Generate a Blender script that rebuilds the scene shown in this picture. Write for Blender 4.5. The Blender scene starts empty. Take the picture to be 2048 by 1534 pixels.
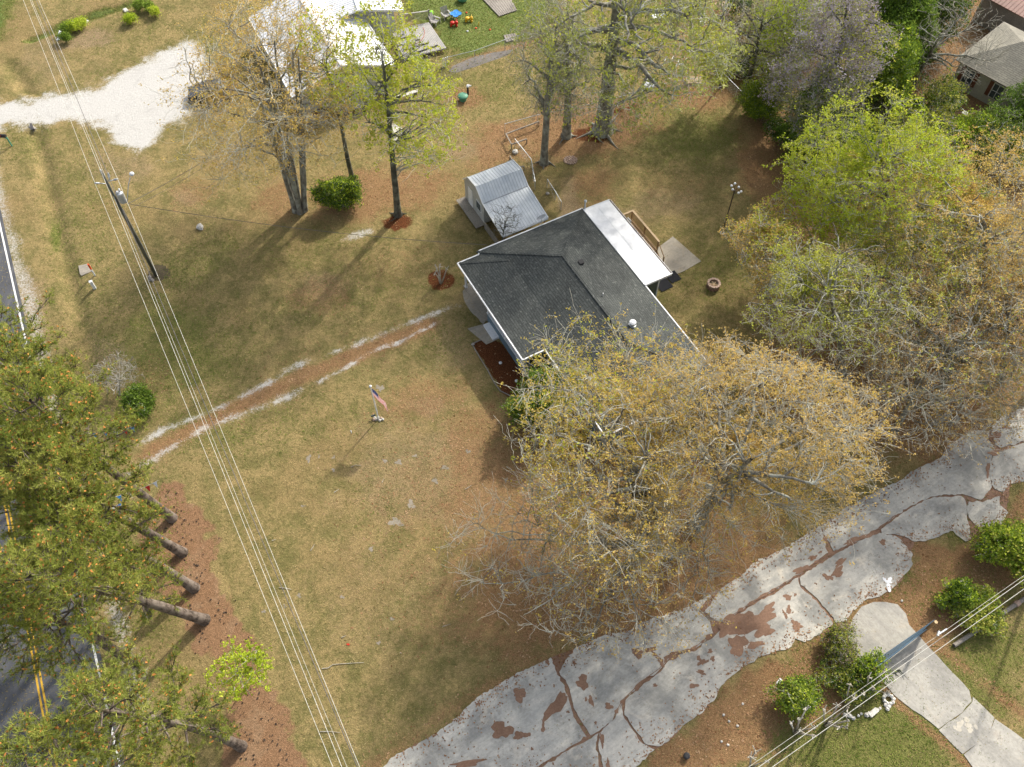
import bpy, math, random
import numpy as np
from mathutils import Vector
rng = np.random.default_rng(11); random.seed(11)
scene = bpy.context.scene
COL = scene.collection
R = math.radians
# ------------------------------------------------------------------ camera, light, exposure
CAM_H, FPX, PITCH, CX, CY = 56.0, 1750.0, R(57.0), 1024.0, 767.0
cd = bpy.data.cameras.new('camera'); cam = bpy.data.objects.new('camera', cd); COL.objects.link(cam)
cam.location = (0, 0, CAM_H); cam.rotation_euler = (R(90) - PITCH, 0, 0)
cd.sensor_width = 36; cd.lens = 36 * FPX / 2048; cd.clip_end = 2000; cd.clip_start = 0.5
scene.camera = cam
SUN_EL, SUN_AZ = R(37), R(34.4)
world = bpy.data.worlds.new('World'); scene.world = world; world.use_nodes = True
wn = world.node_tree; wn.nodes.clear()
sky = wn.nodes.new('ShaderNodeTexSky'); sky.sky_type = 'NISHITA'; sky.sun_disc = False
sky.sun_elevation = SUN_EL; sky.sun_rotation = SUN_AZ; sky.dust_density = 4.0
bg = wn.nodes.new('ShaderNodeBackground'); bg.inputs[1].default_value = 0.15
wo = wn.nodes.new('ShaderNodeOutputWorld')
hz = wn.nodes.new('ShaderNodeHueSaturation'); hz.inputs['Saturation'].default_value = 0.5   # thin high cloud greys the blue
wn.links.new(sky.outputs[0], hz.inputs['Color']); wn.links.new(hz.outputs[0], bg.inputs[0]); wn.links.new(bg.outputs[0], wo.inputs[0])
sl = bpy.data.lights.new('sun', 'SUN'); sl.energy = 2.75; sl.angle = R(2.0); sl.color = (1, 0.93, 0.82)
sun = bpy.data.objects.new('sun', sl); COL.objects.link(sun)
sdir = Vector((math.sin(SUN_AZ) * math.cos(SUN_EL), math.cos(SUN_AZ) * math.cos(SUN_EL), math.sin(SUN_EL)))
sun.rotation_euler = sdir.to_track_quat('Z', 'Y').to_euler(); sun.location = (60, 90, 80)
scene.view_settings.view_transform = 'Standard'; scene.view_settings.look = 'None'
scene.view_settings.exposure = 0.80; scene.view_settings.gamma = 1
scene.render.engine = 'CYCLES'
scene.cycles.max_bounces = 6; scene.cycles.diffuse_bounces = 3; scene.cycles.transparent_max_bounces = 8

# ------------------------------------------------------------------ measuring helpers
cp_, sp_ = math.cos(PITCH), math.sin(PITCH)
def G(x, y, z=0.0):
    """point of the place at height z that the photograph shows at (x, y)"""
    dx = (x - CX) / FPX; dy = -(y - CY) / FPX
    d = (dx, cp_ + dy * sp_, -sp_ + dy * cp_)
    t = (CAM_H - z) / -d[2]
    return np.array([d[0] * t, d[1] * t, z])
def PX(P):
    P = np.asarray(P, float); d = P - np.array([0, 0, CAM_H])
    zc = d[..., 1] * cp_ - d[..., 2] * sp_; up = d[..., 1] * sp_ + d[..., 2] * cp_
    return CX + FPX * d[..., 0] / zc, CY - FPX * up / zc
# ------------------------------------------------------------------ materials
def newmat(name):
    m = bpy.data.materials.new(name); m.use_nodes = True; nt = m.node_tree; nt.nodes.clear()
    return m, nt
class N:
    def __init__(s, nt): s.nt = nt
    def node(s, t, **k):
        n = s.nt.nodes.new(t)
        for a, b in k.items(): setattr(n, a, b)
        return n
    def link(s, a, b): s.nt.links.new(a, b)
    def setin(s, inp, v):
        if isinstance(v, bpy.types.NodeSocket): s.link(v, inp)
        elif v is not None:
            if isinstance(v, (tuple, list)) and len(v) == 3 and inp.type == 'RGBA': v = (*v, 1)
            inp.default_value = v
    def math(s, op, a, b=None, c=None, clamp=False):
        n = s.node('ShaderNodeMath', operation=op); n.use_clamp = clamp
        s.setin(n.inputs[0], a)
        if b is not None: s.setin(n.inputs[1], b)
        if c is not None: s.setin(n.inputs[2], c)
        return n.outputs[0]
    def sstep(s, v, a, b):
        n = s.node('ShaderNodeMapRange', interpolation_type='SMOOTHSTEP')
        s.setin(n.inputs[0], v); n.inputs[1].default_value = a; n.inputs[2].default_value = b
        return n.outputs[0]
    def mix(s, f, a, b, bt='MIX'):
        n = s.node('ShaderNodeMix', data_type='RGBA', blend_type=bt)
        s.setin(n.inputs[0], f); s.setin(n.inputs[6], a); s.setin(n.inputs[7], b)
        return n.outputs[2]
    def noise(s, vec, scale, det=3, rough=0.55, dist=0, color=False):
        n = s.node('ShaderNodeTexNoise'); n.inputs['Scale'].default_value = scale
        n.inputs['Detail'].default_value = det; n.inputs['Roughness'].default_value = rough
        n.inputs['Distortion'].default_value = dist
        if vec is not None: s.link(vec, n.inputs['Vector'])
        return n.outputs[1] if color else n.outputs[0]
    def pos(s): return s.node('ShaderNodeNewGeometry').outputs['Position']
    def mapping(s, vec, scale=(1, 1, 1), rot=(0, 0, 0)):
        n = s.node('ShaderNodeMapping'); n.inputs['Scale'].default_value = scale; n.inputs['Rotation'].default_value = rot
        s.link(vec, n.inputs['Vector']); return n.outputs[0]
    def bsdf(s, col, rough=0.8, metal=0.0, bump=None, bstr=0.3, bdist=0.02, spec=0.3):
        p = s.node('ShaderNodeBsdfPrincipled'); s.setin(p.inputs['Base Color'], col); s.setin(p.inputs['Roughness'], rough)
        p.inputs['Metallic'].default_value = metal; p.inputs['Specular IOR Level'].default_value = spec
        if bump is not None:
            b = s.node('ShaderNodeBump'); b.inputs['Strength'].default_value = bstr; b.inputs['Distance'].default_value = bdist
            s.link(bump, b.inputs['Height']); s.link(b.outputs[0], p.inputs['Normal'])
        o = s.node('ShaderNodeOutputMaterial'); s.link(p.outputs[0], o.inputs[0]); return p
def simple(name, c, c2=None, scale=6.0, rough=0.75, metal=0.0, stretch=(1, 1, 1), bstr=0.25, spec=0.3, big=0.5):
    m, nt = newmat(name); n = N(nt); p = n.pos(); v = n.mapping(p, stretch)
    c2 = c2 or tuple(x * 0.78 for x in c)
    f = n.noise(v, scale, 5, 0.6); f2 = n.noise(p, big, 3)
    k = n.sstep(n.math('ADD', n.math('MULTIPLY', f, 0.6), n.math('MULTIPLY', f2, 0.4)), 0.38, 0.62)
    n.bsdf(n.mix(k, c2, c), rough, metal, f, bstr, 0.01, spec); return m
M = {}
M['white_paint'] = simple('white_paint', (0.78, 0.79, 0.80), (0.68, 0.70, 0.71), rough=0.5)
M['white_vinyl'] = simple('white_vinyl', (0.74, 0.75, 0.76), (0.62, 0.64, 0.65), rough=0.45)
M['wood_new'] = simple('wood_new', (0.42, 0.29, 0.16), (0.30, 0.19, 0.10), scale=14, stretch=(1, 1, .3))
M['wood_grey'] = simple('wood_grey', (0.30, 0.27, 0.23), (0.17, 0.15, 0.13), scale=12)
M['pole_wood'] = simple('pole_wood', (0.16, 0.15, 0.11), (0.08, 0.085, 0.07), scale=9, stretch=(1, 1, .15))
M['post_wood'] = simple('post_wood', (0.36, 0.22, 0.10), (0.24, 0.14, 0.06), scale=9, stretch=(1, 1, .2))
M['end_grain'] = simple('end_grain', (0.62, 0.48, 0.30), (0.48, 0.34, 0.18), scale=20)
M['galv'] = simple('galvanised_steel', (0.55, 0.58, 0.60), (0.44, 0.47, 0.50), rough=0.45, metal=0.5)
M['grey_metal'] = simple('grey_metal', (0.32, 0.34, 0.36), None, rough=0.5, metal=0.4)
M['black'] = simple('black_plastic', (0.03, 0.03, 0.032), rough=0.6)
M['dark_metal'] = simple('dark_brown_metal', (0.07, 0.05, 0.04), rough=0.5)
M['wire'] = simple('aluminium_wire', (0.62, 0.61, 0.55), (0.5, 0.49, 0.44), rough=0.5)
M['wire_dark'] = simple('dark_cable', (0.13, 0.12, 0.12), rough=0.6)
M['red'] = simple('red_plastic', (0.6, 0.03, 0.015), rough=0.4)
M['orange'] = simple('orange_sleeve', (0.75, 0.10, 0.02), rough=0.5)
M['blue'] = simple('blue_plastic', (0.02, 0.22, 0.62), rough=0.4)
M['yellow'] = simple('yellow_plastic', (0.75, 0.45, 0.02), rough=0.4)
M['lime'] = simple('lime_plastic', (0.25, 0.6, 0.03), rough=0.4)
M['green_lid'] = simple('green_lid', (0.09, 0.27, 0.17), rough=0.5)
M['rust'] = simple('rusty_red', (0.35, 0.09, 0.05), (0.22, 0.06, 0.04), rough=0.7)
M['glass'] = simple('window_glass', (0.06, 0.09, 0.10), (0.03, 0.045, 0.05), rough=0.12, spec=0.6)
M['white_rock'] = simple('white_rock', (0.62, 0.60, 0.55), (0.42, 0.40, 0.36), scale=8)
M['grey_rock'] = simple('grey_rock', (0.38, 0.35, 0.31), (0.22, 0.20, 0.17), scale=8)
M['brown_brick'] = simple('brown_brick', (0.30, 0.18, 0.13), (0.2, 0.12, 0.09), scale=8)
M['tan_rock'] = simple('tan_rock', (0.45, 0.33, 0.26), (0.30, 0.21, 0.16), scale=8)
M['ash'] = simple('ash_and_logs', (0.42, 0.34, 0.22), (0.16, 0.13, 0.10), scale=10)
M['gate_blue'] = simple('blue_gate_paint', (0.13, 0.22, 0.30), (0.08, 0.14, 0.20), rough=0.5)
M['deck_grey'] = simple('weathered_deck', (0.40, 0.385, 0.36), (0.30, 0.29, 0.27), scale=5)
M['char_board'] = simple('dark_lumber', (0.085, 0.08, 0.08), rough=0.8)
M['mat_black'] = simple('black_mat', (0.025, 0.026, 0.03), rough=0.9, spec=.1)
M['flat_roof'] = simple('white_membrane', (0.80, 0.81, 0.82), (0.63, 0.64, 0.65), scale=1.6, rough=0.55, big=0.35)
M['shutter'] = simple('brown_shutter', (0.15, 0.06, 0.035), rough=0.6)
M['beige_wall'] = simple('beige_siding', (0.40, 0.39, 0.33), (0.32, 0.31, 0.27), rough=0.7)
M['cloth'] = simple('grey_cushion', (0.30, 0.31, 0.33), rough=0.9)
M['brown_mat'] = simple('tan_board', (0.45, 0.33, 0.20), rough=0.8)

def siding(name, c, horizontal=True):
    m, nt = newmat(name); n = N(nt); p = n.pos()
    w = n.node('ShaderNodeTexWave', wave_type='BANDS', bands_direction='Z', wave_profile='SAW')
    w.inputs['Scale'].default_value = 1.1; w.inputs['Distortion'].default_value = 0; n.link(p, w.inputs['Vector'])
    f = n.noise(p, 2.5, 4)
    col = n.mix(n.sstep(f, .35, .65), tuple(x * .85 for x in c), c)
    n.bsdf(col, 0.55, 0, w.outputs[1], 0.5, 0.03); return m
M['blue_siding'] = siding('blue_grey_siding', (0.115, 0.175, 0.22))
M['green_siding'] = siding('dark_green_grey_siding', (0.10, 0.13, 0.115))
M['white_siding'] = siding('pale_grey_siding', (0.45, 0.46, 0.45))

def shingle(name, c1, c2, c3, sheen=0.0):
    m, nt = newmat(name); n = N(nt)
    uv = n.node('ShaderNodeUVMap').outputs[0]
    b = n.node('ShaderNodeTexBrick'); n.link(uv, b.inputs['Vector'])
    b.inputs['Color1'].default_value = (*c1, 1); b.inputs['Color2'].default_value = (*c2, 1); b.inputs['Mortar'].default_value = (*[x * .55 for x in c1], 1)
    b.inputs['Scale'].default_value = 1; b.inputs['Mortar Size'].default_value = 0.022; b.inputs['Mortar Smooth'].default_value = 0.3
    b.inputs['Brick Width'].default_value = 0.62; b.inputs['Row Height'].default_value = 0.20; b.offset_frequency = 2; b.offset = 0.37
    nz = n.noise(n.mapping(uv, (3, 7, 1)), 1.0, 3, 0.7)
    col = n.mix(n.sstep(nz, .55, .72), b.outputs[0], c3)
    big = n.noise(uv, 0.35, 4, 0.6)
    col = n.mix(0.55, col, n.mix(n.sstep(big, .3, .7), (0.7, 0.7, 0.7), (1.25, 1.25, 1.22)), 'MULTIPLY')
    n.bsdf(col, 0.85, 0, b.outputs[1], -0.6, 0.02, 0.25); return m
M['shingle'] = shingle('charcoal_shingles', (0.052, 0.058, 0.056), (0.074, 0.081, 0.077), (0.17, 0.18, 0.165))
M['shingle_tan'] = shingle('tan_shingles', (0.20, 0.19, 0.155), (0.255, 0.24, 0.195), (0.30, 0.285, 0.235))

def asphalt():
    m, nt = newmat('asphalt'); n = N(nt); p = n.pos()
    a = n.noise(p, 30, 3); b = n.noise(p, .5, 4); c = n.noise(n.mapping(p, (1, .08, 1), (0, 0, R(-26))), 2.2, 3)
    col = n.mix(n.sstep(b, .35, .7), (0.055, 0.058, 0.066), (0.085, 0.088, 0.097))
    col = n.mix(n.sstep(c, .5, .75), col, (0.115, 0.115, 0.12)); col = n.mix(n.sstep(a, .55, .7), col, (0.14, 0.14, 0.14))
    n.bsdf(col, 0.8, 0, a, 0.3, 0.01); return m
M['asphalt'] = asphalt()
def concrete(name, light, mid, dark, dirt, ang, streak=0.08, tanamt=0.35):
    m, nt = newmat(name); n = N(nt); p = n.pos()
    s = n.mapping(p, (1, 1, 1), (0, 0, R(-ang))); s = n.mapping(s, (streak * 3, 1, 1))
    st = n.noise(s, 1.4, 5, 0.65, .4); b = n.noise(p, .35, 5, 0.6, .5); f = n.noise(p, 9, 5, 0.7); g = n.noise(p, 45, 2)
    col = n.mix(n.sstep(st, .32, .68), mid, light)
    col = n.mix(n.math('MULTIPLY', n.sstep(b, .42, .66), .8), col, dark)
    col = n.mix(n.math('MULTIPLY', n.sstep(f, .52, .75), .35), col, dark)
    w = n.noise(p, .8, 4, .6, .8)
    col = n.mix(n.math('MULTIPLY', n.sstep(w, .56, .70), tanamt), col, dirt)
    cr = n.node('ShaderNodeTexVoronoi', feature='DISTANCE_TO_EDGE'); cr.inputs['Scale'].default_value = .42
    wv = n.node('ShaderNodeVectorMath', operation='ADD'); n.link(p, wv.inputs[0])
    sc = n.node('ShaderNodeVectorMath', operation='SCALE'); n.link(n.noise(p, 1.6, 4, .7, color=True), sc.inputs[0]); sc.inputs['Scale'].default_value = 1.1
    n.link(sc.outputs[0], wv.inputs[1]); n.link(wv.outputs[0], cr.inputs['Vector'])
    hair = n.math('MULTIPLY', n.sstep(cr.outputs[0], .010, .002), n.math('MULTIPLY', n.sstep(n.noise(p, .3, 2), .52, .66), .45))
    sp_k = n.math('ADD', n.math('MULTIPLY', n.noise(p, 5, 5, .8), .6), n.math('MULTIPLY', n.noise(s, 9, 4, .8), .4)); col = n.mix(.55, col, n.mix(n.sstep(sp_k, .3, .7), (.62, .62, .61), (1.3, 1.3, 1.29)), 'MULTIPLY')
    col = n.mix(hair, col, tuple(x * .35 for x in dark))
    col = n.mix(n.math('MULTIPLY', n.sstep(g, .6, .7), .25), col, tuple(x * .6 for x in dark))
    n.bsdf(col, 0.85, 0, f, 0.25, 0.01, .2); return m
M['lane_concrete'] = concrete('old_lane_concrete', (0.55, 0.525, 0.46), (0.40, 0.39, 0.355), (0.22, 0.22, 0.205), (0.60, 0.54, 0.44), 33, tanamt=.5)
M['drive_concrete'] = concrete('driveway_concrete', (0.42, 0.40, 0.35), (0.35, 0.335, 0.30), (0.27, 0.26, 0.235), (0.44, 0.38, 0.30), -52)
M['slab_concrete'] = concrete('slab_concrete', (0.36, 0.325, 0.265), (0.31, 0.28, 0.23), (0.23, 0.21, 0.18), (0.36, 0.29, 0.20), 30)
M['dirt_on_lane'] = simple('red_brown_dirt', (0.26, 0.155, 0.10), (0.185, 0.105, 0.066), scale=10, bstr=.5)
def paint(name, c):
    m, nt = newmat(name); n = N(nt); p = n.pos(); f = n.noise(p, 7, 5, .7)
    n.bsdf(n.mix(n.sstep(f, .56, .68), c, (0.16, 0.155, 0.15)), .6); return m
M['line_white'] = paint('white_road_paint', (0.72, 0.72, 0.70)); M['line_yellow'] = paint('yellow_road_paint', (0.62, 0.36, 0.03))

def metalroof(name, c, c2):
    m, nt = newmat(name); n = N(nt); p = n.pos()
    f = n.noise(p, .7, 5, .65, .5); g = n.noise(p, 6, 4)
    col = n.mix(n.sstep(f, .35, .65), c2, c); col = n.mix(n.math('MULTIPLY', n.sstep(g, .55, .75), .25), col, (0.4, 0.38, 0.33))
    n.bsdf(col, .42, 0.0, g, .05, .01, .5); return m
M['shed_roof'] = metalroof('galvalume_roof', (0.70, 0.73, 0.75), (0.55, 0.59, 0.62))
M['white_metal_roof'] = metalroof('white_metal_roof', (0.74, 0.75, 0.76), (0.66, 0.67, 0.68))
M['red_metal_roof'] = metalroof('faded_red_metal_roof', (0.30, 0.15, 0.11), (0.22, 0.11, 0.08))

def leafmat(name, a, b, c, transl=0.35, clump=.35):
    m, nt = newmat(name); n = N(nt); p = n.pos()
    at = n.node('ShaderNodeAttribute', attribute_name='rnd').outputs['Fac']
    f = n.noise(p, clump, 3, .6)
    k = n.math('ADD', n.math('MULTIPLY', at, .5), n.math('MULTIPLY', n.sstep(f, .3, .7), .5))
    col = n.mix(n.sstep(k, .1, .5), a, b); col = n.mix(n.sstep(k, .55, .9), col, c)
    d = n.node('ShaderNodeBsdfDiffuse'); t = n.node('ShaderNodeBsdfTranslucent'); mx = n.node('ShaderNodeMixShader')
    n.link(col, d.inputs[0]); n.link(col, t.inputs[0]); mx.inputs[0].default_value = transl
    n.link(d.outputs[0], mx.inputs[1]); n.link(t.outputs[0], mx.inputs[2])
    o = n.node('ShaderNodeOutputMaterial'); n.link(mx.outputs[0], o.inputs[0]); return m
M['l_orange'] = leafmat('orange_tan_buds', (0.44, 0.31, 0.10), (0.62, 0.44, 0.15), (0.71, 0.55, 0.23), .48)
M['l_gold'] = leafmat('golden_green_buds', (0.41, 0.35, 0.065), (0.59, 0.46, 0.105), (0.70, 0.53, 0.165), .48, clump=.22)
M['l_yelgreen'] = leafmat('yellow_green_leaves', (0.31, 0.35, 0.04), (0.47, 0.50, 0.065), (0.60, 0.58, 0.12), .42)
M['l_bright'] = leafmat('bright_spring_leaves', (0.27, 0.37, 0.03), (0.45, 0.55, 0.05), (0.58, 0.63, 0.10), .42)
M['l_pale'] = leafmat('pale_green_leaves', (0.24, 0.28, 0.08), (0.37, 0.40, 0.12), (0.46, 0.46, 0.17))
M['l_olive'] = leafmat('olive_leaves', (0.27, 0.30, 0.055), (0.43, 0.45, 0.085), (0.56, 0.53, 0.14), .42)
M['l_green'] = leafmat('deep_green_leaves', (0.055, 0.10, 0.02), (0.10, 0.17, 0.03), (0.18, 0.26, 0.05))
M['l_lush'] = leafmat('lush_green_leaves', (0.10, 0.17, 0.025), (0.18, 0.27, 0.04), (0.31, 0.39, 0.08))
M['l_wist'] = leafmat('lavender_blossom', (0.28, 0.245, 0.29), (0.40, 0.355, 0.42), (0.55, 0.50, 0.58))
M['l_pine'] = leafmat('pine_needles', (0.17, 0.22, 0.045), (0.31, 0.35, 0.075), (0.46, 0.46, 0.125), .4)
M['l_cone'] = leafmat('orange_pine_flowers', (0.42, 0.17, 0.05), (0.52, 0.22, 0.07), (0.6, 0.3, 0.1), .1)
M['l_grey'] = leafmat('grey_buds', (0.22, 0.18, 0.13), (0.30, 0.25, 0.18), (0.36, 0.30, 0.2))
def bark(name, a, b, lich=None, sc=4):
    m, nt = newmat(name); n = N(nt); p = n.pos()
    f = n.noise(n.mapping(p, (1, 1, .35)), sc, 5, .7); g = n.noise(p, 1.3, 4, .6)
    col = n.mix(n.sstep(f, .35, .65), a, b)
    if lich: col = n.mix(n.math('MULTIPLY', n.sstep(g, .45, .62), .8), col, lich)
    n.bsdf(col, .9, 0, f, .8, .04, .15); return m
M['b_grey'] = bark('grey_lichen_bark', (0.12, 0.11, 0.09), (0.25, 0.235, 0.195), (0.36, 0.37, 0.31))
M['b_dark'] = bark('dark_bark', (0.055, 0.055, 0.042), (0.12, 0.115, 0.09), (0.19, 0.20, 0.15))
M['b_pine'] = bark('pine_bark', (0.05, 0.04, 0.032), (0.17, 0.135, 0.11), (0.22, 0.185, 0.155), 7)
M['b_pale'] = bark('pale_twigs', (0.27, 0.24, 0.19), (0.42, 0.39, 0.32), (0.50, 0.48, 0.42))
M['b_twig'] = bark('grey_twigs', (0.32, 0.30, 0.24), (0.46, 0.44, 0.37), (0.53, 0.54, 0.46))

# ------------------------------------------------------------------ object helpers
def tag(o, label=None, cat=None, group=None, kind=None):
    if label: o['label'] = label
    if cat: o['category'] = cat
    if group: o['group'] = group
    if kind: o['kind'] = kind
    return o
def thing(name, loc, label, cat, group=None):
    o = bpy.data.objects.new(name, None); COL.objects.link(o); o.location = tuple(float(v) for v in loc)
    o.empty_display_size = .3; WL[o.name] = np.array(o.location); return tag(o, label, cat, group)
WL = {}
def link(name, me, mat, parent, off):
    o = bpy.data.objects.new(name, me); COL.objects.link(o)
    if mat: me.materials.append(M[mat] if isinstance(mat, str) else mat)
    o.parent = parent; WL[o.name] = off; return o
def base_of(parent): return WL[parent.name] if parent is not None else np.zeros(3)
def npmesh(name, V, F, mat, parent=None, rnd=None, smooth=False, origin=None, uv=None):
    """V (n,3) world coordinates, F (m,k) faces"""
    V = np.asarray(V, float); off = base_of(parent)
    org = off if origin is None else np.asarray(origin, float)
    me = bpy.data.meshes.new(name); F = np.asarray(F, np.int32); k = F.shape[1]
    me.vertices.add(len(V)); me.vertices.foreach_set('co', (V - org).astype(np.float32).ravel())
    me.loops.add(F.size); me.loops.foreach_set('vertex_index', F.ravel())
    me.polygons.add(len(F)); me.polygons.foreach_set('loop_start', np.arange(len(F), dtype=np.int32) * k)
    me.polygons.foreach_set('loop_total', np.full(len(F), k, np.int32))
    if smooth: me.polygons.foreach_set('use_smooth', np.ones(len(F), bool))
    if rnd is not None:
        a = me.attributes.new('rnd', 'FLOAT', 'FACE'); a.data.foreach_set('value', rnd.astype(np.float32))
    me.update(calc_edges=True)
    o = link(name, me, mat, parent, org)
    if origin is not None: o.location = tuple(org - off)
    return o
class MB:
    """collects faces in a local frame (origin O, axes U, V, up) and builds ONE mesh in world space"""
    def __init__(s, O=(0, 0, 0), ang=0.0):
        s.O = np.array(O, float); s.c, s.s = math.cos(ang), math.sin(ang); s.v = []; s.f = []
    def w(s, p):
        return s.O + np.array([p[0] * s.c - p[1] * s.s, p[0] * s.s + p[1] * s.c, p[2]])
    def add(s, pts, faces):
        b = len(s.v); s.v += [s.w(p) for p in pts]; s.f += [tuple(b + i for i in f) for f in faces]; return s
    def box(s, x0, x1, y0, y1, z0, z1):
        P = [(x, y, z) for z in (z0, z1) for (x, y) in ((x0, y0), (x1, y0), (x1, y1), (x0, y1))]
        return s.add(P, [(3, 2, 1, 0), (4, 5, 6, 7), (0, 1, 5, 4), (1, 2, 6, 5), (2, 3, 7, 6), (3, 0, 4, 7)])
    def slab(s, poly, th, top=True):
        """planar polygon (3-D points) with thickness th below it"""
        n = len(poly); P = [tuple(p) for p in poly] + [(p[0], p[1], p[2] - th) for p in poly]
        return s.add(P, [tuple(range(n)), tuple(range(2 * n - 1, n - 1, -1))] + [(i + n, (i + 1) % n + n, (i + 1) % n, i) for i in range(n)])
    def bar(s, a, b, w, h):
        a = np.array(a, float); b = np.array(b, float); d = b - a; L = np.linalg.norm(d); d /= L
        up = np.array([0, 0, 1.]) if abs(d[2]) < .95 else np.array([1., 0, 0])
        r = np.cross(d, up); r /= np.linalg.norm(r); q = np.cross(r, d)
        P = [tuple(e + r * x * w / 2 + q * y * h / 2) for e in (a, b) for (x, y) in ((-1, -1), (1, -1), (1, 1), (-1, 1))]
        return s.add(P, [(0, 1, 2, 3), (7, 6, 5, 4), (0, 4, 5, 1), (1, 5, 6, 2), (2, 6, 7, 3), (3, 7, 4, 0)])
    def tube(s, pts, rad, n=8):
        pts = [np.array(p, float) for p in pts]; k = len(pts)
        rad = [rad] * k if not hasattr(rad, '__len__') else rad; P = []
        for i, p in enumerate(pts):
            d = pts[min(i + 1, k - 1)] - pts[max(i - 1, 0)]; d /= np.linalg.norm(d) + 1e-9
            up = np.array([0, 0, 1.]) if abs(d[2]) < .95 else np.array([1., 0, 0])
            r = np.cross(d, up); r /= np.linalg.norm(r); q = np.cross(r, d)
            P += [tuple(p + rad[i] * (r * math.cos(t) + q * math.sin(t))) for t in np.linspace(0, 2 * math.pi, n, endpoint=False)]
        F = [(i * n + j, i * n + (j + 1) % n, (i + 1) * n + (j + 1) % n, (i + 1) * n + j) for i in range(k - 1) for j in range(n)]
        F += [tuple(range(n - 1, -1, -1)), tuple((k - 1) * n + j for j in range(n))]
        return s.add(P, F)
    def lathe(s, prof, c=(0, 0, 0), n=16):
        P = [(c[0] + r * math.cos(t), c[1] + r * math.sin(t), c[2] + z) for r, z in prof for t in np.linspace(0, 2 * math.pi, n, endpoint=False)]
        k = len(prof)
        F = [(i * n + j, i * n + (j + 1) % n, (i + 1) * n + (j + 1) % n, (i + 1) * n + j) for i in range(k - 1) for j in range(n)]
        F += [tuple(range(n - 1, -1, -1)), tuple((k - 1) * n + j for j in range(n))]
        return s.add(P, F)
    def rock(s, c, r, seed=0, n=7, flat=.6):
        g = np.random.default_rng(seed); pr = []
        P = []; K = 4
        for i in range(K):
            ph = math.pi * (i + .5) / K; rr = math.sin(ph); zz = math.cos(ph)
            for j in range(n):
                t = 2 * math.pi * j / n; q = r * g.uniform(.75, 1.15)
                P.append((c[0] + q * rr * math.cos(t), c[1] + q * rr * math.sin(t), c[2] + q * zz * flat))
        F = [((i + 1) * n + j, (i + 1) * n + (j + 1) % n, i * n + (j + 1) % n, i * n + j) for i in range(K - 1) for j in range(n)]
        F += [tuple(range(n)), tuple((K - 1) * n + n - 1 - j for j in range(n))]
        return s.add(P, F)
    def build(s, name, mat, parent=None, origin=None, smooth=False, uv=None, kind=None, label=None):
        off = base_of(parent); org = off if origin is None else np.asarray(origin, float)
        me = bpy.data.meshes.new(name)
        me.from_pydata([tuple(p - org) for p in s.v], [], s.f); me.update()
        if smooth: me.polygons.foreach_set('use_smooth', np.ones(len(me.polygons), bool))
        if uv is not None:
            ul = me.uv_layers.new(name='UVMap')
            for poly in me.polygons:
                for li in poly.loop_indices:
                    ul.data[li].uv = uv(s.v[me.loops[li].vertex_index])
        o = link(name, me, mat, parent, org)
        if origin is not None: o.location = tuple(float(x) for x in (org - off))
        if kind: o['kind'] = kind
        if label: o['label'] = label
        return o
def solo(mb, name, mat, label, cat, group=None, origin=None, smooth=False, kind=None):
    vs = np.array(mb.v); c = np.array([vs[:, 0].mean(), vs[:, 1].mean(), vs[:, 2].min()]) if origin is None else origin
    o = mb.build(name, mat, None, origin=c, smooth=smooth); return tag(o, label, cat, group, kind)
def copy_thing(src, loc, label, rz=0.0):
    c = src.copy(); COL.objects.link(c); c.location = tuple(float(v) for v in loc); c.rotation_euler = (0, 0, src.rotation_euler[2] + rz)
    if label: c['label'] = label
    for ch in list(src.children):
        d = ch.copy(); COL.objects.link(d); d.parent = c
        for g in list(ch.children):
            e = g.copy(); COL.objects.link(e); e.parent = d
    return c
def jag(poly, step=.35, amp=.10, seed=0, z=None):
    """subdivide a world polygon's edges and roughen them"""
    g = np.random.default_rng(seed); out = []; n = len(poly)
    for i in range(n):
        a = np.array(poly[i][:2]); b = np.array(poly[(i + 1) % n][:2]); d = b - a; L = np.linalg.norm(d)
        k = max(1, int(L / step)); nr = np.array([-d[1], d[0]]) / (L + 1e-9); low = g.normal(0, amp * .6, k + 1)
        for j in range(k):
            out.append(a + d * j / k + nr * (g.normal(0, amp * .5) + low[j // 3]) * (0 if j == 0 else 1) + g.normal(0, amp * .15, 2))
    return out

# ------------------------------------------------------------------ THE SETTING: ground
def axis(a, b, st, far):
    c = list(np.arange(a, b + 1e-6, st)); s = st; lo, hi = [a], [b]
    while lo[-1] > -far: s *= 1.35; lo.append(lo[-1] - s); hi.append(hi[-1] + s)
    return np.array(lo[:0:-1] + c + hi[1:])
gx = axis(-58, 58, .25, 420); gy = axis(4, 96, .25, 420)
XX, YY = np.meshgrid(gx, gy); P0 = np.stack([XX.ravel(), YY.ravel(), np.zeros(XX.size)], 1)
with np.errstate(all='ignore'): gpx, gpy = PX(P0)
behind = P0[:, 1] * cp_ + CAM_H * sp_ < 5
gpx[behind] = 1e5; gpy[behind] = 1e5
def vnoise(X, Y, sc, seed, Z=None):
    g = np.random.default_rng(seed); T = g.uniform(-1, 1, (64, 64)); x, y = X * sc, Y * sc; i, j = np.floor(x).astype(int), np.floor(y).astype(int); u, v = x - i, y - j
    u = u * u * (3 - 2 * u); v = v * v * (3 - 2 * v); q = lambda a, b: T[a % 64, b % 64]
    return (q(i, j) * (1 - u) + q(i + 1, j) * u) * (1 - v) + (q(i, j + 1) * (1 - u) + q(i + 1, j + 1) * u) * v
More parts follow.
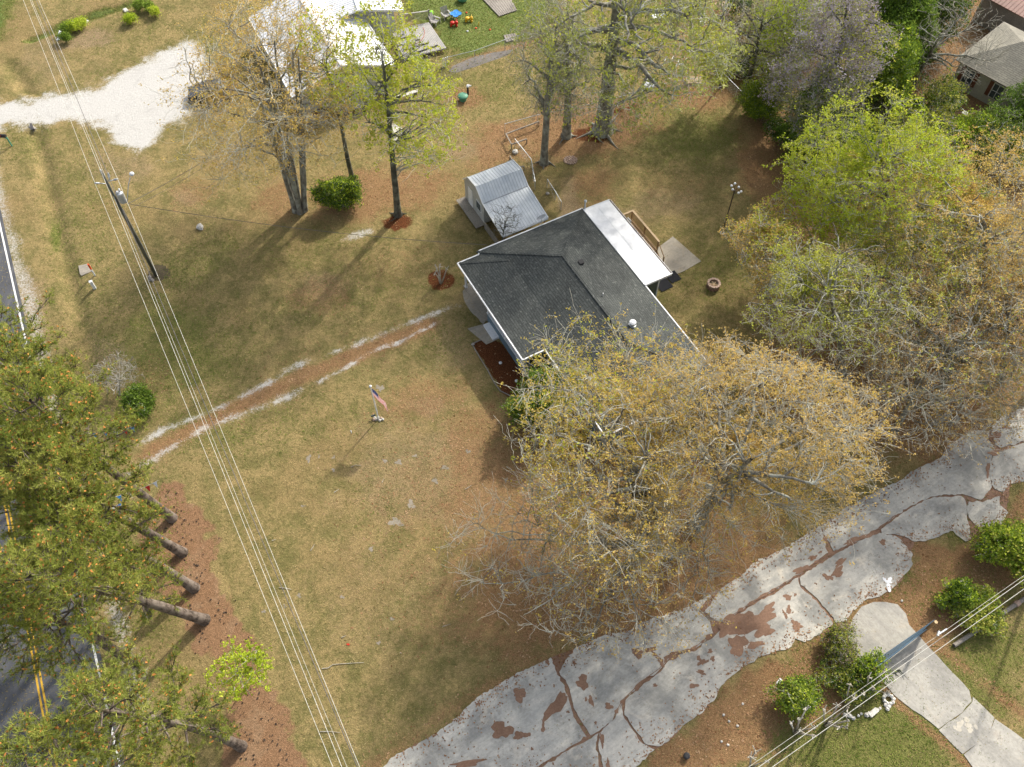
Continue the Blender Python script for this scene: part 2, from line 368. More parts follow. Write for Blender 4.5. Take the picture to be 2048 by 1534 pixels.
def pdist(X, Y, pts, closed):
    best = np.full(X.shape, 1e9); inside = np.zeros(X.shape, bool); n = len(pts)
    for i in range(n if closed else n - 1):
        (x0, y0), (x1, y1) = pts[i][:2], pts[(i + 1) % n][:2]; dx, dy = x1 - x0, y1 - y0
        t = np.clip(((X - x0) * dx + (Y - y0) * dy) / (dx * dx + dy * dy + 1e-9), 0, 1)
        best = np.minimum(best, np.hypot(X - x0 - t * dx, Y - y0 - t * dy))
        if closed and dy != 0:
            inside ^= ((y0 > Y) != (y1 > Y)) & (X < x0 + (Y - y0) / dy * dx)
    return np.where(inside, -best, best) if closed else best
XF, YF = np.clip(P0[:, 0], -400, 400), np.clip(P0[:, 1], -400, 400)
WARP = .45 * vnoise(XF, YF, .55, 1) + .30 * vnoise(XF, YF, 1.3, 2) + .22 * vnoise(XF, YF, 3.1, 3)
PATCHY = vnoise(XF, YF, .8, 4) * .5 + vnoise(XF, YF, 2.2, 5) * .5
class Field:
    """ground-cover weight on the grid; shapes are read off the photograph and laid on the ground in metres"""
    def __init__(s): s.a = np.zeros(len(P0))
    def poly(s, pts, val=1, soft=.6):
        W = [G(*p)[:2] for p in pts]; d = pdist(P0[:, 0], P0[:, 1], W, True) + WARP * min(1.6, soft * 2)
        s.a = np.maximum(s.a, val * np.clip(.5 - d / (2 * soft), 0, 1)); return s
    def line(s, pts, w, val=1, soft=.5, patch=0.):
        W = [G(*p)[:2] for p in pts]; d = pdist(P0[:, 0], P0[:, 1], W, False) - w + WARP * min(.5, w + soft * .5)
        s.a = np.maximum(s.a, np.clip(val + patch * PATCHY, 0, 1) * np.clip(.5 - d / (2 * soft), 0, 1)); return s
    def ell(s, x, y, rx, ry, val=1, rot=0, p=1.0):
        c, q = math.cos(R(rot)), math.sin(R(rot)); dx, dy = gpx - x, gpy - y
        d = np.hypot((dx * c + dy * q) / rx, (-dx * q + dy * c) / ry) + (PATCHY * .35 + WARP * .3)
        s.a = np.maximum(s.a, val * np.clip(1.5 - d, 0, 1) ** p); return s
litter, green, gravel, mulch, straw, bare = [Field() for _ in range(6)]
# reddish leaf litter and thin turf
litter.ell(1230, 1080, 300, 260, .95).ell(1000, 980, 150, 190, .62).ell(930, 1240, 160, 90, .45).ell(900, 1020, 200, 170, .42).ell(1080, 1210, 170, 130, .8).ell(860, 800, 110, 50, .55, -10).ell(960, 860, 90, 70, .6)
litter.ell(1420, 1120, 160, 90, .95).ell(740, 385, 170, 55, .75, -8).ell(560, 400, 60, 60, .6).ell(640, 590, 80, 40, .5).ell(830, 520, 110, 40, .35)
litter.ell(390, 385, 55, 35, .5, -25).ell(1150, 265, 180, 60, .85, -12).ell(985, 300, 60, 60, .7).ell(1020, 270, 60, 30, .9).ell(1290, 760, 170, 90, .75)
litter.ell(1400, 185, 90, 40, .8).ell(1530, 300, 60, 120, .85).ell(1620, 420, 70, 90, .8).ell(1700, 760, 200, 120, .95).ell(1850, 830, 170, 100, .95).ell(1940, 650, 200, 200, .8)
litter.ell(1700, 120, 260, 140, .95).poly([(1445, 165), (1500, 225), (1580, 310), (1650, 400), (1800, 470), (2060, 420), (2060, -60), (1440, -60)], .9, 2).ell(1850, 320, 200, 100, .85).ell(1600, 640, 60, 60, .5).ell(1450, 60, 120, 90, .8).ell(1830, 180, 60, 60, .8)
litter.ell(1350, 370, 110, 40, .35).ell(1190, 370, 50, 60, .6).ell(1140, 230, 60, 60, .7).ell(640, 720, 120, 50, .3).ell(930, 195, 45, 25, .75)
litter.poly([(1270, 1540), (1400, 1430), (1520, 1315), (1600, 1290), (1700, 1240), (1730, 1205), (1830, 1140), (1830, 1080), (1940, 1080), (2060, 980), (2160, 960), (2160, 1100), (2048, 1175), (1950, 1250), (1880, 1290), (1780, 1350), (1640, 1430), (1500, 1540)], .95, .7)
litter.line([(905, 132), (1000, 100), (1090, 78)], .5, .8, .5).line([(1260, 215), (1390, 165), (1440, 165)], .5, .8, .5).line([(1040, 240), (960, 290), (935, 330)], .5, .6, .8)
litter.line([(750, 1530), (900, 1420), (1060, 1325), (1250, 1240)], .5, .7, .8).line([(1760, 1205), (1850, 1270), (2048, 1430)], .5, .7, .5).line([(1700, 1310), (1810, 1420), (1950, 1540)], .3, .8, .3)
litter.ell(300, 760, 60, 60, .4).ell(1640, 1300, 90, 60, .5)
litter.line([(300, 905), (520, 792), (700, 712), (860, 650)], .75, .95, .6).line([(290, 915), (560, 778), (700, 712), (840, 655)], 1.3, .45, .8)
# greener grass
green.poly([(790, -20), (810, 20), (895, 100), (905, 128), (1000, 98), (1090, 70), (1120, -20)], .95, .8).poly([(-40, -40), (20, -30), (22, 60), (15, 78), (-40, 84)], 1, 1.2)
green.line([(50, 82), (110, 55), (180, 30), (290, -5)], .35, .95, .3).ell(330, 700, 160, 130, .55).ell(420, 850, 110, 60, .5).ell(400, 520, 120, 40, .45, -35)
green.ell(240, 60, 120, 70, .25).ell(170, 440, 70, 200, .35).ell(1380, 270, 150, 70, .55).ell(1450, 540, 120, 80, .45).ell(900, 170, 200, 60, .45).ell(560, 840, 140, 60, .3)
green.ell(760, 1040, 90, 90, .2).ell(1720, 1470, 230, 130, .7).ell(1960, 1320, 120, 160, .6).ell(330, 150, 200, 60, .5, -25).ell(60, 280, 60, 40, .4).ell(1150, 90, 140, 90, .45)
green.ell(1900, 1180, 150, 60, .75).ell(1640, 1330, 110, 60, .65, -20).ell(1980, 1060, 90, 50, .7).ell(1780, 230, 200, 120, .5).ell(960, 1450, 200, 40, .25).ell(620, 500, 160, 60, .3)
green.ell(700, 590, 200, 50, .35, -15).ell(110, 470, 12, 30, .8).ell(300, 1150, 60, 200, .35).ell(880, 680, 60, 50, .35).ell(1540, 350, 50, 50, .2)
# pale gravel
gravel.poly([(-60, 200), (0, 198), (60, 201), (130, 190), (180, 178), (230, 158), (280, 128), (320, 100), (360, 88), (410, 100), (440, 150), (430, 190), (380, 215), (345, 245), (325, 275), (290, 303), (255, 303), (232, 288), (215, 262), (196, 244), (150, 237), (100, 244), (50, 243), (0, 251), (-60, 255)], 1, 1.5)
gravel.line([(280, 888), (330, 860), (400, 830), (455, 808), (530, 768), (600, 730), (680, 700), (740, 680), (800, 652), (865, 628), (910, 612)], .20, .76, .55, .4)
gravel.line([(262, 945), (310, 915), (360, 883), (430, 848), (490, 826), (545, 806), (600, 782)], .28, .82, .65, .35).line([(600, 782), (690, 735), (735, 706), (800, 684), (880, 642)], .12, .66, .4, .6)
gravel.line([(-20, 300), (5, 420), (45, 560), (75, 680), (120, 850), (180, 1060), (235, 1230), (262, 1340), (300, 1480)], .9, .52, .8)
gravel.ell(715, 470, 40, 10, .55, -18).ell(790, 262, 18, 22, .8)
gravel.ell(345, 760, 60, 60, .2)
# dark red-brown mulch beds
mulch.ell(882, 562, 24, 18, 1).ell(795, 445, 36, 18, .75).poly([(944, 689), (985, 668), (1050, 745), (1085, 760), (1075, 830), (1030, 800), (1003, 782), (975, 735)], 1, .25).ell(1190, 270, 45, 16, .7)
mulch.line([(1205, 232), (1270, 212)], .3, .7, .3).ell(640, 215, 32, 22, .9).ell(1240, 870, 220, 120, .35).ell(1075, 430, 200, 30, .2)
# pine straw bed
straw.poly([(280, 1000), (318, 972), (350, 974), (388, 1004), (412, 1062), (430, 1120), (446, 1190), (480, 1258), (525, 1330), (570, 1410), (600, 1480), (612, 1560), (425, 1560), (440, 1470), (452, 1400), (420, 1330), (380, 1265), (345, 1200), (300, 1150), (282, 1080)], 1, .7)
straw.ell(470, 1340, 60, 60, .5)
# bare pinkish tan soil
bare.ell(375, 395, 30, 20, .6).ell(640, 575, 60, 35, .5).ell(60, 640, 40, 120, .5).ell(90, 120, 60, 60, .45).ell(185, 130, 60, 60, .35).ell(240, 330, 90, 40, .5).ell(1330, 410, 110, 40, .5).ell(1620, 640, 40, 60, .9)
bare.ell(860, 815, 60, 25, .55).ell(980, 960, 90, 120, .45).ell(1140, 410, 25, 60, .7).ell(950, 300, 70, 30, .6).ell(220, 720, 50, 60, .5).ell(1280, 440, 60, 30, .3).ell(450, 300, 80, 50, .3).ell(180, 78, 60, 26, .7, -15)
bare.ell(880, 960, 220, 160, .5).ell(760, 1200, 200, 200, .35).ell(1580, 660, 80, 60, .6).ell(900, 690, 50, 80, .45)
ditch = pdist(P0[:, 0], P0[:, 1], [G(*p)[:2] for p in [(20, 130), (45, 170), (62, 200)]], False)
ditch2 = pdist(P0[:, 0], P0[:, 1], [G(*p)[:2] for p in [(66, 252), (85, 320), (100, 390), (118, 470), (138, 560), (160, 640), (185, 730)]], False)
ditch3 = pdist(P0[:, 0], P0[:, 1], [G(*p)[:2] for p in [(62, 78), (110, 58), (180, 34), (290, -2), (330, -14)]], False)
zz = -.32 * np.exp(-(ditch / .8) ** 2) - .34 * np.exp(-(ditch2 / .75) ** 2) - .45 * np.exp(-(ditch3 / .55) ** 2)
zz *= (gravel.a < .3)
P0[:, 2] = zz
wx = len(gx); ii = (np.arange(len(gy) - 1)[:, None] * wx + np.arange(wx - 1)[None]).ravel()
GF = np.stack([ii, ii + 1, ii + wx + 1, ii + wx], 1)
def ground_mat():
    m, nt = newmat('lawn_and_soil'); n = N(nt); p = n.pos()
    A = n.node('ShaderNodeAttribute', attribute_name='cover_a'); B = n.node('ShaderNodeAttribute', attribute_name='cover_b')
    sa = n.node('ShaderNodeSeparateColor'); n.link(A.outputs['Color'], sa.inputs[0]); sb = n.node('ShaderNodeSeparateColor'); n.link(B.outputs['Color'], sb.inputs[0])
    f1 = n.noise(p, 16, 4, .75); f2 = n.noise(p, 3.1, 5, .72, .6); f3 = n.noise(p, .55, 6, .68, .5); f4 = n.noise(p, .12, 4, .6)
    blade = n.noise(n.mapping(p, (1, 2.2, 1), (0, 0, .7)), 11, 4, .8, 2.0); blade2 = n.noise(n.mapping(p, (2.3, 1, 1), (0, 0, .2)), 7, 4, .8, 2.5)
    k = n.math('ADD', n.math('MULTIPLY', f3, .55), n.math('MULTIPLY', f2, .45))
    col = n.mix(n.sstep(k, .40, .60), (0.160, 0.144, 0.057), (0.305, 0.232, 0.112))
    col = n.mix(n.math('MULTIPLY', n.sstep(f4, .48, .66), .45), col, (0.27, 0.185, 0.095))
    col = n.mix(n.math('MULTIPLY', n.sstep(f2, .56, .70), .25), col, (0.12, 0.118, 0.042))
    def w(ch, nz, lo=.42, hi=.62, amt=.8):
        return n.sstep(n.math('ADD', ch, n.math('MULTIPLY', n.math('SUBTRACT', nz, .5), amt)), lo, hi)
    mixn = n.math('ADD', n.math('MULTIPLY', f2, .5), n.math('MULTIPLY', blade, .5))
    gcol = n.mix(n.sstep(blade2, .35, .65), (0.085, 0.110, 0.028), (0.19, 0.195, 0.058))
    col = n.mix(n.math('MULTIPLY', w(sa.outputs[1], mixn, .30, .75, 1.1), .85), col, gcol)
    vivid = n.mix(n.sstep(blade, .35, .65), (0.105, 0.155, 0.04), (0.21, 0.25, 0.085))
    col = n.mix(n.sstep(sa.outputs[1], .8, .98), col, vivid)
    bcol = n.mix(n.sstep(f1, .35, .65), (0.22, 0.155, 0.10), (0.34, 0.25, 0.17))
    col = n.mix(n.math('MULTIPLY', w(sb.outputs[2], mixn, .25, .75, 1.0), .75), col, bcol)
    lcol = n.mix(n.sstep(n.math('ADD', n.math('MULTIPLY', f1, .4), n.math('MULTIPLY', blade2, .6)), .36, .64), (0.17, 0.093, 0.050), (0.36, 0.215, 0.12)); lcol = n.mix(n.sstep(blade, .56, .68), lcol, (0.22, 0.17, 0.07))
    col = n.mix(n.math('MULTIPLY', w(sa.outputs[0], mixn, .25, .8, 1.2), .88), col, lcol)
    scol = n.mix(n.sstep(blade2, .38, .62), (0.19, 0.108, 0.062), (0.31, 0.185, 0.112)); scol = n.mix(n.math('MULTIPLY', n.sstep(f3, .5, .65), .6), scol, (0.30, 0.20, 0.13))
    col = n.mix(w(sb.outputs[1], mixn, .35, .62, .7), col, scol)
    mcol = n.mix(n.sstep(f1, .4, .62), (0.075, 0.028, 0.012), (0.17, 0.062, 0.026))
    col = n.mix(w(sb.outputs[0], mixn, .38, .58, .6), col, mcol)
    f5 = n.noise(p, 5.5, 4, .85, 1.0); f6 = n.noise(n.mapping(p, (1, 1.8, 1), (0, 0, 1.1)), 8.5, 3, .9, 1.5)
    col = n.mix(.6, col, n.mix(n.sstep(f5, .34, .66), (.68, .68, .64), (1.28, 1.27, 1.24)), 'MULTIPLY')
    col = n.mix(.4, col, n.mix(n.sstep(f6, .32, .68), (.58, .59, .55), (1.38, 1.37, 1.34)), 'MULTIPLY')
    col = n.mix(.8, col, n.mix(n.sstep(f1, .3, .7), (.55, .55, .52), (1.38, 1.37, 1.34)), 'MULTIPLY')
    col = n.mix(.6, col, n.mix(n.sstep(blade, .33, .67), (.6, .61, .56), (1.34, 1.33, 1.29)), 'MULTIPLY')
    grn = n.math('ADD', n.math('MULTIPLY', f2, .3), n.math('MULTIPLY', n.noise(p, 6.5, 5, .85), .7))
    vcol = n.mix(n.sstep(f1, .40, .60), (0.42, 0.405, 0.37), (0.58, 0.57, 0.54)); vcol = n.mix(n.math('MULTIPLY', n.sstep(f3, .52, .68), .55), vcol, (0.40, 0.385, 0.36))
    col = n.mix(w(sa.outputs[2], grn, .32, .74, 1.9), col, vcol)
    bm = n.math('ADD', n.math('ADD', blade, f1), n.math('MULTIPLY', f2, 2))
    n.bsdf(col, .95, 0, bm, .8, .05, .1); return m
M['ground'] = ground_mat()
go = npmesh('ground', P0, GF, 'ground', smooth=True); go['kind'] = 'structure'
for nm, fs in (('cover_a', (litter, green, gravel)), ('cover_b', (mulch, straw, bare))):
    at = go.data.color_attributes.new(nm, 'FLOAT_COLOR', 'POINT')
    arr = np.stack([fs[0].a, fs[1].a, fs[2].a, np.ones(len(P0))], 1).astype(np.float32); at.data.foreach_set('color', arr.ravel())

def sheet(name, W, z, mat, parent=None, kind='structure', label=None, th=0.0):
    """flat sheet (or thin slab) from world xy points"""
    mb = MB(); pts = [(float(p[0]), float(p[1]), z) for p in W]
    if th: mb.slab(pts, th)
    else: mb.add(pts, [tuple(range(len(pts)))])
    c = np.array([np.mean([p[0] for p in pts]), np.mean([p[1] for p in pts]), z])
    o = mb.build(name, mat, parent, origin=c)
    if kind: o['kind'] = kind
    if label: o['label'] = label
    return o
def ccw(W):
    a = sum(W[i][0] * W[(i + 1) % len(W)][1] - W[(i + 1) % len(W)][0] * W[i][1] for i in range(len(W)))
    return W if a > 0 else W[::-1]
# asphalt road along the left
ra = G(0, 450)[:2]; rb = G(215, 1420)[:2]; rd = (rb - ra) / np.linalg.norm(rb - ra); rn = np.array([-rd[1], rd[0]])   # rn points to the yard (right)
if rn[0] < 0: rn = -rn
def rp(t, o): return ra + rd * t + rn * o
T0, T1 = -70, 90
sheet('asphalt_road', ccw([rp(T0, .32), rp(T1, .32), rp(T1, -7.3), rp(T0, -7.3)]), .012, 'asphalt')
mk = sheet('edge_line', ccw([rp(T0, .07), rp(T1, .07), rp(T1, -.07), rp(T0, -.07)]), .017, 'line_white')
sheet('edge_line', ccw([rp(T0, -6.85), rp(T1, -6.85), rp(T1, -7.0), rp(T0, -7.0)]), .017, 'line_white')
for o in (-3.30, -3.55): sheet('centre_line', ccw([rp(T0, o), rp(T1, o), rp(T1, o - .12), rp(T0, o - .12)]), .017, 'line_yellow')
# old concrete lane across the lower right, broken into slabs by open cracks
main_crack = [(1040, 1560), (1070, 1534), (1110, 1512), (1150, 1487), (1200, 1460), (1228, 1432), (1245, 1400), (1290, 1358), (1318, 1338), (1345, 1306), (1385, 1298), (1425, 1268), (1448, 1242), (1500, 1207), (1560, 1172), (1596, 1150), (1631, 1124), (1691, 1093), (1756, 1058), (1796, 1027), (1823, 1010), (1861, 993), (1923, 988), (1961, 1000), (1983, 988)]
top_edge = [(740, 1560), (790, 1513), (850, 1480), (905, 1446), (950, 1402), (1000, 1368), (1040, 1345), (1100, 1316), (1150, 1297), (1200, 1275), (1260, 1262), (1300, 1240), (1380, 1212), (1440, 1176), (1485, 1150), (1510, 1126), (1570, 1096), (1640, 1052), (1700, 1012), (1750, 985), (1800, 962), (1835, 938), (1880, 917), (1900, 888), (1945, 862), (1978, 862)]
bot_edge = [(1240, 1560), (1269, 1534), (1309, 1500), (1340, 1480), (1365, 1452), (1400, 1428), (1434, 1392), (1440, 1374), (1472, 1344), (1520, 1313), (1577, 1297), (1588, 1277), (1608, 1285), (1642, 1266), (1690, 1243), (1714, 1214), (1732, 1198), (1762, 1190), (1784, 1176), (1804, 1162), (1810, 1148)]
slabs = {
 'u1': top_edge[:8] + [(1112, 1345), (1128, 1372), (1136, 1400), (1150, 1440), (1172, 1474)] + main_crack[3::-1],
 'u2': top_edge[8:13] + [(1432, 1181), (1411, 1203), (1397, 1222), (1418, 1244)] + main_crack[11:3:-1] + [(1182, 1470), (1160, 1436), (1145, 1400), (1138, 1372), (1120, 1343)],
 'u3': [(1424, 1204), (1444, 1176)] + top_edge[14:18] + [(1655, 1106)] + main_crack[16:11:-1] + [(1432, 1240), (1409, 1222)],
 'u4': top_edge[17:] + [(1975, 880), (1988, 896), (1982, 915), (1977, 940), (1982, 975)] + main_crack[23:16:-1] + [(1668, 1102)],
 'u5': [(1984, 852), (2000, 838), (2048, 814), (2120, 785), (2120, 850), (2048, 882), (2000, 896), (1990, 888), (1984, 872)],
 'r1': [(1992, 907), (2048, 887), (2120, 862), (2120, 930), (2048, 962), (2020, 968), (2006, 984), (1990, 978), (1981, 955), (1980, 925)],
 'r2': [(1938, 1004), (1965, 1006), (1985, 998), (2000, 993), (1998, 1008), (2015, 1026), (2006, 1040), (1990, 1056), (1972, 1061), (1952, 1050), (1938, 1034), (1934, 1018)],
 'm1': [(1763, 1059), (1800, 1031), (1826, 1014), (1864, 997), (1921, 993), (1930, 1003), (1933, 1030), (1940, 1078), (1930, 1083), (1905, 1062), (1872, 1074), (1850, 1082), (1829, 1083), (1806, 1072), (1790, 1068), (1764, 1069)],
 'l1': [(1640, 1128), (1695, 1097), (1752, 1066), (1790, 1073), (1808, 1090), (1822, 1104), (1824, 1128), (1810, 1148), (1784, 1176), (1762, 1190), (1732, 1198), (1714, 1214), (1692, 1243), (1672, 1245), (1650, 1215), (1625, 1188), (1602, 1170), (1600, 1155)],
 'l2': [(1595, 1156), (1600, 1176), (1622, 1193), (1646, 1221), (1664, 1249), (1642, 1266), (1608, 1285), (1588, 1277), (1577, 1297), (1520, 1313), (1472, 1344), (1440, 1374), (1434, 1392), (1400, 1428), (1365, 1452), (1340, 1480), (1318, 1492), (1290, 1486), (1268, 1455), (1250, 1430), (1252, 1400), (1294, 1364), (1322, 1344), (1350, 1312), (1388, 1304), (1430, 1273), (1455, 1247), (1504, 1212), (1564, 1177)],
 'l3': [(1247, 1405), (1246, 1432), (1262, 1458), (1284, 1488), (1308, 1500), (1269, 1534), (1240, 1560), (1214, 1560), (1204, 1520), (1198, 1490), (1200, 1467), (1230, 1438)],
 'l4': [(1196, 1468), (1190, 1500), (1196, 1530), (1200, 1560), (1050, 1560), (1076, 1540), (1115, 1516), (1154, 1492)],
}
lane = thing('concrete_lane', G(1450, 1250), None, None); lane['kind'] = 'structure'
base_poly = [G(*p)[:2] for p in top_edge + [(1978, 870), (1984, 852), (2000, 838), (2048, 814), (2120, 785), (2120, 930), (2048, 962), (2020, 968), (2015, 1026), (1990, 1056), (1972, 1061), (1940, 1078), (1905, 1062), (1829, 1083), (1822, 1104)] + bot_edge[::-1]]
sheet('crack_dirt', jag(ccw(base_poly), .3, .05, 5), .006, 'dirt_on_lane', lane, None)
for i, (k, pts) in enumerate(slabs.items()):
    W = jag(ccw([G(*p)[:2] for p in pts]), .18, .05, 40 + i); c = np.mean(W, 0)
    W = [w + (c - w) / (np.linalg.norm(c - w) + 1e-6) * -.035 for w in W]
    sheet('slab', W, .046 + .0008 * i, 'lane_concrete', lane, None, th=.04)
# dirt washed onto the lane
def blob(px, py, rx, ry, rot=0, seed=0, amp=.33, n=26):
    g = np.random.default_rng(seed); ph = g.uniform(0, 6.28, 5); c, s_ = math.cos(R(rot)), math.sin(R(rot)); out = []
    for t in np.linspace(0, 2 * math.pi, n, endpoint=False):
        q = 1 + amp * (math.sin(2 * t + ph[0]) * .5 + math.sin(3 * t + ph[1]) * .6 + math.sin(5 * t + ph[2]) * .4 + math.sin(8 * t + ph[3]) * .25) + g.normal(0, .05)
        x, y = rx * q * math.cos(t), ry * q * math.sin(t); out.append(G(px + x * c - y * s_, py + x * s_ + y * c)[:2])
    return ccw(out)
dirt = [(1039, 1389, 14, 12, 20), (1165, 1365, 15, 11, 60), (1112, 1412, 30, 13, -52), (1040, 1471, 12, 9, 0), (1057, 1469, 6, 3, 0), (1086, 1456, 4, 9, 0), (1003, 1461, 20, 17, -20), (935, 1527, 34, 6, -8), (1275, 1306, 12, 9, 0),
        (1296, 1301, 18, 4, -12), (1312, 1312, 14, 3, 40), (1322, 1325, 9, 5, 60), (1182, 1402, 4, 12, -10), (1217, 1413, 7, 7, 0), (1172, 1399, 3, 4, 0), (1191, 1446, 3, 3, 0), (1136, 1424, 3, 3, 0), (1064, 1498, 3, 3, 0),
        (1405, 1325, 13, 4, -25), (1398, 1318, 4, 7, -20), (1402, 1345, 10, 4, 20), (1387, 1372, 11, 4, 0), (1310, 1371, 5, 3, 0), (1420, 1303, 5, 4, 0), (1425, 1318, 5, 5, 0), (1345, 1312, 16, 7, -30), (1460, 1258, 26, 16, -25), (1500, 1245, 38, 22, -20), (1475, 1290, 20, 18, 0), (1510, 1290, 16, 7, -10),
        (1528, 1262, 17, 14, 0), (1535, 1220, 18, 8, -35), (1570, 1230, 9, 3, 60), (1593, 1252, 11, 9, 20), (1575, 1195, 8, 6, 0), (1590, 1190, 3, 3, 0), (1577, 1220, 4, 10, 10), (1625, 1116, 10, 4, -25), (1640, 1105, 5, 2, -20), (1655, 1155, 11, 5, 30), (1675, 1145, 14, 8, -30), (1680, 1125, 14, 5, -40), (1710, 1080, 24, 5, -25), (1745, 1068, 14, 5, -20),
        (1765, 1085, 7, 5, 40), (1706, 1028, 4, 3, 0), (1698, 1072, 3, 2, 0), (1985, 907, 9, 5, 0), (1975, 940, 4, 13, 0), (1600, 1140, 14, 6, -30), (1216, 1530, 4, 12, 0), (1204, 1480, 4, 14, -10), (1012, 1464, 10, 10, 0), (1148, 1326, 3, 5, 0), (1650, 1078, 5, 4, 0), (1990, 872, 12, 7, -20), (2012, 855, 8, 4, 0), (957, 1408, 4, 3, 0), (1095, 1325, 4, 5, 0)]
for i, (x, y, a, b, r) in enumerate(dirt):
    sheet('dirt_patch', blob(x, y, a, b, r, 100 + i), .060 + .0006 * (i % 7), 'dirt_on_lane', lane, None)
rib = MB()
for seg in (main_crack[5:20],):
    W = [G(*p)[:2] for p in seg]; g = np.random.default_rng(9); L_, R_ = [], []
    for i in range(len(W) - 1):
        d = W[i + 1] - W[i]; nr = np.array([-d[1], d[0]]) / np.linalg.norm(d)
        for t in np.linspace(0, 1, 9)[:-1]:
            w = .02 + .10 * max(0, g.normal()) * (1 if i < 9 else .5); L_.append(W[i] + d * t + nr * w); R_.append(W[i] + d * t - nr * w * g.uniform(.4, 1.2))
    for i in range(len(L_) - 1): rib.add([(*R_[i], .064), (*R_[i + 1], .064), (*L_[i + 1], .064), (*L_[i], .064)], [(0, 1, 2, 3)])
rib.build('crack_filling', 'dirt_on_lane', lane)
sheet('paint_splash', blob(1776, 1166, 8, 9, 0, 77, .8, 40), .066, 'white_paint', lane, None)
# concrete driveway at lower right
drv = thing('concrete_driveway', G(1850, 1380), None, None); drv['kind'] = 'structure'
D = [[(1697, 1262), (1708, 1236), (1724, 1215), (1748, 1206), (1772, 1206), (1795, 1211), (1812, 1230), (1818, 1252), (1836, 1272), (1858, 1298), (1936, 1380), (1941, 1402), (1922, 1424), (1898, 1440), (1876, 1456), (1790, 1390), (1756, 1350), (1735, 1332), (1716, 1310), (1700, 1285)],
     [(1945, 1396), (1986, 1436), (1978, 1462), (1950, 1488), (1925, 1506), (1879, 1460), (1900, 1444), (1925, 1428), (1944, 1406)],
     [(1990, 1440), (2048, 1482), (2130, 1560), (2130, 1640), (2020, 1640), (1929, 1510), (1955, 1490), (1981, 1466)]]
for i, pts in enumerate(D):
    W = jag(ccw([G(*p)[:2] for p in pts]), .5, .03, 60 + i); c = np.mean(W, 0); W = [w + (w - c) / np.linalg.norm(w - c) * .06 for w in W]
    sheet('slab', W, .043 + .001 * i, 'drive_concrete', drv, None, th=.041)
for i in range(13):
    a = rng.uniform(0, 6.28); q = rng.uniform(.2, 1)
    sheet('pale_stain', blob(1928 + 27 * q * math.cos(a), 1452 + 17 * q * math.sin(a), rng.uniform(4, 8), rng.uniform(3, 5), rng.uniform(0, 90), 300 + i, .1), .048 + .0007 * i, M.setdefault('pale_stain', simple('pale_stain', (0.50, 0.46, 0.38), (0.42, 0.39, 0.32), scale=6)), drv, None)

# ------------------------------------------------------------------ TREES
def tubes_np(Pts, Rad, n):
    """Pts (N,K,3), Rad (N,K) -> vertices and quads of N open tubes"""
    N_, K, _ = Pts.shape
    T = np.empty_like(Pts); T[:, 1:-1] = Pts[:, 2:] - Pts[:, :-2]; T[:, 0] = Pts[:, 1] - Pts[:, 0]; T[:, -1] = Pts[:, -1] - Pts[:, -2]
    T /= np.linalg.norm(T, axis=2, keepdims=True) + 1e-9
    up = np.zeros((N_, 1, 3)); m = np.abs(T[:, 0, 2]) > .9; up[:, 0, 2] = 1; up[m, 0] = (1, 0, 0)
    up = np.broadcast_to(up, Pts.shape); A = np.cross(T, up); A /= np.linalg.norm(A, axis=2, keepdims=True) + 1e-9; B = np.cross(T, A)
    th = np.linspace(0, 2 * np.pi, n, endpoint=False)
    V = Pts[:, :, None] + Rad[:, :, None, None] * (A[:, :, None] * np.cos(th)[None, None, :, None] + B[:, :, None] * np.sin(th)[None, None, :, None])
    idx = np.arange(N_ * K * n).reshape(N_, K, n); a = idx[:, :-1]; b = idx[:, 1:]
    F = np.stack([a, np.roll(a, -1, 2), np.roll(b, -1, 2), b], -1).reshape(-1, 4)
    return V.reshape(-1, 3), F
def bez(p0, t0, p1, K, g, jit):
    d = p1 - p0; L = np.linalg.norm(d, axis=1, keepdims=True)
    c = p0 + t0 * L * .42; c2 = p1 - d * .25 + np.array([0, 0, 1]) * L * .03 + g.normal(0, .06, d.shape) * L
    s = np.linspace(0, 1, K)[None, :, None]
    P = (1 - s) ** 3 * p0[:, None] + 3 * (1 - s) ** 2 * s * c[:, None] + 3 * (1 - s) * s ** 2 * c2[:, None] + s ** 3 * p1[:, None]
    n = g.normal(0, 1, P.shape) * (L[:, None] * jit); n[:, 0] = 0
    return P + n
def inball(n, g, lo=0.0, hi=1.0):
    v = g.normal(size=(n, 3)); v /= np.linalg.norm(v, axis=1, keepdims=True)
    return v * (g.uniform(lo ** 2, hi ** 2, (n, 1)) ** .5)
def cards(C, size, g, normal_up=.4, asp=.55):
    """one small four-cornered leaf per centre"""
    n = len(C); a = g.normal(size=(n, 3)); a /= np.linalg.norm(a, axis=1, keepdims=True)
    b = np.cross(a, g.normal(size=(n, 3)) + np.array([0, 0, normal_up])); b /= np.linalg.norm(b, axis=1, keepdims=True) + 1e-9
    s = size * g.uniform(.4, 1.7, (n, 1)); A = a * s * .5; B = b * s * .5 * asp
    V = np.stack([C - A, C - B * .9, C + A, C + B * 1.1], 1).reshape(-1, 3)
    return V, np.arange(4 * n).reshape(n, 4)
def needles(C, D, L, g, m=9, w=.022):
    """tufts of m thin needle triangles around direction D at centres C"""
    n = len(C); d = D[:, None] * .75 + g.normal(0, .55, (n, m, 3)); d /= np.linalg.norm(d, axis=2, keepdims=True)
    l = L * g.uniform(.7, 1.2, (n, m, 1)); side = np.cross(d, g.normal(size=(n, m, 3))); side /= np.linalg.norm(side, axis=2, keepdims=True)
    c = np.broadcast_to(C[:, None], d.shape)
    V = np.stack([c - side * w, c + side * w, c + d * l], 2).reshape(-1, 3)
    return V, np.arange(3 * n * m).reshape(n * m, 3)
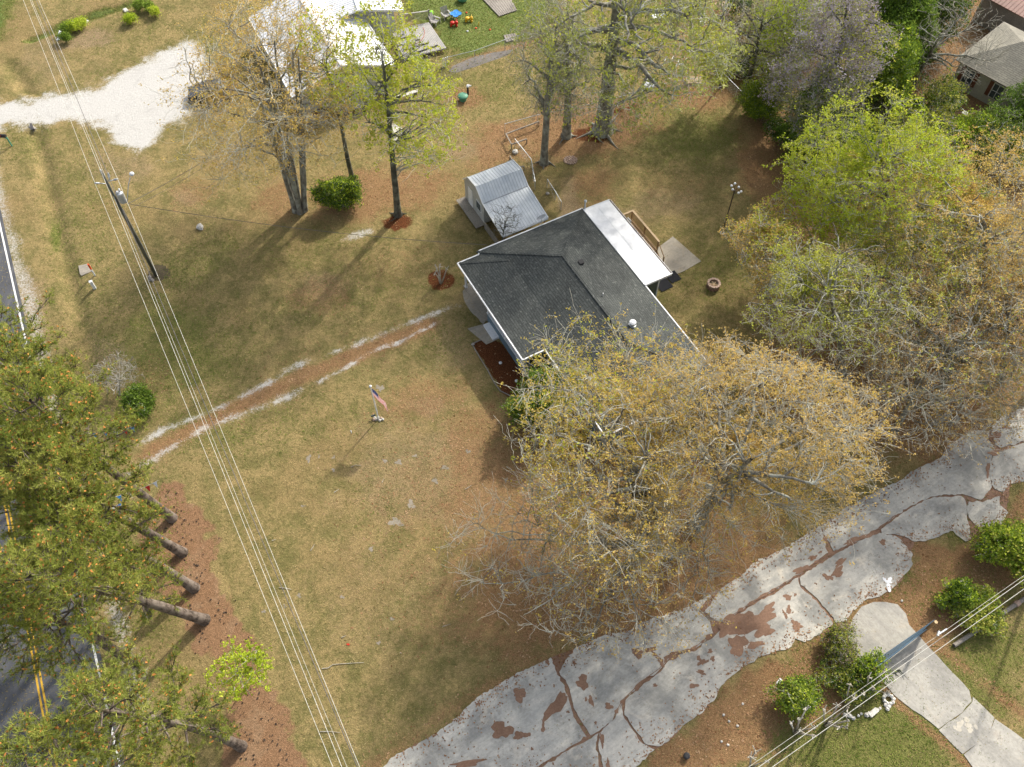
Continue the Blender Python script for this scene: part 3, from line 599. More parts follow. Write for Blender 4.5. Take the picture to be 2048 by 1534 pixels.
def tree(name, label, cat, base, top, cc, rad, group=None, seed=1, rag=1.0, limb_k=1.0, nl=8, nb=60, nt=450, nw=2600, r0=.3, bark_='b_grey', twig='b_twig', foliage=(('l_orange', 1.0, 7, .15),), stems=1, z_low=.35, spread=.35, roots=0, kind='broad', hang=0., sector=None, droop=0., shell=.55, nleafsp=.30, clump=.22, clump_f=1.3):
    """base: ground point; top: where the leader ends; cc, rad: centre and radii of the crown (metres)"""
    g = np.random.default_rng(seed); base = np.asarray(base, float); top = np.asarray(top, float); cc = np.asarray(cc, float); rad = np.asarray(rad, float)
    t = thing(name, base, label, cat, group)
    node_p, node_t, node_r = [], [], []
    TR = []
    for s_ in range(stems):
        off = np.array([math.cos(6.28 * s_ / stems + seed), math.sin(6.28 * s_ / stems + seed), 0]) * (0 if stems == 1 else r0 * 1.1)
        tp = top + (off * 3.6 + g.normal(0, .5, 3) * np.array([1, 1, .5]) if stems > 1 else 0)
        K = 12; s = np.linspace(0, 1, K)[:, None]; b0 = base + off
        wob = np.cumsum(g.normal(0, .10, (K, 3)), 0) * np.array([1, 1, 0]); wob -= wob[0]
        bow = (np.array([0, 0, 1.]) * np.linalg.norm(tp - b0) * .12) * (s * (1 - s)) * 2
        P = b0 + (tp - b0) * s + wob * s + bow; rr = r0 / (1 if stems == 1 else stems ** .35) * (1 - .86 * s[:, 0]) ** .8
        rr[0] *= 1.45; P2 = np.insert(P, 1, b0 + (P[1] - b0) * .25, 0); r2 = np.insert(rr, 1, rr[0] * .76); P2[0, 2] -= .08
        V, F = tubes_np(P2[None], r2[None], 10); npmesh('trunk', V, F, bark_, t, smooth=True)
        TR.append((P2, r2))
    def add_nodes(P, Rr):
        T = np.diff(P, axis=1); T = np.concatenate([T, T[:, -1:]], 1); T = T / (np.linalg.norm(T, axis=2, keepdims=True) + 1e-9)
        node_p.append(P.reshape(-1, 3)); node_t.append(T.reshape(-1, 3)); node_r.append(Rr.reshape(-1))
    for P2, r2 in TR:
        s = np.linspace(0, 1, 40); q = np.stack([np.interp(s, np.linspace(0, 1, len(P2)), P2[:, i]) for i in range(3)], 1)
        rr = np.interp(s, np.linspace(0, 1, len(P2)), r2); ok = q[:, 2] > base[2] + (top[2] - base[2]) * z_low
        add_nodes(q[None, ok], rr[None, ok])
    lo_z = cc[2] - rad[2]
    def grow(tg, K, jit, rk, sides, mn, samples, droopk=0.):
        NP, NT, NR = np.concatenate(node_p), np.concatenate(node_t), np.concatenate(node_r)
        if samples and len(NP) > samples:
            ix = g.choice(len(NP), samples, False); NP, NT, NR = NP[ix], NT[ix], NR[ix]
        d = np.linalg.norm(tg[:, None] - NP[None], axis=2)
        pen = d + 1.2 * np.maximum(0, NP[None, :, 2] - tg[:, None, 2] + d * .15) + g.uniform(0, .25, d.shape) * d
        j = pen.argmin(1); p0 = NP[j]; dl = tg - p0; L = np.linalg.norm(dl, axis=1, keepdims=True) + 1e-6
        t0 = NT[j] * .6 + dl / L; t0 /= np.linalg.norm(t0, axis=1, keepdims=True)
        P = bez(p0, t0, tg, K, g, jit)
        if droopk: P[:, :, 2] -= droopk * L * np.linspace(0, 1, K)[None] ** 2
        rs = np.minimum(NR[j] * .72, rk * (L[:, 0] ** .7) * .5 + mn); s = np.linspace(0, 1, K)[None]
        Rr = rs[:, None] * (1 - s) + mn * s * .8
        add_nodes(P[:, 1:], Rr[:, 1:]); return P, Rr
    def clip(v):
        q = cc + v * rad; q[:, 2] = np.maximum(q[:, 2], base[2] + .6); return q
    # main limbs, each a part
    v = inball(nl, g, .5, .8); 
    if sector is not None: v[:, :2] = v[:, :2] * .5 + np.array(sector) * .5
    v[:, 2] = v[:, 2] * .7
    ang = np.linspace(0, 2 * np.pi, nl, endpoint=False) + g.uniform(0, 1, nl)
    v[:, 0] = np.cos(ang) * g.uniform(.45, .8, nl); v[:, 1] = np.sin(ang) * g.uniform(.45, .8, nl)
    P, Rr = grow(clip(v), 9, .012, r0 * .55 * limb_k, 7, r0 * .16 * limb_k, 0, droop)
    for i in range(nl):
        V, F = tubes_np(P[i:i + 1], Rr[i:i + 1], 7); npmesh('limb', V, F, bark_, t, smooth=True)
    P, Rr = grow(clip(inball(nb, g, .3, .9)), 8, .02, r0 * .22 * limb_k, 5, .03, 0, droop); Vb, Fb = tubes_np(P, Rr, 5)
    o = npmesh('branches', Vb, Fb, bark_, t, smooth=True); o['kind'] = 'stuff'
    # lumpy outline: shrink parts of the crown
    lump = g.normal(size=(16, 3)); lump /= np.linalg.norm(lump, axis=1, keepdims=True); la = g.uniform(-.22, .5, 16) * rag; stretch = 1 + g.normal(0, .14 * (rag > 1), 3)
    def shape(v):
        n = v / (np.linalg.norm(v, axis=1, keepdims=True) + 1e-9); k = np.ones(len(v))
        for a, b in zip(lump, la): k -= b * np.clip((n @ a - .78) / .22, 0, 1)
        return v * np.clip(k, .25, 1.6)[:, None] * stretch * (1 + np.abs(g.normal(0, .10 * (rag > 1), (len(v), 1))))
    P, Rr = grow(clip(shape(inball(nt, g, shell, 1.0))), 6, .03, .035, 4, .014, 1500, droop); V1, F1 = tubes_np(P, Rr, 4)
    Ptw = P
    P, Rr = grow(clip(shape(inball(nw, g, shell, 1.06))), 4, .05, .013, 3, .007, 1800); 
    # short side sprays near the ends instead of long reaches
    L = np.linalg.norm(P[:, -1] - P[:, 0], axis=1); k = np.minimum(1, 2.0 / (L + 1e-6))[:, None, None]; P = P[:, -1:] + (P - P[:, -1:]) * k
    if hang: P[:, :, 2] -= hang * np.linspace(0, 1, 4)[None] ** 2
    V2, F2 = tubes_np(P, np.maximum(Rr * .9, .0095), 3)
    o = npmesh('twigs', np.concatenate([V1, V2]), np.concatenate([F1, F2 + len(V1)]), twig, t); o['kind'] = 'stuff'
    ends = np.concatenate([P[:, -1], P[:, 2], Ptw[:, -1]]); dirs = np.concatenate([P[:, -1] - P[:, 1], P[:, 2] - P[:, 0], Ptw[:, -1] - Ptw[:, -2]]); dirs /= np.linalg.norm(dirs, axis=1, keepdims=True) + 1e-9
    for mi, spec in enumerate(foliage):
        mat, frac, m, size = spec[:4]; sel = g.uniform(size=len(ends)) < frac
        if len(spec) > 4 and spec[4] is not None:   # only on one side of the crown
            sd = np.array(spec[4], float); sel &= ((ends - cc) / rad) @ sd > spec[5] + g.normal(0, .25, len(ends))
        if clump > 0:
            w_ = g.normal(size=(3, 3)) * clump_f; cn = np.sin(ends @ w_[0] + mi) * np.sin(ends @ w_[1] + 2) + .6 * np.sin(ends @ w_[2] * 2.1); sel &= cn > -1.1 + clump * 1.3 + g.normal(0, .25, len(ends))
        E_ = ends[sel]; D_ = dirs[sel]
        if len(E_) == 0: continue
        if mat == 'l_pine':
            V, F = needles(E_, D_ * .8 + np.array([0, 0, .5]), size, g, m); nm = 'needles'
        else:
            C = np.repeat(E_, m, 0) + g.normal(0, nleafsp, (len(E_) * m, 3)) * g.uniform(.2, 1, (len(E_) * m, 1)); V, F = cards(C, size, g); nm = 'foliage'
        o = npmesh(nm, V, F, mat, t, rnd=np.clip(np.repeat(g.uniform(size=len(F) // m + 1), m)[:len(F)] * .6 + g.uniform(size=len(F)) * .4, 0, 1)); o['kind'] = 'stuff'
    if roots:
        for i in range(roots):
            a = 6.28 * i / roots + g.uniform(-.3, .3); L = g.uniform(.9, 1.6) * r0 * 1.7; K = 6; s = np.linspace(0, 1, K)
            P = np.stack([base[0] + np.cos(a + s * g.normal(0, .4)) * (r0 * .7 + s * L), base[1] + np.sin(a + s * g.normal(0, .4)) * (r0 * .7 + s * L), base[2] + .22 * (1 - s) ** 2 + .0], 1)
            V, F = tubes_np(P[None], (r0 * .26 * (1 - s) + .02)[None], 6); npmesh('root', V, F, bark_, t, smooth=True)
    return t
def crown_at(px, py, z): return G(px, py, z)
LITE = 1.0
# --- central trees
def B(x, y): return G(x, y, 0)
tree('oak_tree', 'broad green gold budding tree whose crown hides the lower corner of the grey roof', 'tree', B(1292, 1088), G(1285, 915, 12.5), G(1225, 880, 10), (7.6, 7.2, 4.7), seed=3, rag=1.3, nleafsp=.2, clump=.34, clump_f=1.7, nl=12, nb=110, nt=1100, nw=6200, r0=.48, bark_='b_grey',
     foliage=(('l_gold', .34, 8, .115), ('l_orange', .28, 7, .11, (1, -.4, 0), -.3), ('l_yelgreen', .14, 6, .125, (-.4, .5, .3), .1)), z_low=.18)
tree('oak_tree', 'broad budding tree with orange tan leaves between the gold green tree and the fallen logs', 'tree', B(1392, 1045), G(1490, 905, 13.5), G(1490, 865, 10), (7.6, 7.6, 4.7), seed=4, rag=1.3, nleafsp=.2, clump=.34, clump_f=1.7, nl=11, nb=110, nt=1150, nw=6400, r0=.46,
     foliage=(('l_orange', .42, 9, .11), ('l_gold', .13, 7, .11)), z_low=.2)
tree('oak_tree', 'nearly bare low tree with lichen grey limbs over the red lawn beside the concrete lane', 'tree', B(1338, 1112), G(1240, 1090, 8), G(1180, 1115, 6.6), (9.2, 7.2, 3.2), seed=5, nl=13, nb=95, nt=700, nw=2900, r0=.24,
     foliage=(('l_orange', .3, 6, .11, (1, 0, 0), -.1), ('l_gold', .10, 5, .11)), z_low=.25, shell=.35)
# --- upper left yard
tree('maple_tree', 'big multi stemmed orange budded maple between the white gravel drive and round green bush', 'tree', B(600, 418), G(560, 120, 15), G(528, 165, 11.5), (7.4, 6.6, 6.6), seed=7, rag=1.35, clump=.36, clump_f=1.5, nleafsp=.22, nl=14, nb=90, nt=900, nw=4200, r0=.42, bark_='b_grey', stems=6,
     foliage=(('l_orange', .5, 6, .12), ('l_gold', .28, 5, .12)), z_low=.22, spread=.6)
tree('sweetgum_tree', 'slim leaning tree with sparse yellow green leaves behind the round green bush', 'tree', B(706, 364), G(650, 110, 13.5), G(668, 150, 11.5), (3.6, 3.6, 5.2), seed=8, nl=7, nb=40, nt=200, nw=700, r0=.22, bark_='b_dark',
     foliage=(('l_yelgreen', .35, 7, .19), ('l_orange', .25, 5, .14, (-.3, .6, .6), .1)), z_low=.3)
tree('sweetgum_tree', 'straight dark trunked tree with lime green leaves standing in its own red brown mulch', 'tree', B(796, 430), G(768, 120, 16.5), G(798, 185, 12.5), (4.6, 4.2, 5.6), seed=9, rag=1.35, clump=.36, clump_f=1.5, nleafsp=.22, nl=12, nb=60, nt=330, nw=1300, r0=.30, bark_='b_dark',
     foliage=(('l_yelgreen', .6, 7, .18), ('l_bright', .15, 6, .17)), z_low=.18, roots=4)
# --- top centre
tree('poplar_tree', 'huge thick trunked tree with pale green leaves and spreading surface roots', 'tree', B(1205, 262), G(1240, -40, 17), G(1280, 60, 14), (8.8, 7.2, 7), seed=12, nl=12, nb=80, nt=560, nw=2100, r0=.78, bark_='b_grey',
     foliage=(('l_pale', .42, 8, .18), ('l_yelgreen', .12, 7, .2)), z_low=.3, roots=6, hang=.5, limb_k=.6)
tree('elm_tree', 'slender grey tree with drooping whip twigs by the little stone ring behind the shed', 'tree', B(1088, 326), G(1098, 60, 14.5), G(1095, 110, 10), (3.0, 3.0, 6.2), seed=13, nl=8, nb=55, nt=330, nw=1500, r0=.36, bark_='b_grey', foliage=(('l_pale', .20, 5, .14), ('l_grey', .2, 4, .1)), z_low=.12, roots=4, hang=.8)
tree('elm_tree', 'grey trunk wrapped in drooping whip twigs between the slender tree and the huge rooted tree', 'tree', B(1133, 272), G(1150, 60, 12), G(1140, 130, 8), (2.4, 2.4, 5.5), seed=14, nl=7, nb=45, nt=260, nw=1200, r0=.42, bark_='b_grey', foliage=(('l_pale', .15, 5, .14), ('l_grey', .2, 4, .1)), z_low=.12, roots=3, hang=.9)
tree('young_tree', 'young tree with bright yellow green tufts at the corner of the chain link fence', 'tree', B(1440, 175), G(1430, 90, 7), G(1425, 110, 5.2), (2.6, 2.6, 3.2), seed=15, nl=6, nb=30, nt=140, nw=420, r0=.10, foliage=(('l_yelgreen', .75, 7, .18),), z_low=.2)
# --- right hand group
tree('maple_tree', 'grey limbed tree with soft olive green leaves beside the pinkish bare patch', 'tree', B(1685, 745), G(1655, 560, 11), G(1645, 585, 8.6), (7.0, 6.4, 4.4), seed=17, rag=1.35, clump=.36, clump_f=1.5, nleafsp=.22, nl=10, nb=80, nt=560, nw=2600, r0=.30, bark_='b_grey', foliage=(('l_olive', .38, 7, .115), ('l_yelgreen', .30, 7, .12, (-.2, .5, .5), .0)), z_low=.2)
tree('maple_tree', 'full tree with vivid lime green leaves beyond the tall lamp post', 'tree', B(1790, 520), G(1745, 330, 12), G(1745, 345, 9.5), (6.2, 6.0, 5.2), seed=18, rag=1.35, clump=.36, clump_f=1.5, nleafsp=.22, nl=10, nb=80, nt=650, nw=3400, r0=.30, foliage=(('l_bright', .55, 8, .14), ('l_yelgreen', .6, 8, .14)), z_low=.2)
tree('oak_tree', 'small orange budded tree right of the lamp post reaching toward the brick fire pit', 'tree', B(1600, 590), G(1555, 480, 8), G(1555, 490, 6.0), (4.0, 5.2, 3.6), seed=19, rag=1.35, clump=.36, clump_f=1.5, nleafsp=.22, nl=9, nb=60, nt=450, nw=2300, r0=.22, foliage=(('l_orange', .5, 7, .12), ('l_yelgreen', .5, 7, .13, (.5, .3, .5), -.1)), z_low=.15)
tree('oak_tree', 'wide orange tan tree at the right edge below the beige house', 'tree', B(1960, 640), G(1960, 420, 12), G(1945, 425, 9.5), (8.4, 7.2, 5.2), seed=20, rag=1.35, clump=.36, clump_f=1.5, nleafsp=.22, nl=11, nb=90, nt=800, nw=4200, r0=.38, foliage=(('l_orange', .6, 8, .115), ('l_gold', .25, 6, .12)), z_low=.2)
tree('oak_tree', 'grey twigged orange budded tree over the leaf litter beside the fallen logs', 'tree', B(1870, 800), G(1930, 660, 10), G(1935, 650, 7.5), (7.6, 6.6, 4.2), seed=21, rag=1.35, clump=.36, clump_f=1.5, nleafsp=.22, nl=11, nb=90, nt=650, nw=2900, r0=.30, foliage=(('l_orange', .42, 7, .11), ('l_olive', .25, 6, .12)), z_low=.15)
tree('oak_tree', 'orange budded tree whose crown is cut by the right edge above the concrete lane', 'tree', B(2080, 760), G(2080, 640, 10), G(2090, 620, 8), (6.0, 6.6, 4.4), seed=22, nl=9, nb=60, nt=450, nw=2000, r0=.3, foliage=(('l_orange', .6, 6, .15),), z_low=.15)
tree('maple_tree', 'thin olive green tree between the lime green tree and the orange edge trees', 'tree', B(1800, 660), G(1800, 520, 9), G(1805, 540, 7.0), (5.4, 5.2, 3.8), seed=23, rag=1.35, clump=.36, clump_f=1.5, nleafsp=.22, nl=8, nb=60, nt=420, nw=2000, r0=.24, foliage=(('l_olive', .5, 7, .125), ('l_yelgreen', .35, 6, .13)), z_low=.15)
tree('oak_tree', 'grey tan nearly bare tree between the olive tree and the concrete lane', 'tree', B(1790, 860), G(1850, 740, 8), G(1860, 745, 6.0), (7.4, 6.0, 3.4), seed=24, rag=1.35, clump=.3, clump_f=1.5, nleafsp=.22, nl=11, nb=85, nt=650, nw=3000, r0=.24, foliage=(('l_orange', .26, 6, .11), ('l_grey', .25, 5, .1)), z_low=.15)
tree('oak_tree', 'grey tan twiggy tree at the right edge just below the wide orange tree', 'tree', B(2000, 760), G(2010, 600, 9), G(2015, 590, 7.5), (6.0, 6.0, 4.0), seed=25, rag=1.35, clump=.3, clump_f=1.5, nleafsp=.22, nl=9, nb=70, nt=550, nw=2400, r0=.24, foliage=(('l_orange', .25, 6, .11), ('l_grey', .3, 5, .1)), z_low=.15)
# --- woods at the upper right
woods = [
 ('wood_tree', 'bare brown tree behind the fence corner, its stems leaning right', (1490, 190), (1530, 40, 11), (1510, 60, 8.5), (4.2, 4.0, 5.5), 'b_dark', (('l_grey', .35, 4, .12), ('l_pale', .08, 5, .14)), .25, 700),
 ('wisteria_tree', 'tall tree hung with lavender wisteria blossom', (1640, 250), (1710, 10, 14), (1670, 90, 10), (5.6, 5.4, 7.5), 'b_dark', (('l_wist', .48, 7, .15), ('l_grey', .4, 5, .12), ('l_pale', .2, 5, .14), ('l_yelgreen', .3, 7, .15, (.7, -.3, 0), .1)), .34, 3000),
 ('wood_tree', 'yellow green tree left of the lavender wisteria', (1580, 180), (1580, 30, 10), (1578, 60, 7.5), (3.8, 4.5, 5.0), 'b_grey', (('l_bright', .5, 7, .17), ('l_pale', .3, 6, .15)), .22, 1500),
 ('wood_tree', 'dense dark green tree right of the lavender wisteria', (1800, 130), (1800, 10, 8), (1795, 45, 6), (3.6, 4.6, 5.0), 'b_dark', (('l_lush', .8, 9, .2), ('l_green', .6, 8, .2)), .25, 2200),
 ('wood_tree', 'rounded bright green tree below the dark green one, beside the beige house', (1770, 200), (1780, 110, 6), (1772, 130, 4.6), (3.4, 3.6, 3.8), 'b_dark', (('l_lush', .9, 10, .19), ('l_bright', .35, 6, .17)), .18, 1700),
 ('wood_tree', 'bare white limbed tree reaching over the tan shingle roof', (1825, 175), (1880, 60, 8.5), (1905, 80, 6.5), (5.2, 4.4, 3.8), 'b_grey', (('l_grey', .05, 3, .1),), .26, 500),
 ('wood_tree', 'green leafed tree beside the far end of the tan shingle roof', (1880, 60), (1890, -30, 7), (1885, -5, 5), (3.6, 3.6, 4.0), 'b_dark', (('l_green', .6, 8, .19), ('l_pale', .3, 6, .16)), .2, 1300),
 ('wood_tree', 'olive tree standing in front of the lavender wisteria, its pale trunk at the fence', (1588, 300), (1625, 200, 8), (1640, 225, 6), (3.4, 3.2, 3.4), 'b_grey', (('l_pale', .3, 6, .15), ('l_green', .25, 6, .16), ('l_wist', .12, 6, .15)), .26, 1200),
 ('wood_tree', 'light green crown at the top edge above the fence corner', (1345, 60), (1350, -80, 12), (1370, -20, 10), (4.2, 4.6, 5), 'b_grey', (('l_pale', .45, 7, .17),), .26, 1000),
]
for i, (nm, lab, b, tp, c, rd_, bk, fo, r0_, nw_) in enumerate(woods):
    tree(nm, lab, 'tree', B(*b), G(*tp), G(*c), rd_, 'trees in the wood behind the fence', seed=30 + i, nl=8, nb=50, nt=330, nw=nw_, r0=r0_, bark_=bk, twig='b_pale' if 'white' in lab else 'b_twig', foliage=fo, z_low=.15, shell=.4)
# --- shrubs
def shrub(label, px, py, rx, rz, mats, n=900, seed=1, leaf=.13, m=7, name='shrub', tall=None, bark_='b_dark', group=None):
    b = G(px, py, 0); h = tall or rz * 1.2
    return tree(name, label, 'shrub', b, b + np.array([0, 0, h * 1.2]), b + np.array([0, 0, h]), (rx, rx, rz), group, seed=seed, rag=1.9, nl=6, nb=30, nt=140, nw=n, r0=.06, bark_=bark_, foliage=tuple((a, f, m, leaf) for a, f in mats), z_low=.0, shell=.35, nleafsp=.22, clump=.12, clump_f=2.2)
shrub('round yellow green bush between the multi stemmed maple and the slim tree', 684, 408, 1.75, 1.5, (('l_green', .9), ('l_bright', .35)), 1900, 51, .13)
shrub('small bright green bush below the bare grey shrub', 287, 818, .95, .9, (('l_green', .8), ('l_lush', .8)), 900, 52, .12)
shrub('dark evergreen bush at the front corner of the grey roofed house', 1078, 830, 2.3, 1.9, (('l_green', 1.0), ('l_lush', .35), ('l_gold', .15)), 2200, 53, .15)
shrub('bright green bush inside the bend of the chain link fence', 1516, 232, 1.5, 1.5, (('l_lush', .95), ('l_bright', .3)), 1300, 54, .14)
shrub('feathery lime bush nearest the right end of the concrete lane', 2008, 1112, 2.1, 1.2, (('l_lush', .55), ('l_bright', .4), ('l_olive', .3)), 1500, 55, .15)
shrub('leafy green bush left of the concrete pipe under the wires', 1905, 1195, 1.3, .8, (('l_lush', .5), ('l_bright', .25), ('l_green', .3)), 800, 56, .13)
shrub('grass green bush touching the concrete pipe', 1950, 1225, 1.7, .6, (('l_lush', .35), ('l_olive', .5)), 800, 57, .13)
shrub('round green bush farthest left below the concrete lane', 1590, 1400, 1.35, .95, (('l_lush', .5), ('l_bright', .3), ('l_green', .2)), 800, 58, .12)
shrub('low green bush behind the cut crape myrtles', 1690, 1365, 1.7, .55, (('l_green', .3), ('l_olive', .35)), 600, 59, .11)
shrub('low leafy bush at the left post of the blue gate', 1735, 1352, 1.0, .7, (('l_lush', .6), ('l_bright', .3)), 500, 60, .12)
shrub('bramble tangle with dry stems along the lane edge', 1668, 1298, 1.5, .8, (('l_olive', .4), ('l_green', .25), ('l_grey', .3)), 700, 61, .10)
for i, (x, y, r_, z_, mats, lab) in enumerate([
    (1840, 300, 3.0, 2.0, (('l_olive', .6), ('l_wist', .15), ('l_green', .3)), 'wide grey green thicket in front of the dark gap by the beige house'),
    (1925, 300, 2.0, 1.5, (('l_lush', .5), ('l_bright', .5)), 'fresh green thicket at the end of the low fence by the beige house'),
    (2035, 275, 2.6, 2.2, (('l_green', .9), ('l_lush', .2)), 'large dark green bush at the right edge below the beige house'),
    (1740, 270, 2.6, 1.6, (('l_olive', .5), ('l_grey', .5)), 'brown green thicket under the lavender wisteria'),
    (1530, 150, 2.2, 1.6, (('l_olive', .3), ('l_grey', .6)), 'dry brown thicket behind the fence corner'),
    (1690, 240, 2.2, 1.6, (('l_green', .3), ('l_grey', .6)), 'tangled grey thicket left of the brown green one'),
    (1610, 330, 1.8, 1.5, (('l_green', .9),), 'dark green bush on the fence line by the lime green tree'),
    (1890, 430, 2.6, 1.6, (('l_olive', .7), ('l_green', .3)), 'olive undergrowth between the lime tree and the orange tree'),
    (1850, 20, 2.8, 2.2, (('l_lush', .6), ('l_green', .6)), 'green thicket at the top edge left of the tan roof'),
    (1990, 330, 2.8, 1.6, (('l_olive', .6), ('l_green', .6)), 'shady undergrowth above the wide orange tree'),
    (1620, 60, 2.4, 2.0, (('l_green', .5), ('l_olive', .4)), 'shadowed undergrowth behind the yellow green tree'),
    (1720, 40, 2.6, 2.0, (('l_green', .5), ('l_olive', .4), ('l_wist', .1)), 'shadowed undergrowth behind the lavender wisteria')]):
    shrub(lab, x, y, r_, z_, mats, 1300, 70 + i, .15, 7, group='thickets in the wood behind the fence')
bs = tree('shrub', 'bare pale twigged shrub beside the pine crowns', 'shrub', B(240, 790), G(232, 742, 2.2), G(228, 745, 1.8), (2.1, 2.0, 1.2), seed=90, nl=9, nb=50, nt=260, nw=700, r0=.08, bark_='b_pale', twig='b_pale', foliage=(), z_low=0., shell=.3)
tree('shrub', 'bare dark twigged tree rising in front of the shed roof', 'tree', B(1003, 505), G(1012, 440, 4.2), G(1012, 440, 3.6), (1.6, 1.5, 2.0), seed=91, nl=6, nb=24, nt=90, nw=170, r0=.07, bark_='b_dark', twig='b_dark', foliage=(), z_low=.1, shell=.4)
tree('sapling', 'young tree with fluorescent yellow green leaves on the pine straw', 'tree', B(492, 1378), G(478, 1330, 4.4), G(482, 1335, 3.4), (2.1, 1.9, 1.3), seed=92, nl=7, nb=18, nt=44, nw=110, r0=.06, bark_='b_pale', twig='b_pale', foliage=(('l_bright', 1.0, 13, .14), ('l_bright', 1.0, 8, .11)), z_low=.1, shell=.3, nleafsp=.16, clump=.3, clump_f=1.8)
# more undergrowth closing the wood edge
ug = [(1475, 140), (1500, 90), (1545, 215), (1585, 130), (1560, 290), (1600, 250), (1655, 300), (1640, 180), (1690, 330), (1735, 210), (1760, 320), (1800, 240), (1480, 30), (1540, 10), (1600, 0), (1660, 20), (1790, 90), (1845, 90), (1860, 240), (1975, 300), (1650, 385), (1700, 400), (2030, 200), (1900, 350), (1820, 130)]
mixes = [(('l_green', .7), ('l_lush', .2)), (('l_grey', .5), ('l_olive', .3)), (('l_green', .4), ('l_olive', .5)), (('l_lush', .5), ('l_green', .4))]
labs = ['shaded dark green thicket just behind the wire fence corner', 'dry brown thicket under the bare leaning tree', 'mixed thicket by the fence above the bright green bush', 'fresh green thicket left of the lavender wisteria', 'dark green thicket touching the bright green bush', 'brown thicket at the foot of the lavender wisteria', 'mixed thicket between the fence and the lime green tree', 'fresh green thicket beneath the lavender blossom', 'dark green thicket against the upper edge of the lime green crown', 'brown thicket right of the lavender wisteria trunk', 'mixed thicket above the middle of the lime green crown',
 'fresh green thicket below the rounded bright green tree', 'dark green thicket at the top edge right of the huge pale tree', 'brown thicket at the top edge beside the yellow green tree', 'mixed thicket at the top edge left of the wisteria', 'fresh green thicket at the top edge behind the wisteria', 'dark thicket between wisteria and the bare white limbed tree', 'brown thicket under the bare white limbed tree', 'mixed thicket in front of the beige house side yard', 'fresh green thicket right of the white barrel', 'dark thicket at the lower fence end beside the lamp post tree', 'brown thicket under the left edge of the lime green crown',
 'mixed thicket at the right edge against the beige house', 'fresh green thicket between the lime green tree and the orange edge tree', 'dark green thicket left of the beige house side yard']
for i, (x, y) in enumerate(ug):
    shrub(labs[i], x, y, rng.uniform(1.6, 2.6), rng.uniform(1.0, 2.2), mixes[i % 4], 700, 200 + i, .15, 6, 'thicket', group='thickets in the wood behind the fence')
# small pollarded trees
def pollard(label, px, py, h, n, seed, name='crape_myrtle', knob=.10, spread=.28, group=None):
    g = np.random.default_rng(seed); b = G(px, py); t = thing(name, b, label, 'tree', group)
    for i in range(n):
        a = 6.28 * i / n + g.uniform(-.4, .4); e = b + np.array([math.cos(a) * spread * h * g.uniform(.5, 1.3), math.sin(a) * spread * h * g.uniform(.5, 1.3), h * g.uniform(.75, 1.1)])
        mb = MB(); m_ = b + (e - b) * .5 + g.normal(0, .05, 3); mb.tube([b + np.array([math.cos(a) * .06, math.sin(a) * .06, -.05]), m_, e], [.07, .05, .04], 6)
        mb.build('stem', 'b_pale' if name == 'crape_myrtle' else 'b_grey', t, smooth=True)
        kb = MB(); kb.rock(e, knob, seed * 7 + i, 6, 1.0)
        for k in range(4):
            d = g.normal(0, 1, 3); d[2] = abs(d[2]) + .5; d /= np.linalg.norm(d); kb.tube([e, e + d * g.uniform(.15, .4)], [.035, .03], 5)
        kb.build('knob', 'b_pale', t)
    return t
pollard('small crape myrtle cut back hard in the round red mulch bed', 882, 566, 1.6, 5, 1, knob=.08)
pollard('cut crape myrtle with pale knobs, leftmost under the wires at the lower right', 1590, 1465, 2.6, 6, 2, group='cut crape myrtles')
pollard('cut crape myrtle with pale knobs beside the white edging stones', 1652, 1450, 2.6, 7, 3, group='cut crape myrtles')
pollard('cut crape myrtle with dark stems nearest the concrete driveway', 1735, 1378, 2.4, 5, 4, group='cut crape myrtles')
pollard('single cut crape myrtle between the low bush and the white stone bed', 1690, 1405, 2.0, 3, 5, group='cut crape myrtles')
pollard('cut crape myrtle at the bottom edge under the wires', 1500, 1535, 2.2, 4, 6, group='cut crape myrtles')
# broken stub with splayed dark shoots over the driveway
t = thing('dead_stump', G(1768, 1352), 'leaning broken stump with splayed dark shoots overhanging the concrete driveway', 'stump')
mb = MB(); a, b_ = G(1745, 1362), G(1798, 1339, 1.1); mb.tube([a, a * .5 + b_ * .5 + np.array([0, 0, .15]), b_], [.17, .15, .12], 8); mb.build('stem', 'b_dark', t, smooth=True)
mb = MB()
for i in range(26):
    s = rng.uniform(.3, 1); p = a + (b_ - a) * s + np.array([0, 0, .15]); d = np.array([rng.uniform(.2, 1), rng.uniform(-.9, .3), rng.uniform(-.4, .1)]); mb.tube([p, p + d * .35, p + d * .7 - np.array([0, 0, .15])], [.03, .022, .01], 4)
o = mb.build('shoots', 'b_dark', t); o['kind'] = 'stuff'

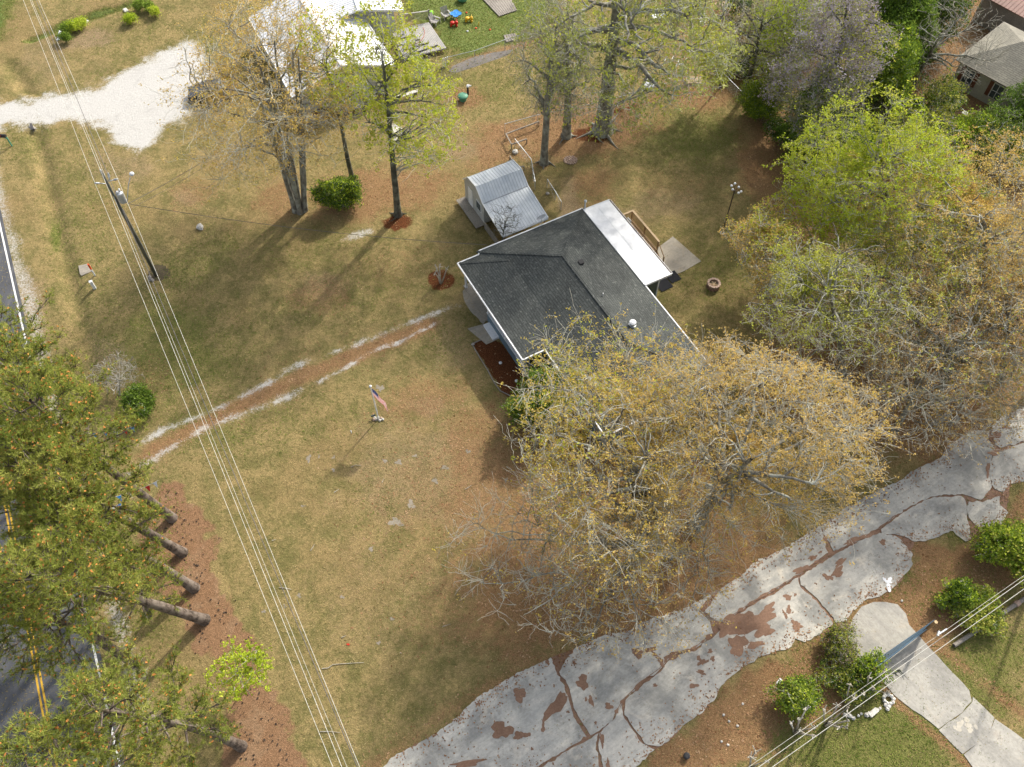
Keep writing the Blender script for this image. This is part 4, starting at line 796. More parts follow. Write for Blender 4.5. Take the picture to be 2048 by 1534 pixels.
# ------------------------------------------------------------------ PINES along the road
def pine(label, base, pts, cr, seed, ntuft=1500, r0=.32, zc=None, rz=5.0):
    """pts: (px, py, z) further points of the trunk"""
    g = np.random.default_rng(seed); W = np.array([G(*base)] + [G(*p) for p in pts]); t = thing('pine_tree', W[0], label, 'tree', 'pines in the straw bed along the road')
    L = np.concatenate([[0], np.cumsum(np.linalg.norm(np.diff(W, axis=0), axis=1))]); s = np.linspace(0, L[-1], 16)
    P = np.stack([np.interp(s, L, W[:, i]) for i in range(3)], 1); P[1:-1] = (P[:-2] + 2 * P[1:-1] + P[2:]) / 4; rr = r0 * (1 - .8 * (s / L[-1]) ** 1.2); rr[0] *= 1.2
    V, F = tubes_np(P[None], rr[None], 12); npmesh('trunk', V, F, 'b_pine', t, smooth=True)
    h = W[-1, 2]; BP, BR = [], []; tips, tdir = [], []
    z0 = h * (zc or .5)
    nb = 36
    for i in range(nb):
        z = z0 + (h - z0) * (i + g.uniform(0, 1)) / nb; c = np.array([np.interp(z, P[:, 2], P[:, k]) for k in range(3)])
        f = (z - z0) / (h - z0); a = i * 2.4 + g.uniform(-.4, .4); Lb = cr * (1 - .72 * f ** 1.6) * g.uniform(.65, 1.15) * (.65 + .35 * min(1, f * 5))
        d = np.array([math.cos(a), math.sin(a), g.uniform(-.05, .35) + f * .5]); e = c + d * Lb; m1 = c + d * Lb * .4 + np.array([0, 0, -.15]); m2 = c + d * Lb * .75
        Q = np.array([c, m1, m2, e]) + g.normal(0, .12, (4, 3)) * np.array([[0], [1], [1], [1]]); BP.append(Q); BR.append(np.array([.07, .05, .035, .02]) * (1.2 - f * .6))
    BP = np.array(BP); BR = np.array(BR); V1, F1 = tubes_np(BP, BR, 5)
    o = npmesh('branches', V1, F1, 'b_pine', t, smooth=True); o['kind'] = 'stuff'
    # secondary sprays
    per = ntuft // nb // 3; i = np.repeat(np.arange(nb), per); s = g.uniform(.25, 1, len(i)) ** .8; k = np.minimum((s * 3).astype(int), 2); fr = s * 3 - k
    c = BP[i, k] * (1 - fr[:, None]) + BP[i, k + 1] * fr[:, None]; dm = BP[i, 3] - BP[i, 0]; dm /= np.linalg.norm(dm, axis=1, keepdims=True)
    d = dm * .7 + g.normal(0, .6, dm.shape) * np.array([1, 1, .5]) + np.array([0, 0, .25]); d /= np.linalg.norm(d, axis=1, keepdims=True); Ls = g.uniform(.4, 1.25, (len(i), 1)) * (1.1 - .5 * s[:, None])
    Q = np.stack([c, c + d * Ls * .5, c + d * Ls + np.array([0, 0, .1])], 1); V2, F2 = tubes_np(Q, np.tile([.022, .016, .012], (len(Q), 1)), 3)
    o = npmesh('twigs', V2, F2, 'b_pine', t); o['kind'] = 'stuff'
    E_ = np.concatenate([Q[:, 2], Q[:, 1], Q[:, 2] + g.normal(0, .22, Q[:, 2].shape)]); D_ = np.concatenate([d, d, d]) * .6 + np.array([0, 0, .55])
    V, F = needles(E_, D_, .29, g, 12, .017); o = npmesh('needles', V, F, 'l_pine', t, rnd=np.clip(np.repeat(g.uniform(size=len(E_)), 12) * .8 + g.uniform(size=len(F)) * .2, 0, 1)); o['kind'] = 'stuff'
    sel = g.uniform(size=len(Q)) < .6; C = np.repeat(Q[sel, 2] + np.array([0, 0, .1]), 2, 0) + g.normal(0, .05, (2 * sel.sum(), 3)); V, F = cards(C, .12, g, asp=.6)
    o = npmesh('pollen_cones', V, F, 'l_cone', t, rnd=g.uniform(size=len(F))); o['kind'] = 'stuff'
    return t
pine('pine with its trunk highest in the straw bed beside the red and white pennants', (345, 1037), [(230, 948, 8), (120, 860, 15), (60, 800, 20)], 3.9, 1, 2400)
pine('pine whose forked trunk stands second from the top of the straw bed', (366, 1106), [(235, 1030, 8), (100, 965, 15), (30, 925, 19)], 3.6, 2, 2400)
pine('pine behind the others, its trunk foot beside the pale shoulder', (252, 1122), [(185, 1080, 6), (120, 1000, 13), (70, 930, 19)], 3.6, 3, 2200)
pine('pine with most of its trunk hidden behind a low green bough', (390, 1177), [(300, 1120, 5), (200, 1090, 10), (100, 1060, 17)], 3.4, 4, 2200)
pine('pine with the longest bare trunk leaning over the road', (410, 1240), [(280, 1200, 7), (160, 1172, 13), (60, 1150, 19)], 3.6, 5, 2200, .34, .55)
pine('lowest pine at the bottom edge of the straw bed', (484, 1493), [(430, 1468, 4), (330, 1440, 9), (230, 1425, 15), (180, 1415, 18)], 3.4, 6, 2200, .3, .35)
pine('pine over the centre line at the bottom left corner', (330, 1610), [(240, 1575, 7), (130, 1560, 14), (70, 1535, 19)], 4.0, 7, 2000, .3, .4)
pine('pine at the top of the row, its bare trunk showing over the road', (208, 968), [(130, 880, 6), (60, 780, 13), (10, 730, 18)], 4.0, 8, 2400, .3, .4)
pine('pine on the left picture edge whose trunk crosses the white road line', (215, 1025), [(65, 930, 8), (0, 885, 12), (-60, 800, 18)], 4.0, 9, 2200, .3, .45)
pine('pine on the left picture edge beyond the yellow road lines', (268, 1325), [(180, 1270, 6), (80, 1225, 13), (20, 1195, 18)], 3.6, 10, 1900, .3, .45)
pine('young pine with boughs hanging over the shoulder near the road sign', (300, 1230), [(280, 1190, 4), (265, 1160, 7), (260, 1130, 9)], 2.4, 11, 900, .14, .3)
pine('pine top at the left edge above the others, boughs over the white road line', (150, 905), [(80, 820, 6), (0, 705, 12), (-30, 645, 16)], 4.2, 12, 1000, .25, .55)

# ------------------------------------------------------------------ THE GREY ROOFED HOUSE
HA = R(-61.25); HO = G(915, 527, 3.0).copy(); HO[2] = 0
def HM(): return MB(HO, HA)
def HW(u, v, z=0): return HM().w((u, v, z))
def huv(z, ax=0):
    c, s = math.cos(HA), math.sin(HA)
    def f(p):
        d = p - HO; u = d[0] * c + d[1] * s; v = -d[0] * s + d[1] * c
        return (u, v * 1.07) if ax == 0 else (v, u * 1.07)
    return f
house = thing('bungalow', HW(9, 6), 'blue grey bungalow with charcoal hip shingle roof and white edging', 'house')
ZE, V1, V2, U0, U1, VR = 3.0, 1.9, 11.8, -.35, 19.0, 6.85
SL = 1.83 / (VR - V1); ZR = ZE + 1.83; UH = U0 + 5.0; UH2 = U1 - 5.0
W0, W1 = 0.0, 10.6; s2 = .17
va = V1 + .17 * V1 / (SL - .17); za = ZE + s2 * va            # wing plane meets the main plane here
wl, wr = W0 + 2.1, W1 - 2.1
def rp_(name, pts, ax, m='shingle', th=.09):
    mb = HM(); mb.slab(pts, th); o = mb.build(name, m, house, uv=huv(0, ax)); return o
rp_('roof_plane', [(U0, V2, ZE), (U1, V2, ZE), (UH2, VR, ZR), (UH, VR, ZR)][::-1], 0)
rp_('roof_plane', [(U0, V1, ZE), (U0, V2, ZE), (UH, VR, ZR)][::-1], 1)
rp_('roof_plane', [(U1, V2, ZE), (U1, V1, ZE), (UH2, VR, ZR)][::-1], 1)
zl = lambda v: ZE + SL * (v - V1)
rp_('roof_plane', [(U0, V1, ZE), (wl - .6, V1 + .3, zl(V1 + .3)), (wl, va, za), (wr, va, za), (W1, V1, ZE), (U1, V1, ZE), (UH2, VR, ZR), (UH, VR, ZR)], 0)
rp_('porch_roof_plane', [(W0, 0, ZE), (W1, 0, ZE), (wr, va, za), (wl, va, za)], 0)
rp_('porch_roof_plane', [(W1, 0, ZE), (W1, V1, ZE), (wr, va, za)], 1)
rp_('porch_roof_plane', [(W0, 0, ZE), (wl, va, za), (wl - .6, V1 + .3, zl(V1 + .3)), (W0, V1, ZE)], 1)
cap = HM()
for a, b in (((UH, VR, ZR), (UH2, VR, ZR)), ((UH, VR, ZR), (U0, V1, ZE)), ((UH, VR, ZR), (U0, V2, ZE)), ((UH2, VR, ZR), (U1, V2, ZE)), ((UH2, VR, ZR), (U1, V1, ZE)), ((wr, va, za), (W1, 0, ZE)), ((wl, va, za), (W0, 0, ZE))):
    cap.bar((a[0], a[1], a[2] + .02), (b[0], b[1], b[2] + .02), .2, .03)
cap.build('ridge_cap', 'shingle', house, uv=huv(0, 0))
edge = HM(); zf = ZE - .03
for a, b in (((W0 - .03, 0), (W1 + .03, 0)), ((W1, 0), (W1, V1)), ((W1, V1), (U1, V1)), ((U1, V1), (U1, V2)), ((U1, V2), (9.05, V2)), ((U0, V2), (U0, V1 + .2)), ((U0, V1 + .2), (W0, V1)), ((W0, V1), (W0, 0))):
    edge.bar((*a, zf), (*b, zf), .09, .17)
edge.build('fascia', 'white_paint', house)
def wallbox(name, u0, u1, v0, v1, m='blue_siding', z0=0, z1=ZE - .1):
    mb = HM(); mb.box(u0, u1, v0, v1, z0, z1); return mb.build(name, m, house)
wallbox('body', .1, 18.6, 2.35, 11.3)
w = HM(); w.box(4.15, 10.2, .42, .55, 0, 1.05); w.box(10.08, 10.2, .55, 2.35, 0, ZE - .1); w.build('porch_wall', 'blue_siding', house)
w = HM(); w.box(4.1, 10.2, .38, .60, 1.05, 1.12); w.build('wall_cap', 'white_paint', house)
w = HM(); w.box(10.03, 10.23, .37, .45, 0, ZE - .1); w.box(10.2, 10.24, .37, .56, 0, ZE - .1); w.build('corner_board', 'white_paint', house)
for u in (.28, 4.25, 7.1):
    mb = HM(); z0 = 0.08 if u < 1 else 1.12; mb.box(u - .07, u + .07, .42, .56, z0, ZE - .1); mb.box(u - .1, u + .1, .39, .59, z0, z0 + .1); mb.build('porch_column', 'white_paint', house)
mb = HM(); mb.box(.0, 4.15, .35, 2.35, 0, .08); mb.build('carport_floor', 'slab_concrete', house)
mb = HM(); mb.box(4.15, 10.2, .55, 2.35, 0, .30); mb.build('porch_floor', 'wood_grey', house)
def window(u0, u1, z0, z1, v, d=-1, wallv='v', parent=None):
    mb = HM()
    if wallv == 'v': mb.box(u0, u1, v + d * .05, v + d * .02, z0, z1)
    else: mb.box(v + d * .05, v + d * .02, u0, u1, z0, z1)
    f = mb.build('window', 'white_vinyl', parent or house); mb = HM(); t = .07
    if wallv == 'v': mb.box(u0 + t, u1 - t, v + d * .062, v + d * .05, z0 + t, (z0 + z1) / 2 - .03); mb.box(u0 + t, u1 - t, v + d * .062, v + d * .05, (z0 + z1) / 2 + .03, z1 - t)
    else: mb.box(v + min(d * .062, d * .05), v + max(d * .062, d * .05), u0 + t, u1 - t, z0 + t, z1 - t)
    mb.build('pane', 'glass', f)
window(.75, 2.0, 1.1, 2.3, 10.2, 1, 'u'); window(1.2, 2.4, 1, 2.2, 2.35); window(5.5, 6.5, 1.2, 2.3, 2.35); window(12, 13.4, 1, 2.2, 2.35); window(15.5, 16.9, 1, 2.2, 2.35)
window(10.4, 11.6, 1.1, 2.2, 11.3, 1); window(14, 15.3, 1.1, 2.2, 11.3, 1); window(4, 5.2, 1.1, 2.2, .1, -1, 'u')
mb = HM(); mb.box(8.2, 9.1, 2.28, 2.35, .3, 2.35); mb.build('front_door', 'white_paint', house)
mb = HM(); mb.box(4.45, 6.1, -.12, .42, 0, .22); mb.build('front_step', 'white_paint', house)
# low white roof and covered deck at the back
mb = HM(); mb.slab([(-.1, 11.72, 3.13), (9.0, 11.72, 3.13), (9.0, 14.25, 2.98), (-.1, 14.25, 2.98)][::-1][::-1], .1); mb.build('flat_roof', 'flat_roof', house)
mb = HM(); mb.bar((.3, 12.98, 3.062), (8.9, 12.98, 3.062), .10, .012); mb.build('roof_seam', 'white_paint', house)
mb = HM(); mb.bar((-.15, 14.32, 2.93), (9.05, 14.32, 2.93), .10, .12); mb.build('gutter', 'dark_metal', house)
mb = HM(); mb.bar((9.04, 11.75, 3.02), (9.04, 14.3, 2.93), .07, .2); mb.bar((-.14, 11.75, 3.02), (-.14, 14.3, 2.93), .07, .2); mb.bar((-.1, 14.39, 2.96), (9.05, 14.39, 2.96), .03, .04); mb.build('flat_roof_fascia', 'white_paint', house)
mb = HM(); mb.box(5.6, 8.55, 11.3, 13.55, 0, 2.85); mb.build('enclosed_porch', 'green_siding', house)
mb = HM(); mb.box(8.5, 8.62, 13.5, 13.62, 0, 2.86); mb.build('corner_board', 'white_paint', house)
mb = HM(); mb.slab([(1.0, 11.3, .82), (5.0, 11.3, .82), (5.0, 16.0, .82), (1.0, 16.0, .82)][::1], .12); mb.build('deck_frame', 'wood_new', house)
mb = HM()
for i in range(27): mb.box(1.0 + i * .148, 1.0 + i * .148 + .135, 11.35, 16.05, .822, .855)
o = mb.build('deck_boards', 'wood_new', house); o['kind'] = 'stuff'
mb = HM()
for i in range(34):
    u = 1.1 + i * .115; mb.box(u, u + .035, 16.02, 16.055, .95, 1.82)
for i in range(16): v = 14.35 + i * .105; mb.box(.98, 1.015, v, v + .035, .95, 1.82)
o = mb.build('balusters', 'wood_new', house); o['kind'] = 'stuff'
for u, v in ((1.0, 16.02), (3.0, 16.02), (4.95, 16.02), (1.0, 14.3)):
    mb = HM(); mb.box(u - .045, u + .045, v - .045, v + .045, 0, 1.85); mb.build('rail_post', 'wood_new', house)
mb = HM(); mb.box(.92, 5.02, 15.95, 16.12, 1.85, 1.89); mb.build('hand_rail', 'brown_mat', house)
mb = HM(); mb.box(.92, 1.08, 14.2, 15.95, 1.85, 1.89); mb.build('hand_rail', 'brown_mat', house)
mb = HM(); mb.box(1.05, 4.9, 15.96, 16.0, .90, .98); mb.build('bottom_rail', 'wood_new', house)
for i in range(3):
    mb = HM(); mb.box(5.02 + i * .3, 5.34 + i * .3, 14.9, 15.95, .58 - i * .2, .62 - i * .2); mb.build('stair_tread', 'wood_new', house)
mb = HM(); mb.bar((5.05, 15.98, 1.8), (6.0, 15.98, 1.0), .05, .08); mb.box(5.95, 6.04, 15.94, 16.03, 0, 1.05); mb.bar((5.0, 15.98, .7), (5.95, 15.98, .1), .05, .2); mb.build('stair_rail', 'wood_new', house)
# things on the roof
def on(v): return zl(v) if v < VR else ZE + SL * (V2 - v)
mb = HM(); z = on(7.88); mb.box(5.5, 5.85, 7.72, 8.05, z - .05, z + .12); mb.box(5.47, 5.88, 7.69, 8.08, z + .12, z + .16); mb.build('box_vent', 'black', house)
mb = HM(); z = on(8.1); mb.lathe([(.28, 0), (.28, .1), (.12, .11), (.12, .2)], (12.6, 8.1, z - .02), 16); mb.build('turbine_base', 'galv', house)
mb = HM(); mb.lathe([(.14, .2), (.24, .27), (.27, .36), (.24, .46), (.12, .52)], (12.6, 8.1, z - .02), 16); tb = mb.build('turbine_vent', 'white_vinyl', house)
mb = HM()
for i in range(14):
    a = 6.28 * i / 14; mb.bar((12.6 + .25 * math.cos(a), 8.1 + .25 * math.sin(a), z + .22), (12.6 + .26 * math.cos(a + .3), 8.1 + .26 * math.sin(a + .3), z + .45), .03, .02)
mb.build('vane', 'galv', tb)
mb = HM(); mb.tube([(-.12, 11.86, 2.9), (-.12, 11.86, 3.95)], .06, 8); mb.lathe([(.06, 0), (.12, .02), (.12, .14), (.03, .2)], (-.12, 11.86, 3.93), 10); mb.build('flue_pipe', 'galv', house)
mb = HM(); mb.lathe([(.04, 0), (.04, .35)], (9.3, 7.6, on(7.6) - .05), 8); mb.build('vent_pipe', 'white_vinyl', house)
mb = HM(); mb.lathe([(.04, 0), (.04, .3)], (3.2, 8.6, ZE + .9), 8); 
dish = thing('satellite_dish', HW(-.45, 7.95, 3.0), 'pale grey oval satellite dish on the roof edge beside the shed', 'satellite dish')
mb = HM(); mb.tube([(-.3, 7.9, 3.0), (-.45, 7.92, 3.45), (-.5, 7.95, 3.6)], .025, 6); mb.bar((-.3, 7.6, 3.05), (-.45, 7.92, 3.4), .02, .02); mb.build('mast', 'galv', dish)
mb = HM(); nrm = np.array([-.50, -.25, .72]); nrm /= np.linalg.norm(nrm); ax = np.cross(nrm, [0, 0, 1.]); ax /= np.linalg.norm(ax); ay = np.cross(nrm, ax); c0 = np.array([-.5, 7.95, 3.65]); P = []; F = []
for r_ in (0, .15, .3, .42):
    for j in range(20): t_ = 6.28318 * j / 20; P.append(tuple(c0 + ax * r_ * math.cos(t_) * .92 + ay * r_ * math.sin(t_) * 1.1 + nrm * (r_ ** 2 * .6)))
for i in range(3):
    for j in range(20): F.append((i * 20 + j, i * 20 + (j + 1) % 20, (i + 1) * 20 + (j + 1) % 20, (i + 1) * 20 + j))
mb.add(P, F); mb.build('reflector', 'grey_metal', dish, smooth=True)
mb = HM(); mb.tube([tuple(c0 + ay * .4), tuple(c0 + nrm * .45 + ay * .25)], .015, 5); mb.build('feed_arm', 'grey_metal', dish)
# paving round the house
sheet('walkway_slab', ccw([HW(4.05, -1.35)[:2], HW(4.35, .3)[:2], HW(6.15, .3)[:2], HW(6.15, -.75)[:2], HW(5.4, -.95)[:2]]), .04, 'slab_concrete', th=.04)
sheet('patio_slab', ccw([HW(*q)[:2] for q in ((4.35, 16.3), (3.8, 18.55), (7.25, 19.05), (7.45, 17.1), (7.3, 14.4), (4.6, 14.4))]), .05, 'slab_concrete', th=.05)
sheet('patio_apron', jag(ccw([G(*q)[:2] for q in ((925, 583), (932, 574), (945, 592), (973, 640), (966, 648), (946, 628), (932, 608))]), .3, .06, 8), .03, 'slab_concrete', th=.03)
mt = thing('door_mat', HW(5.6, 15.6), 'wide dark mat on the patio slab beneath the edge of the white roof', 'mat')
mb = HM(); mb.box(5.15, 8.4, 14.3, 15.45, .05, .066); mb.build('mat', 'mat_black', mt)
mt = solo(HM().box(7.0, 8.05, 15.55, 16.5, .05, .066), 'door_mat', 'mat_black', 'small square dark mat at the corner of the patio slab', 'mat')
pc = thing('patio_chair', HW(1.7, 15.2, .86), 'white slatted chair in the corner of the wooden deck', 'chair')
mb = HM(); mb.box(1.4, 1.95, 14.7, 15.25, 1.22, 1.27); mb.build('seat', 'white_vinyl', pc)
for q in range(6): mb = HM(); mb.box(1.42 + q * .09, 1.48 + q * .09, 15.25, 15.3, 1.27, 1.85); mb.build('slat', 'white_vinyl', pc)
for a, b in ((1.42, 14.75), (1.9, 14.75), (1.42, 15.2), (1.9, 15.2)): mb = HM(); mb.box(a, a + .05, b, b + .05, .86, 1.22); mb.build('leg', 'white_vinyl', pc)
# bed edging
ed = thing('bed_edging', G(950, 690), 'thin white edging strip round the dark red mulch bed', 'edging')
mb = MB(); W = [G(*q) for q in ((962, 680), (944, 689), (958, 713), (975, 740), (988, 765), (1000, 782), (1028, 796), (1040, 802))]
for i in range(len(W) - 1): mb.bar(W[i] + [0, 0, .04], W[i + 1] + [0, 0, .04], .06, .1)
mb.build('strip', 'wood_grey', ed)
for i, (x, y, lab) in enumerate([(1001, 730, 'round white solar light in the middle of the dark red mulch bed'), (1033, 766, 'round white solar light at the far end of the dark red mulch bed')]):
    s_ = thing('garden_light', G(x, y), lab, 'light'); mb = MB(G(x, y)); mb.lathe([(.02, 0), (.02, .25)], n=6); mb.build('stake', 'black', s_); mb = MB(G(x, y)); mb.lathe([(.05, .22), (.12, .26), (.13, .32), (.06, .38)], n=12); mb.build('globe', 'white_vinyl', s_)
mb = MB(G(946, 690)); mb.rock((0, 0, .12), .16, 3); solo(mb, 'stone', 'grey_rock', 'dark grey stone at the corner of the mulch bed edging', 'stone')
# ------------------------------------------------------------------ shed
shed = thing('metal_shed', HW(-5.5, 7), 'galvanised metal shed with gambrel roof and low lean to', 'shed')
sv0, sv1 = 5.0, 9.1
prof = [(-8.65, 2.5), (-7.7, 3.5), (-6.2, 3.72), (-5.0, 2.75), (-1.55, 2.1)]
def ribbed(name, a, b, ext=.12):
    mb = HM(); mb.slab([(a[0], sv0 - ext, a[1]), (b[0], sv0 - ext, b[1]), (b[0], sv1 + ext, b[1]), (a[0], sv1 + ext, a[1])], .05); o = mb.build(name, 'shed_roof', shed)
    rb_ = HM(); k = 16
    for i in range(k + 1): v = sv0 - ext + .04 + (sv1 - sv0 + 2 * ext - .08) * i / k; rb_.bar((a[0], v, a[1] + .015), (b[0], v, b[1] + .015), .035, .035)
    r_ = rb_.build('ribs', 'galv', o); r_['kind'] = 'stuff'
for i in range(4): ribbed('roof_sheet' if i < 3 else 'lean_to_sheet', prof[i], prof[i + 1])
for v in (sv0 - .12, sv1 + .12):
    mb = HM()
    for i in range(4): mb.bar((prof[i][0], v, prof[i][1] + .02), (prof[i + 1][0], v, prof[i + 1][1] + .02), .09, .09)
    mb.build('roof_trim', 'white_paint', shed)
mb = HM(); mb.bar((-5.0, sv0 - .1, 2.77), (-5.0, sv1 + .1, 2.77), .06, .04); mb.build('flashing', 'grey_metal', shed)
for v in (sv0, sv1):
    mb = HM(); n_ = [(-8.6, v - .03, .35), (-5.05, v - .03, .35), (-5.05, v - .03, 2.7), (-6.2, v - .03, 3.66), (-7.7, v - .03, 3.44), (-8.6, v - .03, 2.45)]
    q = [(p[0], p[1] + .06, p[2]) for p in n_]; mb.add(n_ + q, [tuple(range(6)), tuple(range(11, 5, -1))] + [(i, i + 6, (i + 1) % 6 + 6, (i + 1) % 6) for i in range(6)]); mb.build('end_wall', 'white_siding', shed)
mb = HM(); mb.box(-8.6, -8.54, sv0, sv1, .35, 2.45); mb.box(-5.1, -5.04, sv0, sv1, .35, 2.68); mb.build('side_wall', 'white_siding', shed)
mb = HM(); mb.box(-7.9, -7.1, sv0 - .07, sv0 - .03, .4, 2.3); mb.build('door', 'white_paint', shed)
mb = HM(); mb.box(-6.4, -5.5, sv0 - .07, sv0 - .03, 1.2, 2.1); wn_ = mb.build('window', 'white_vinyl', shed); mb = HM(); mb.box(-6.33, -5.57, sv0 - .085, sv0 - .07, 1.27, 2.03); mb.build('pane', 'glass', wn_)
mb = HM(); mb.box(-8.7, -4.9, 4.1, sv0, .28, .34); mb.build('ramp', 'wood_grey', shed)
for v in (sv0 + .05, 7.0, sv1 - .1): mb = HM(); mb.box(-1.85, -1.75, v, v + .1, 0, 2.08); mb.build('lean_to_post', 'wood_new', shed)
mb = HM(); mb.box(-1.83, -1.77, sv0, sv1, 1.95, 2.06); mb.build('lean_to_beam', 'wood_new', shed)
mb = HM(); mb.bar((-1.48, sv0 - .1, 2.05), (-1.48, sv1 + .1, 2.05), .08, .08); mb.build('gutter', 'galv', shed)
mb = HM()
for i in range(5): mb.box(-4.8 + i * .6, -4.25 + i * .6, 4.85, 4.9, 0, .9)
mb.build('low_screen', 'wood_grey', shed)
# ------------------------------------------------------------------ neighbour with the white metal roof (upper left)
def gabled(name, label, Lc, Rc, depth, hw, roofm, wallm, ridge, seam=.45, ov=.35):
    """Lc, Rc: world eave corners of the near gable end; depth: metres back; ridge: rise"""
    Lc = np.array(Lc); Rc = np.array(Rc); d = Rc - Lc; L = np.linalg.norm(d[:2]); ang = math.atan2(d[1], d[0]); O = np.array([Lc[0], Lc[1], 0])
    t = thing(name, O + 0, label, 'house'); z = Lc[2]
    def mk(): return MB(O, ang)
    for sgn, x0 in ((1, 0), (-1, L)):
        mb = mk(); xm = L / 2; pts = [(x0, 0, z), (xm, 0, z + ridge), (xm, depth, z + ridge), (x0, depth, z)]
        if sgn > 0: pts = pts[::-1]
        mb.slab(pts if False else pts, .08)
        c, s = math.cos(ang), math.sin(ang)
        o = mb.build('roof_plane', roofm, t, uv=lambda p: (((p - O)[0] * -s + (p - O)[1] * c), ((p - O)[0] * c + (p - O)[1] * s) * 1.05))
        if seam:
            sb_ = mk(); n_ = int(depth / seam)
            for i in range(n_ + 1): y = depth * i / n_; sb_.bar((x0, y, z + .01), (xm, y, z + ridge + .01), .03, .025)
            q = sb_.build('seams', 'galv' if roofm == 'white_metal_roof' else roofm, o); q['kind'] = 'stuff'
    mb = mk(); mb.bar((L / 2, 0, z + ridge + .04), (L / 2, depth, z + ridge + .04), .3, .05); mb.build('ridge_cap', roofm, t, uv=lambda p: (p[0], p[1]))
    mb = mk(); mb.bar((0, -.02, z), (L / 2, -.02, z + ridge), .06, .18); mb.bar((L / 2, -.02, z + ridge), (L, -.02, z), .06, .18); mb.bar((-.03, 0, z - .02), (-.03, depth, z - .02), .08, .15); mb.bar((L + .03, 0, z - .02), (L + .03, depth, z - .02), .08, .15); mb.build('fascia', 'white_paint', t)
    mb = mk(); mb.box(ov, L - ov, ov, depth - ov, 0, z - .08); mb.build('body', wallm, t)
    mb = mk(); g0, g1 = ov, L - ov; zz_ = z - .08; n_ = [(g0, ov, zz_), (g1, ov, zz_), (L / 2, ov, zz_ + ridge * .92)]; q = [(p[0], p[1] + .1, p[2]) for p in n_]; mb.add(n_ + q, [(0, 1, 2), (5, 4, 3), (0, 3, 4, 1), (1, 4, 5, 2), (2, 5, 3, 0)]); mb.build('gable', wallm, t)
    return t, mk, L
nh, nmk, nL = gabled('ranch_house', 'pale sided house with a long white metal gable roof behind the big maple', G(585, 195, 2.7), G(792, 131, 2.7), 13.5, 0, 'white_metal_roof', 'white_siding', 1.7)
mb = nmk(); mb.box(1.5, 2.6, .28, .33, 1.0, 2.1); f_ = mb.build('window', 'white_vinyl', nh); mb = nmk(); mb.box(1.58, 2.52, .26, .28, 1.08, 2.02); mb.build('pane', 'glass', f_)
mb = nmk(); mb.box(4.6, 5.5, .28, .33, .1, 2.1); mb.build('door', 'rust', nh)
a_ = G(808, 21, 3.2); b_ = G(700, 41, 3.2); d_ = (a_ - b_) / np.linalg.norm(a_ - b_)
nh2, nmk2, nL2 = gabled('ranch_house', 'white ribbed roof wing of the neighbour with a porch over the grey deck', b_ - d_ * 3.2 + np.array([-.2, 0, 0]), a_, 9, 0, 'white_metal_roof', 'white_siding', .9, .3, .9)
for x in (nL2 - .35, nL2 - 1.7): mb = nmk2(); mb.box(x, x + .16, .1, .26, 0, 3.05); mb.build('porch_post', 'white_paint', nh2)
# brick edged patio by the neighbour
pt = thing('raised_bed', G(640, 215), 'raised bed of dark red mulch behind a low grey block wall', 'planter')
c_ = [G(598, 200), G(655, 186), G(672, 222), G(612, 250)]; mb = MB()
for i in range(4): mb.bar(c_[i] + [0, 0, .22], c_[(i + 1) % 4] + [0, 0, .22], .22, .45)
mb.build('block_wall', 'grey_rock', pt)
mb = MB(); mb.add([tuple(p + [0, 0, .3]) for p in (c_[3], c_[2], c_[1], c_[0])], [(0, 1, 2, 3)]); mb.build('mulch', simple('red_mulch', (0.17, 0.055, 0.025), (0.09, 0.03, 0.015), scale=14), pt)
fx = thing('trailer', G(700, 215), 'flat grey utility trailer parked by the neighbour under the trees', 'trailer')
tc = [G(692, 222, .7), G(728, 212, .7), G(718, 192, .7), G(684, 200, .7)]; mb = MB(); mb.slab([tuple(p) for p in tc], .1); mb.build('deck', 'grey_metal', fx)
mb = MB()
for i in range(4): mb.bar(tc[i] + [0, 0, .25], tc[(i + 1) % 4] + [0, 0, .25], .05, .05); mb.bar(tc[i], tc[i] + [0, 0, .25], .05, .05)
mb.build('rail', 'galv', fx)
for p in (tc[0], tc[1]): mb = MB(); mb.tube([p * .5 + tc[3] * .5 * 0 + p * .5 + [0, -.15, -.4], p + [0, .1, -.4]], .3, 12); mb.build('wheel', 'black', fx, smooth=True)
# neighbour's dark car under the maple
def car(label, px, py, ang, matn):
    t = thing('parked_car', G(px, py), label, 'car'); O = G(px, py)
    def mk(): return MB(O, R(ang))
    mb = mk(); P = [];
    pf = [(-2.2, .45, .62), (-2.1, .75, .80), (-1.0, .92, .86), (-.55, 1.38, .66), (.9, 1.42, .66), (1.6, 1.0, .84), (2.15, .85, .82), (2.25, .45, .66)]
    for x, z, w_ in pf: P += [(x, -w_, z), (x, w_, z), (x, w_ * 1.03, .35), (x, -w_ * 1.03, .35)]
    F = [(4 * i + a, 4 * i + 4 + a, 4 * i + 4 + (a + 1) % 4, 4 * i + (a + 1) % 4) for i in range(7) for a in range(4)] + [(0, 1, 2, 3), (31, 30, 29, 28)]
    mb.add(P, [f[::-1] for f in F]); mb.build('body', matn, t, smooth=False)
    mb = mk(); mb.add([(-.98, -.72, .95), (-.98, .72, .95), (-.57, .6, 1.37), (-.57, -.6, 1.37)], [(0, 3, 2, 1)]); mb.build('windscreen', 'glass', t); mb = mk(); mb.add([(.93, -.6, 1.41), (.93, .6, 1.41), (1.57, .7, 1.04), (1.57, -.7, 1.04)], [(0, 3, 2, 1)]); mb.build('rear_window', 'glass', t)
    for x in (-1.35, 1.4):
        for y in (-.82, .82): mb = mk(); mb.tube([(x, y - .1, .32), (x, y + .1, .32)], .32, 14); mb.build('wheel', 'black', t)
    return t
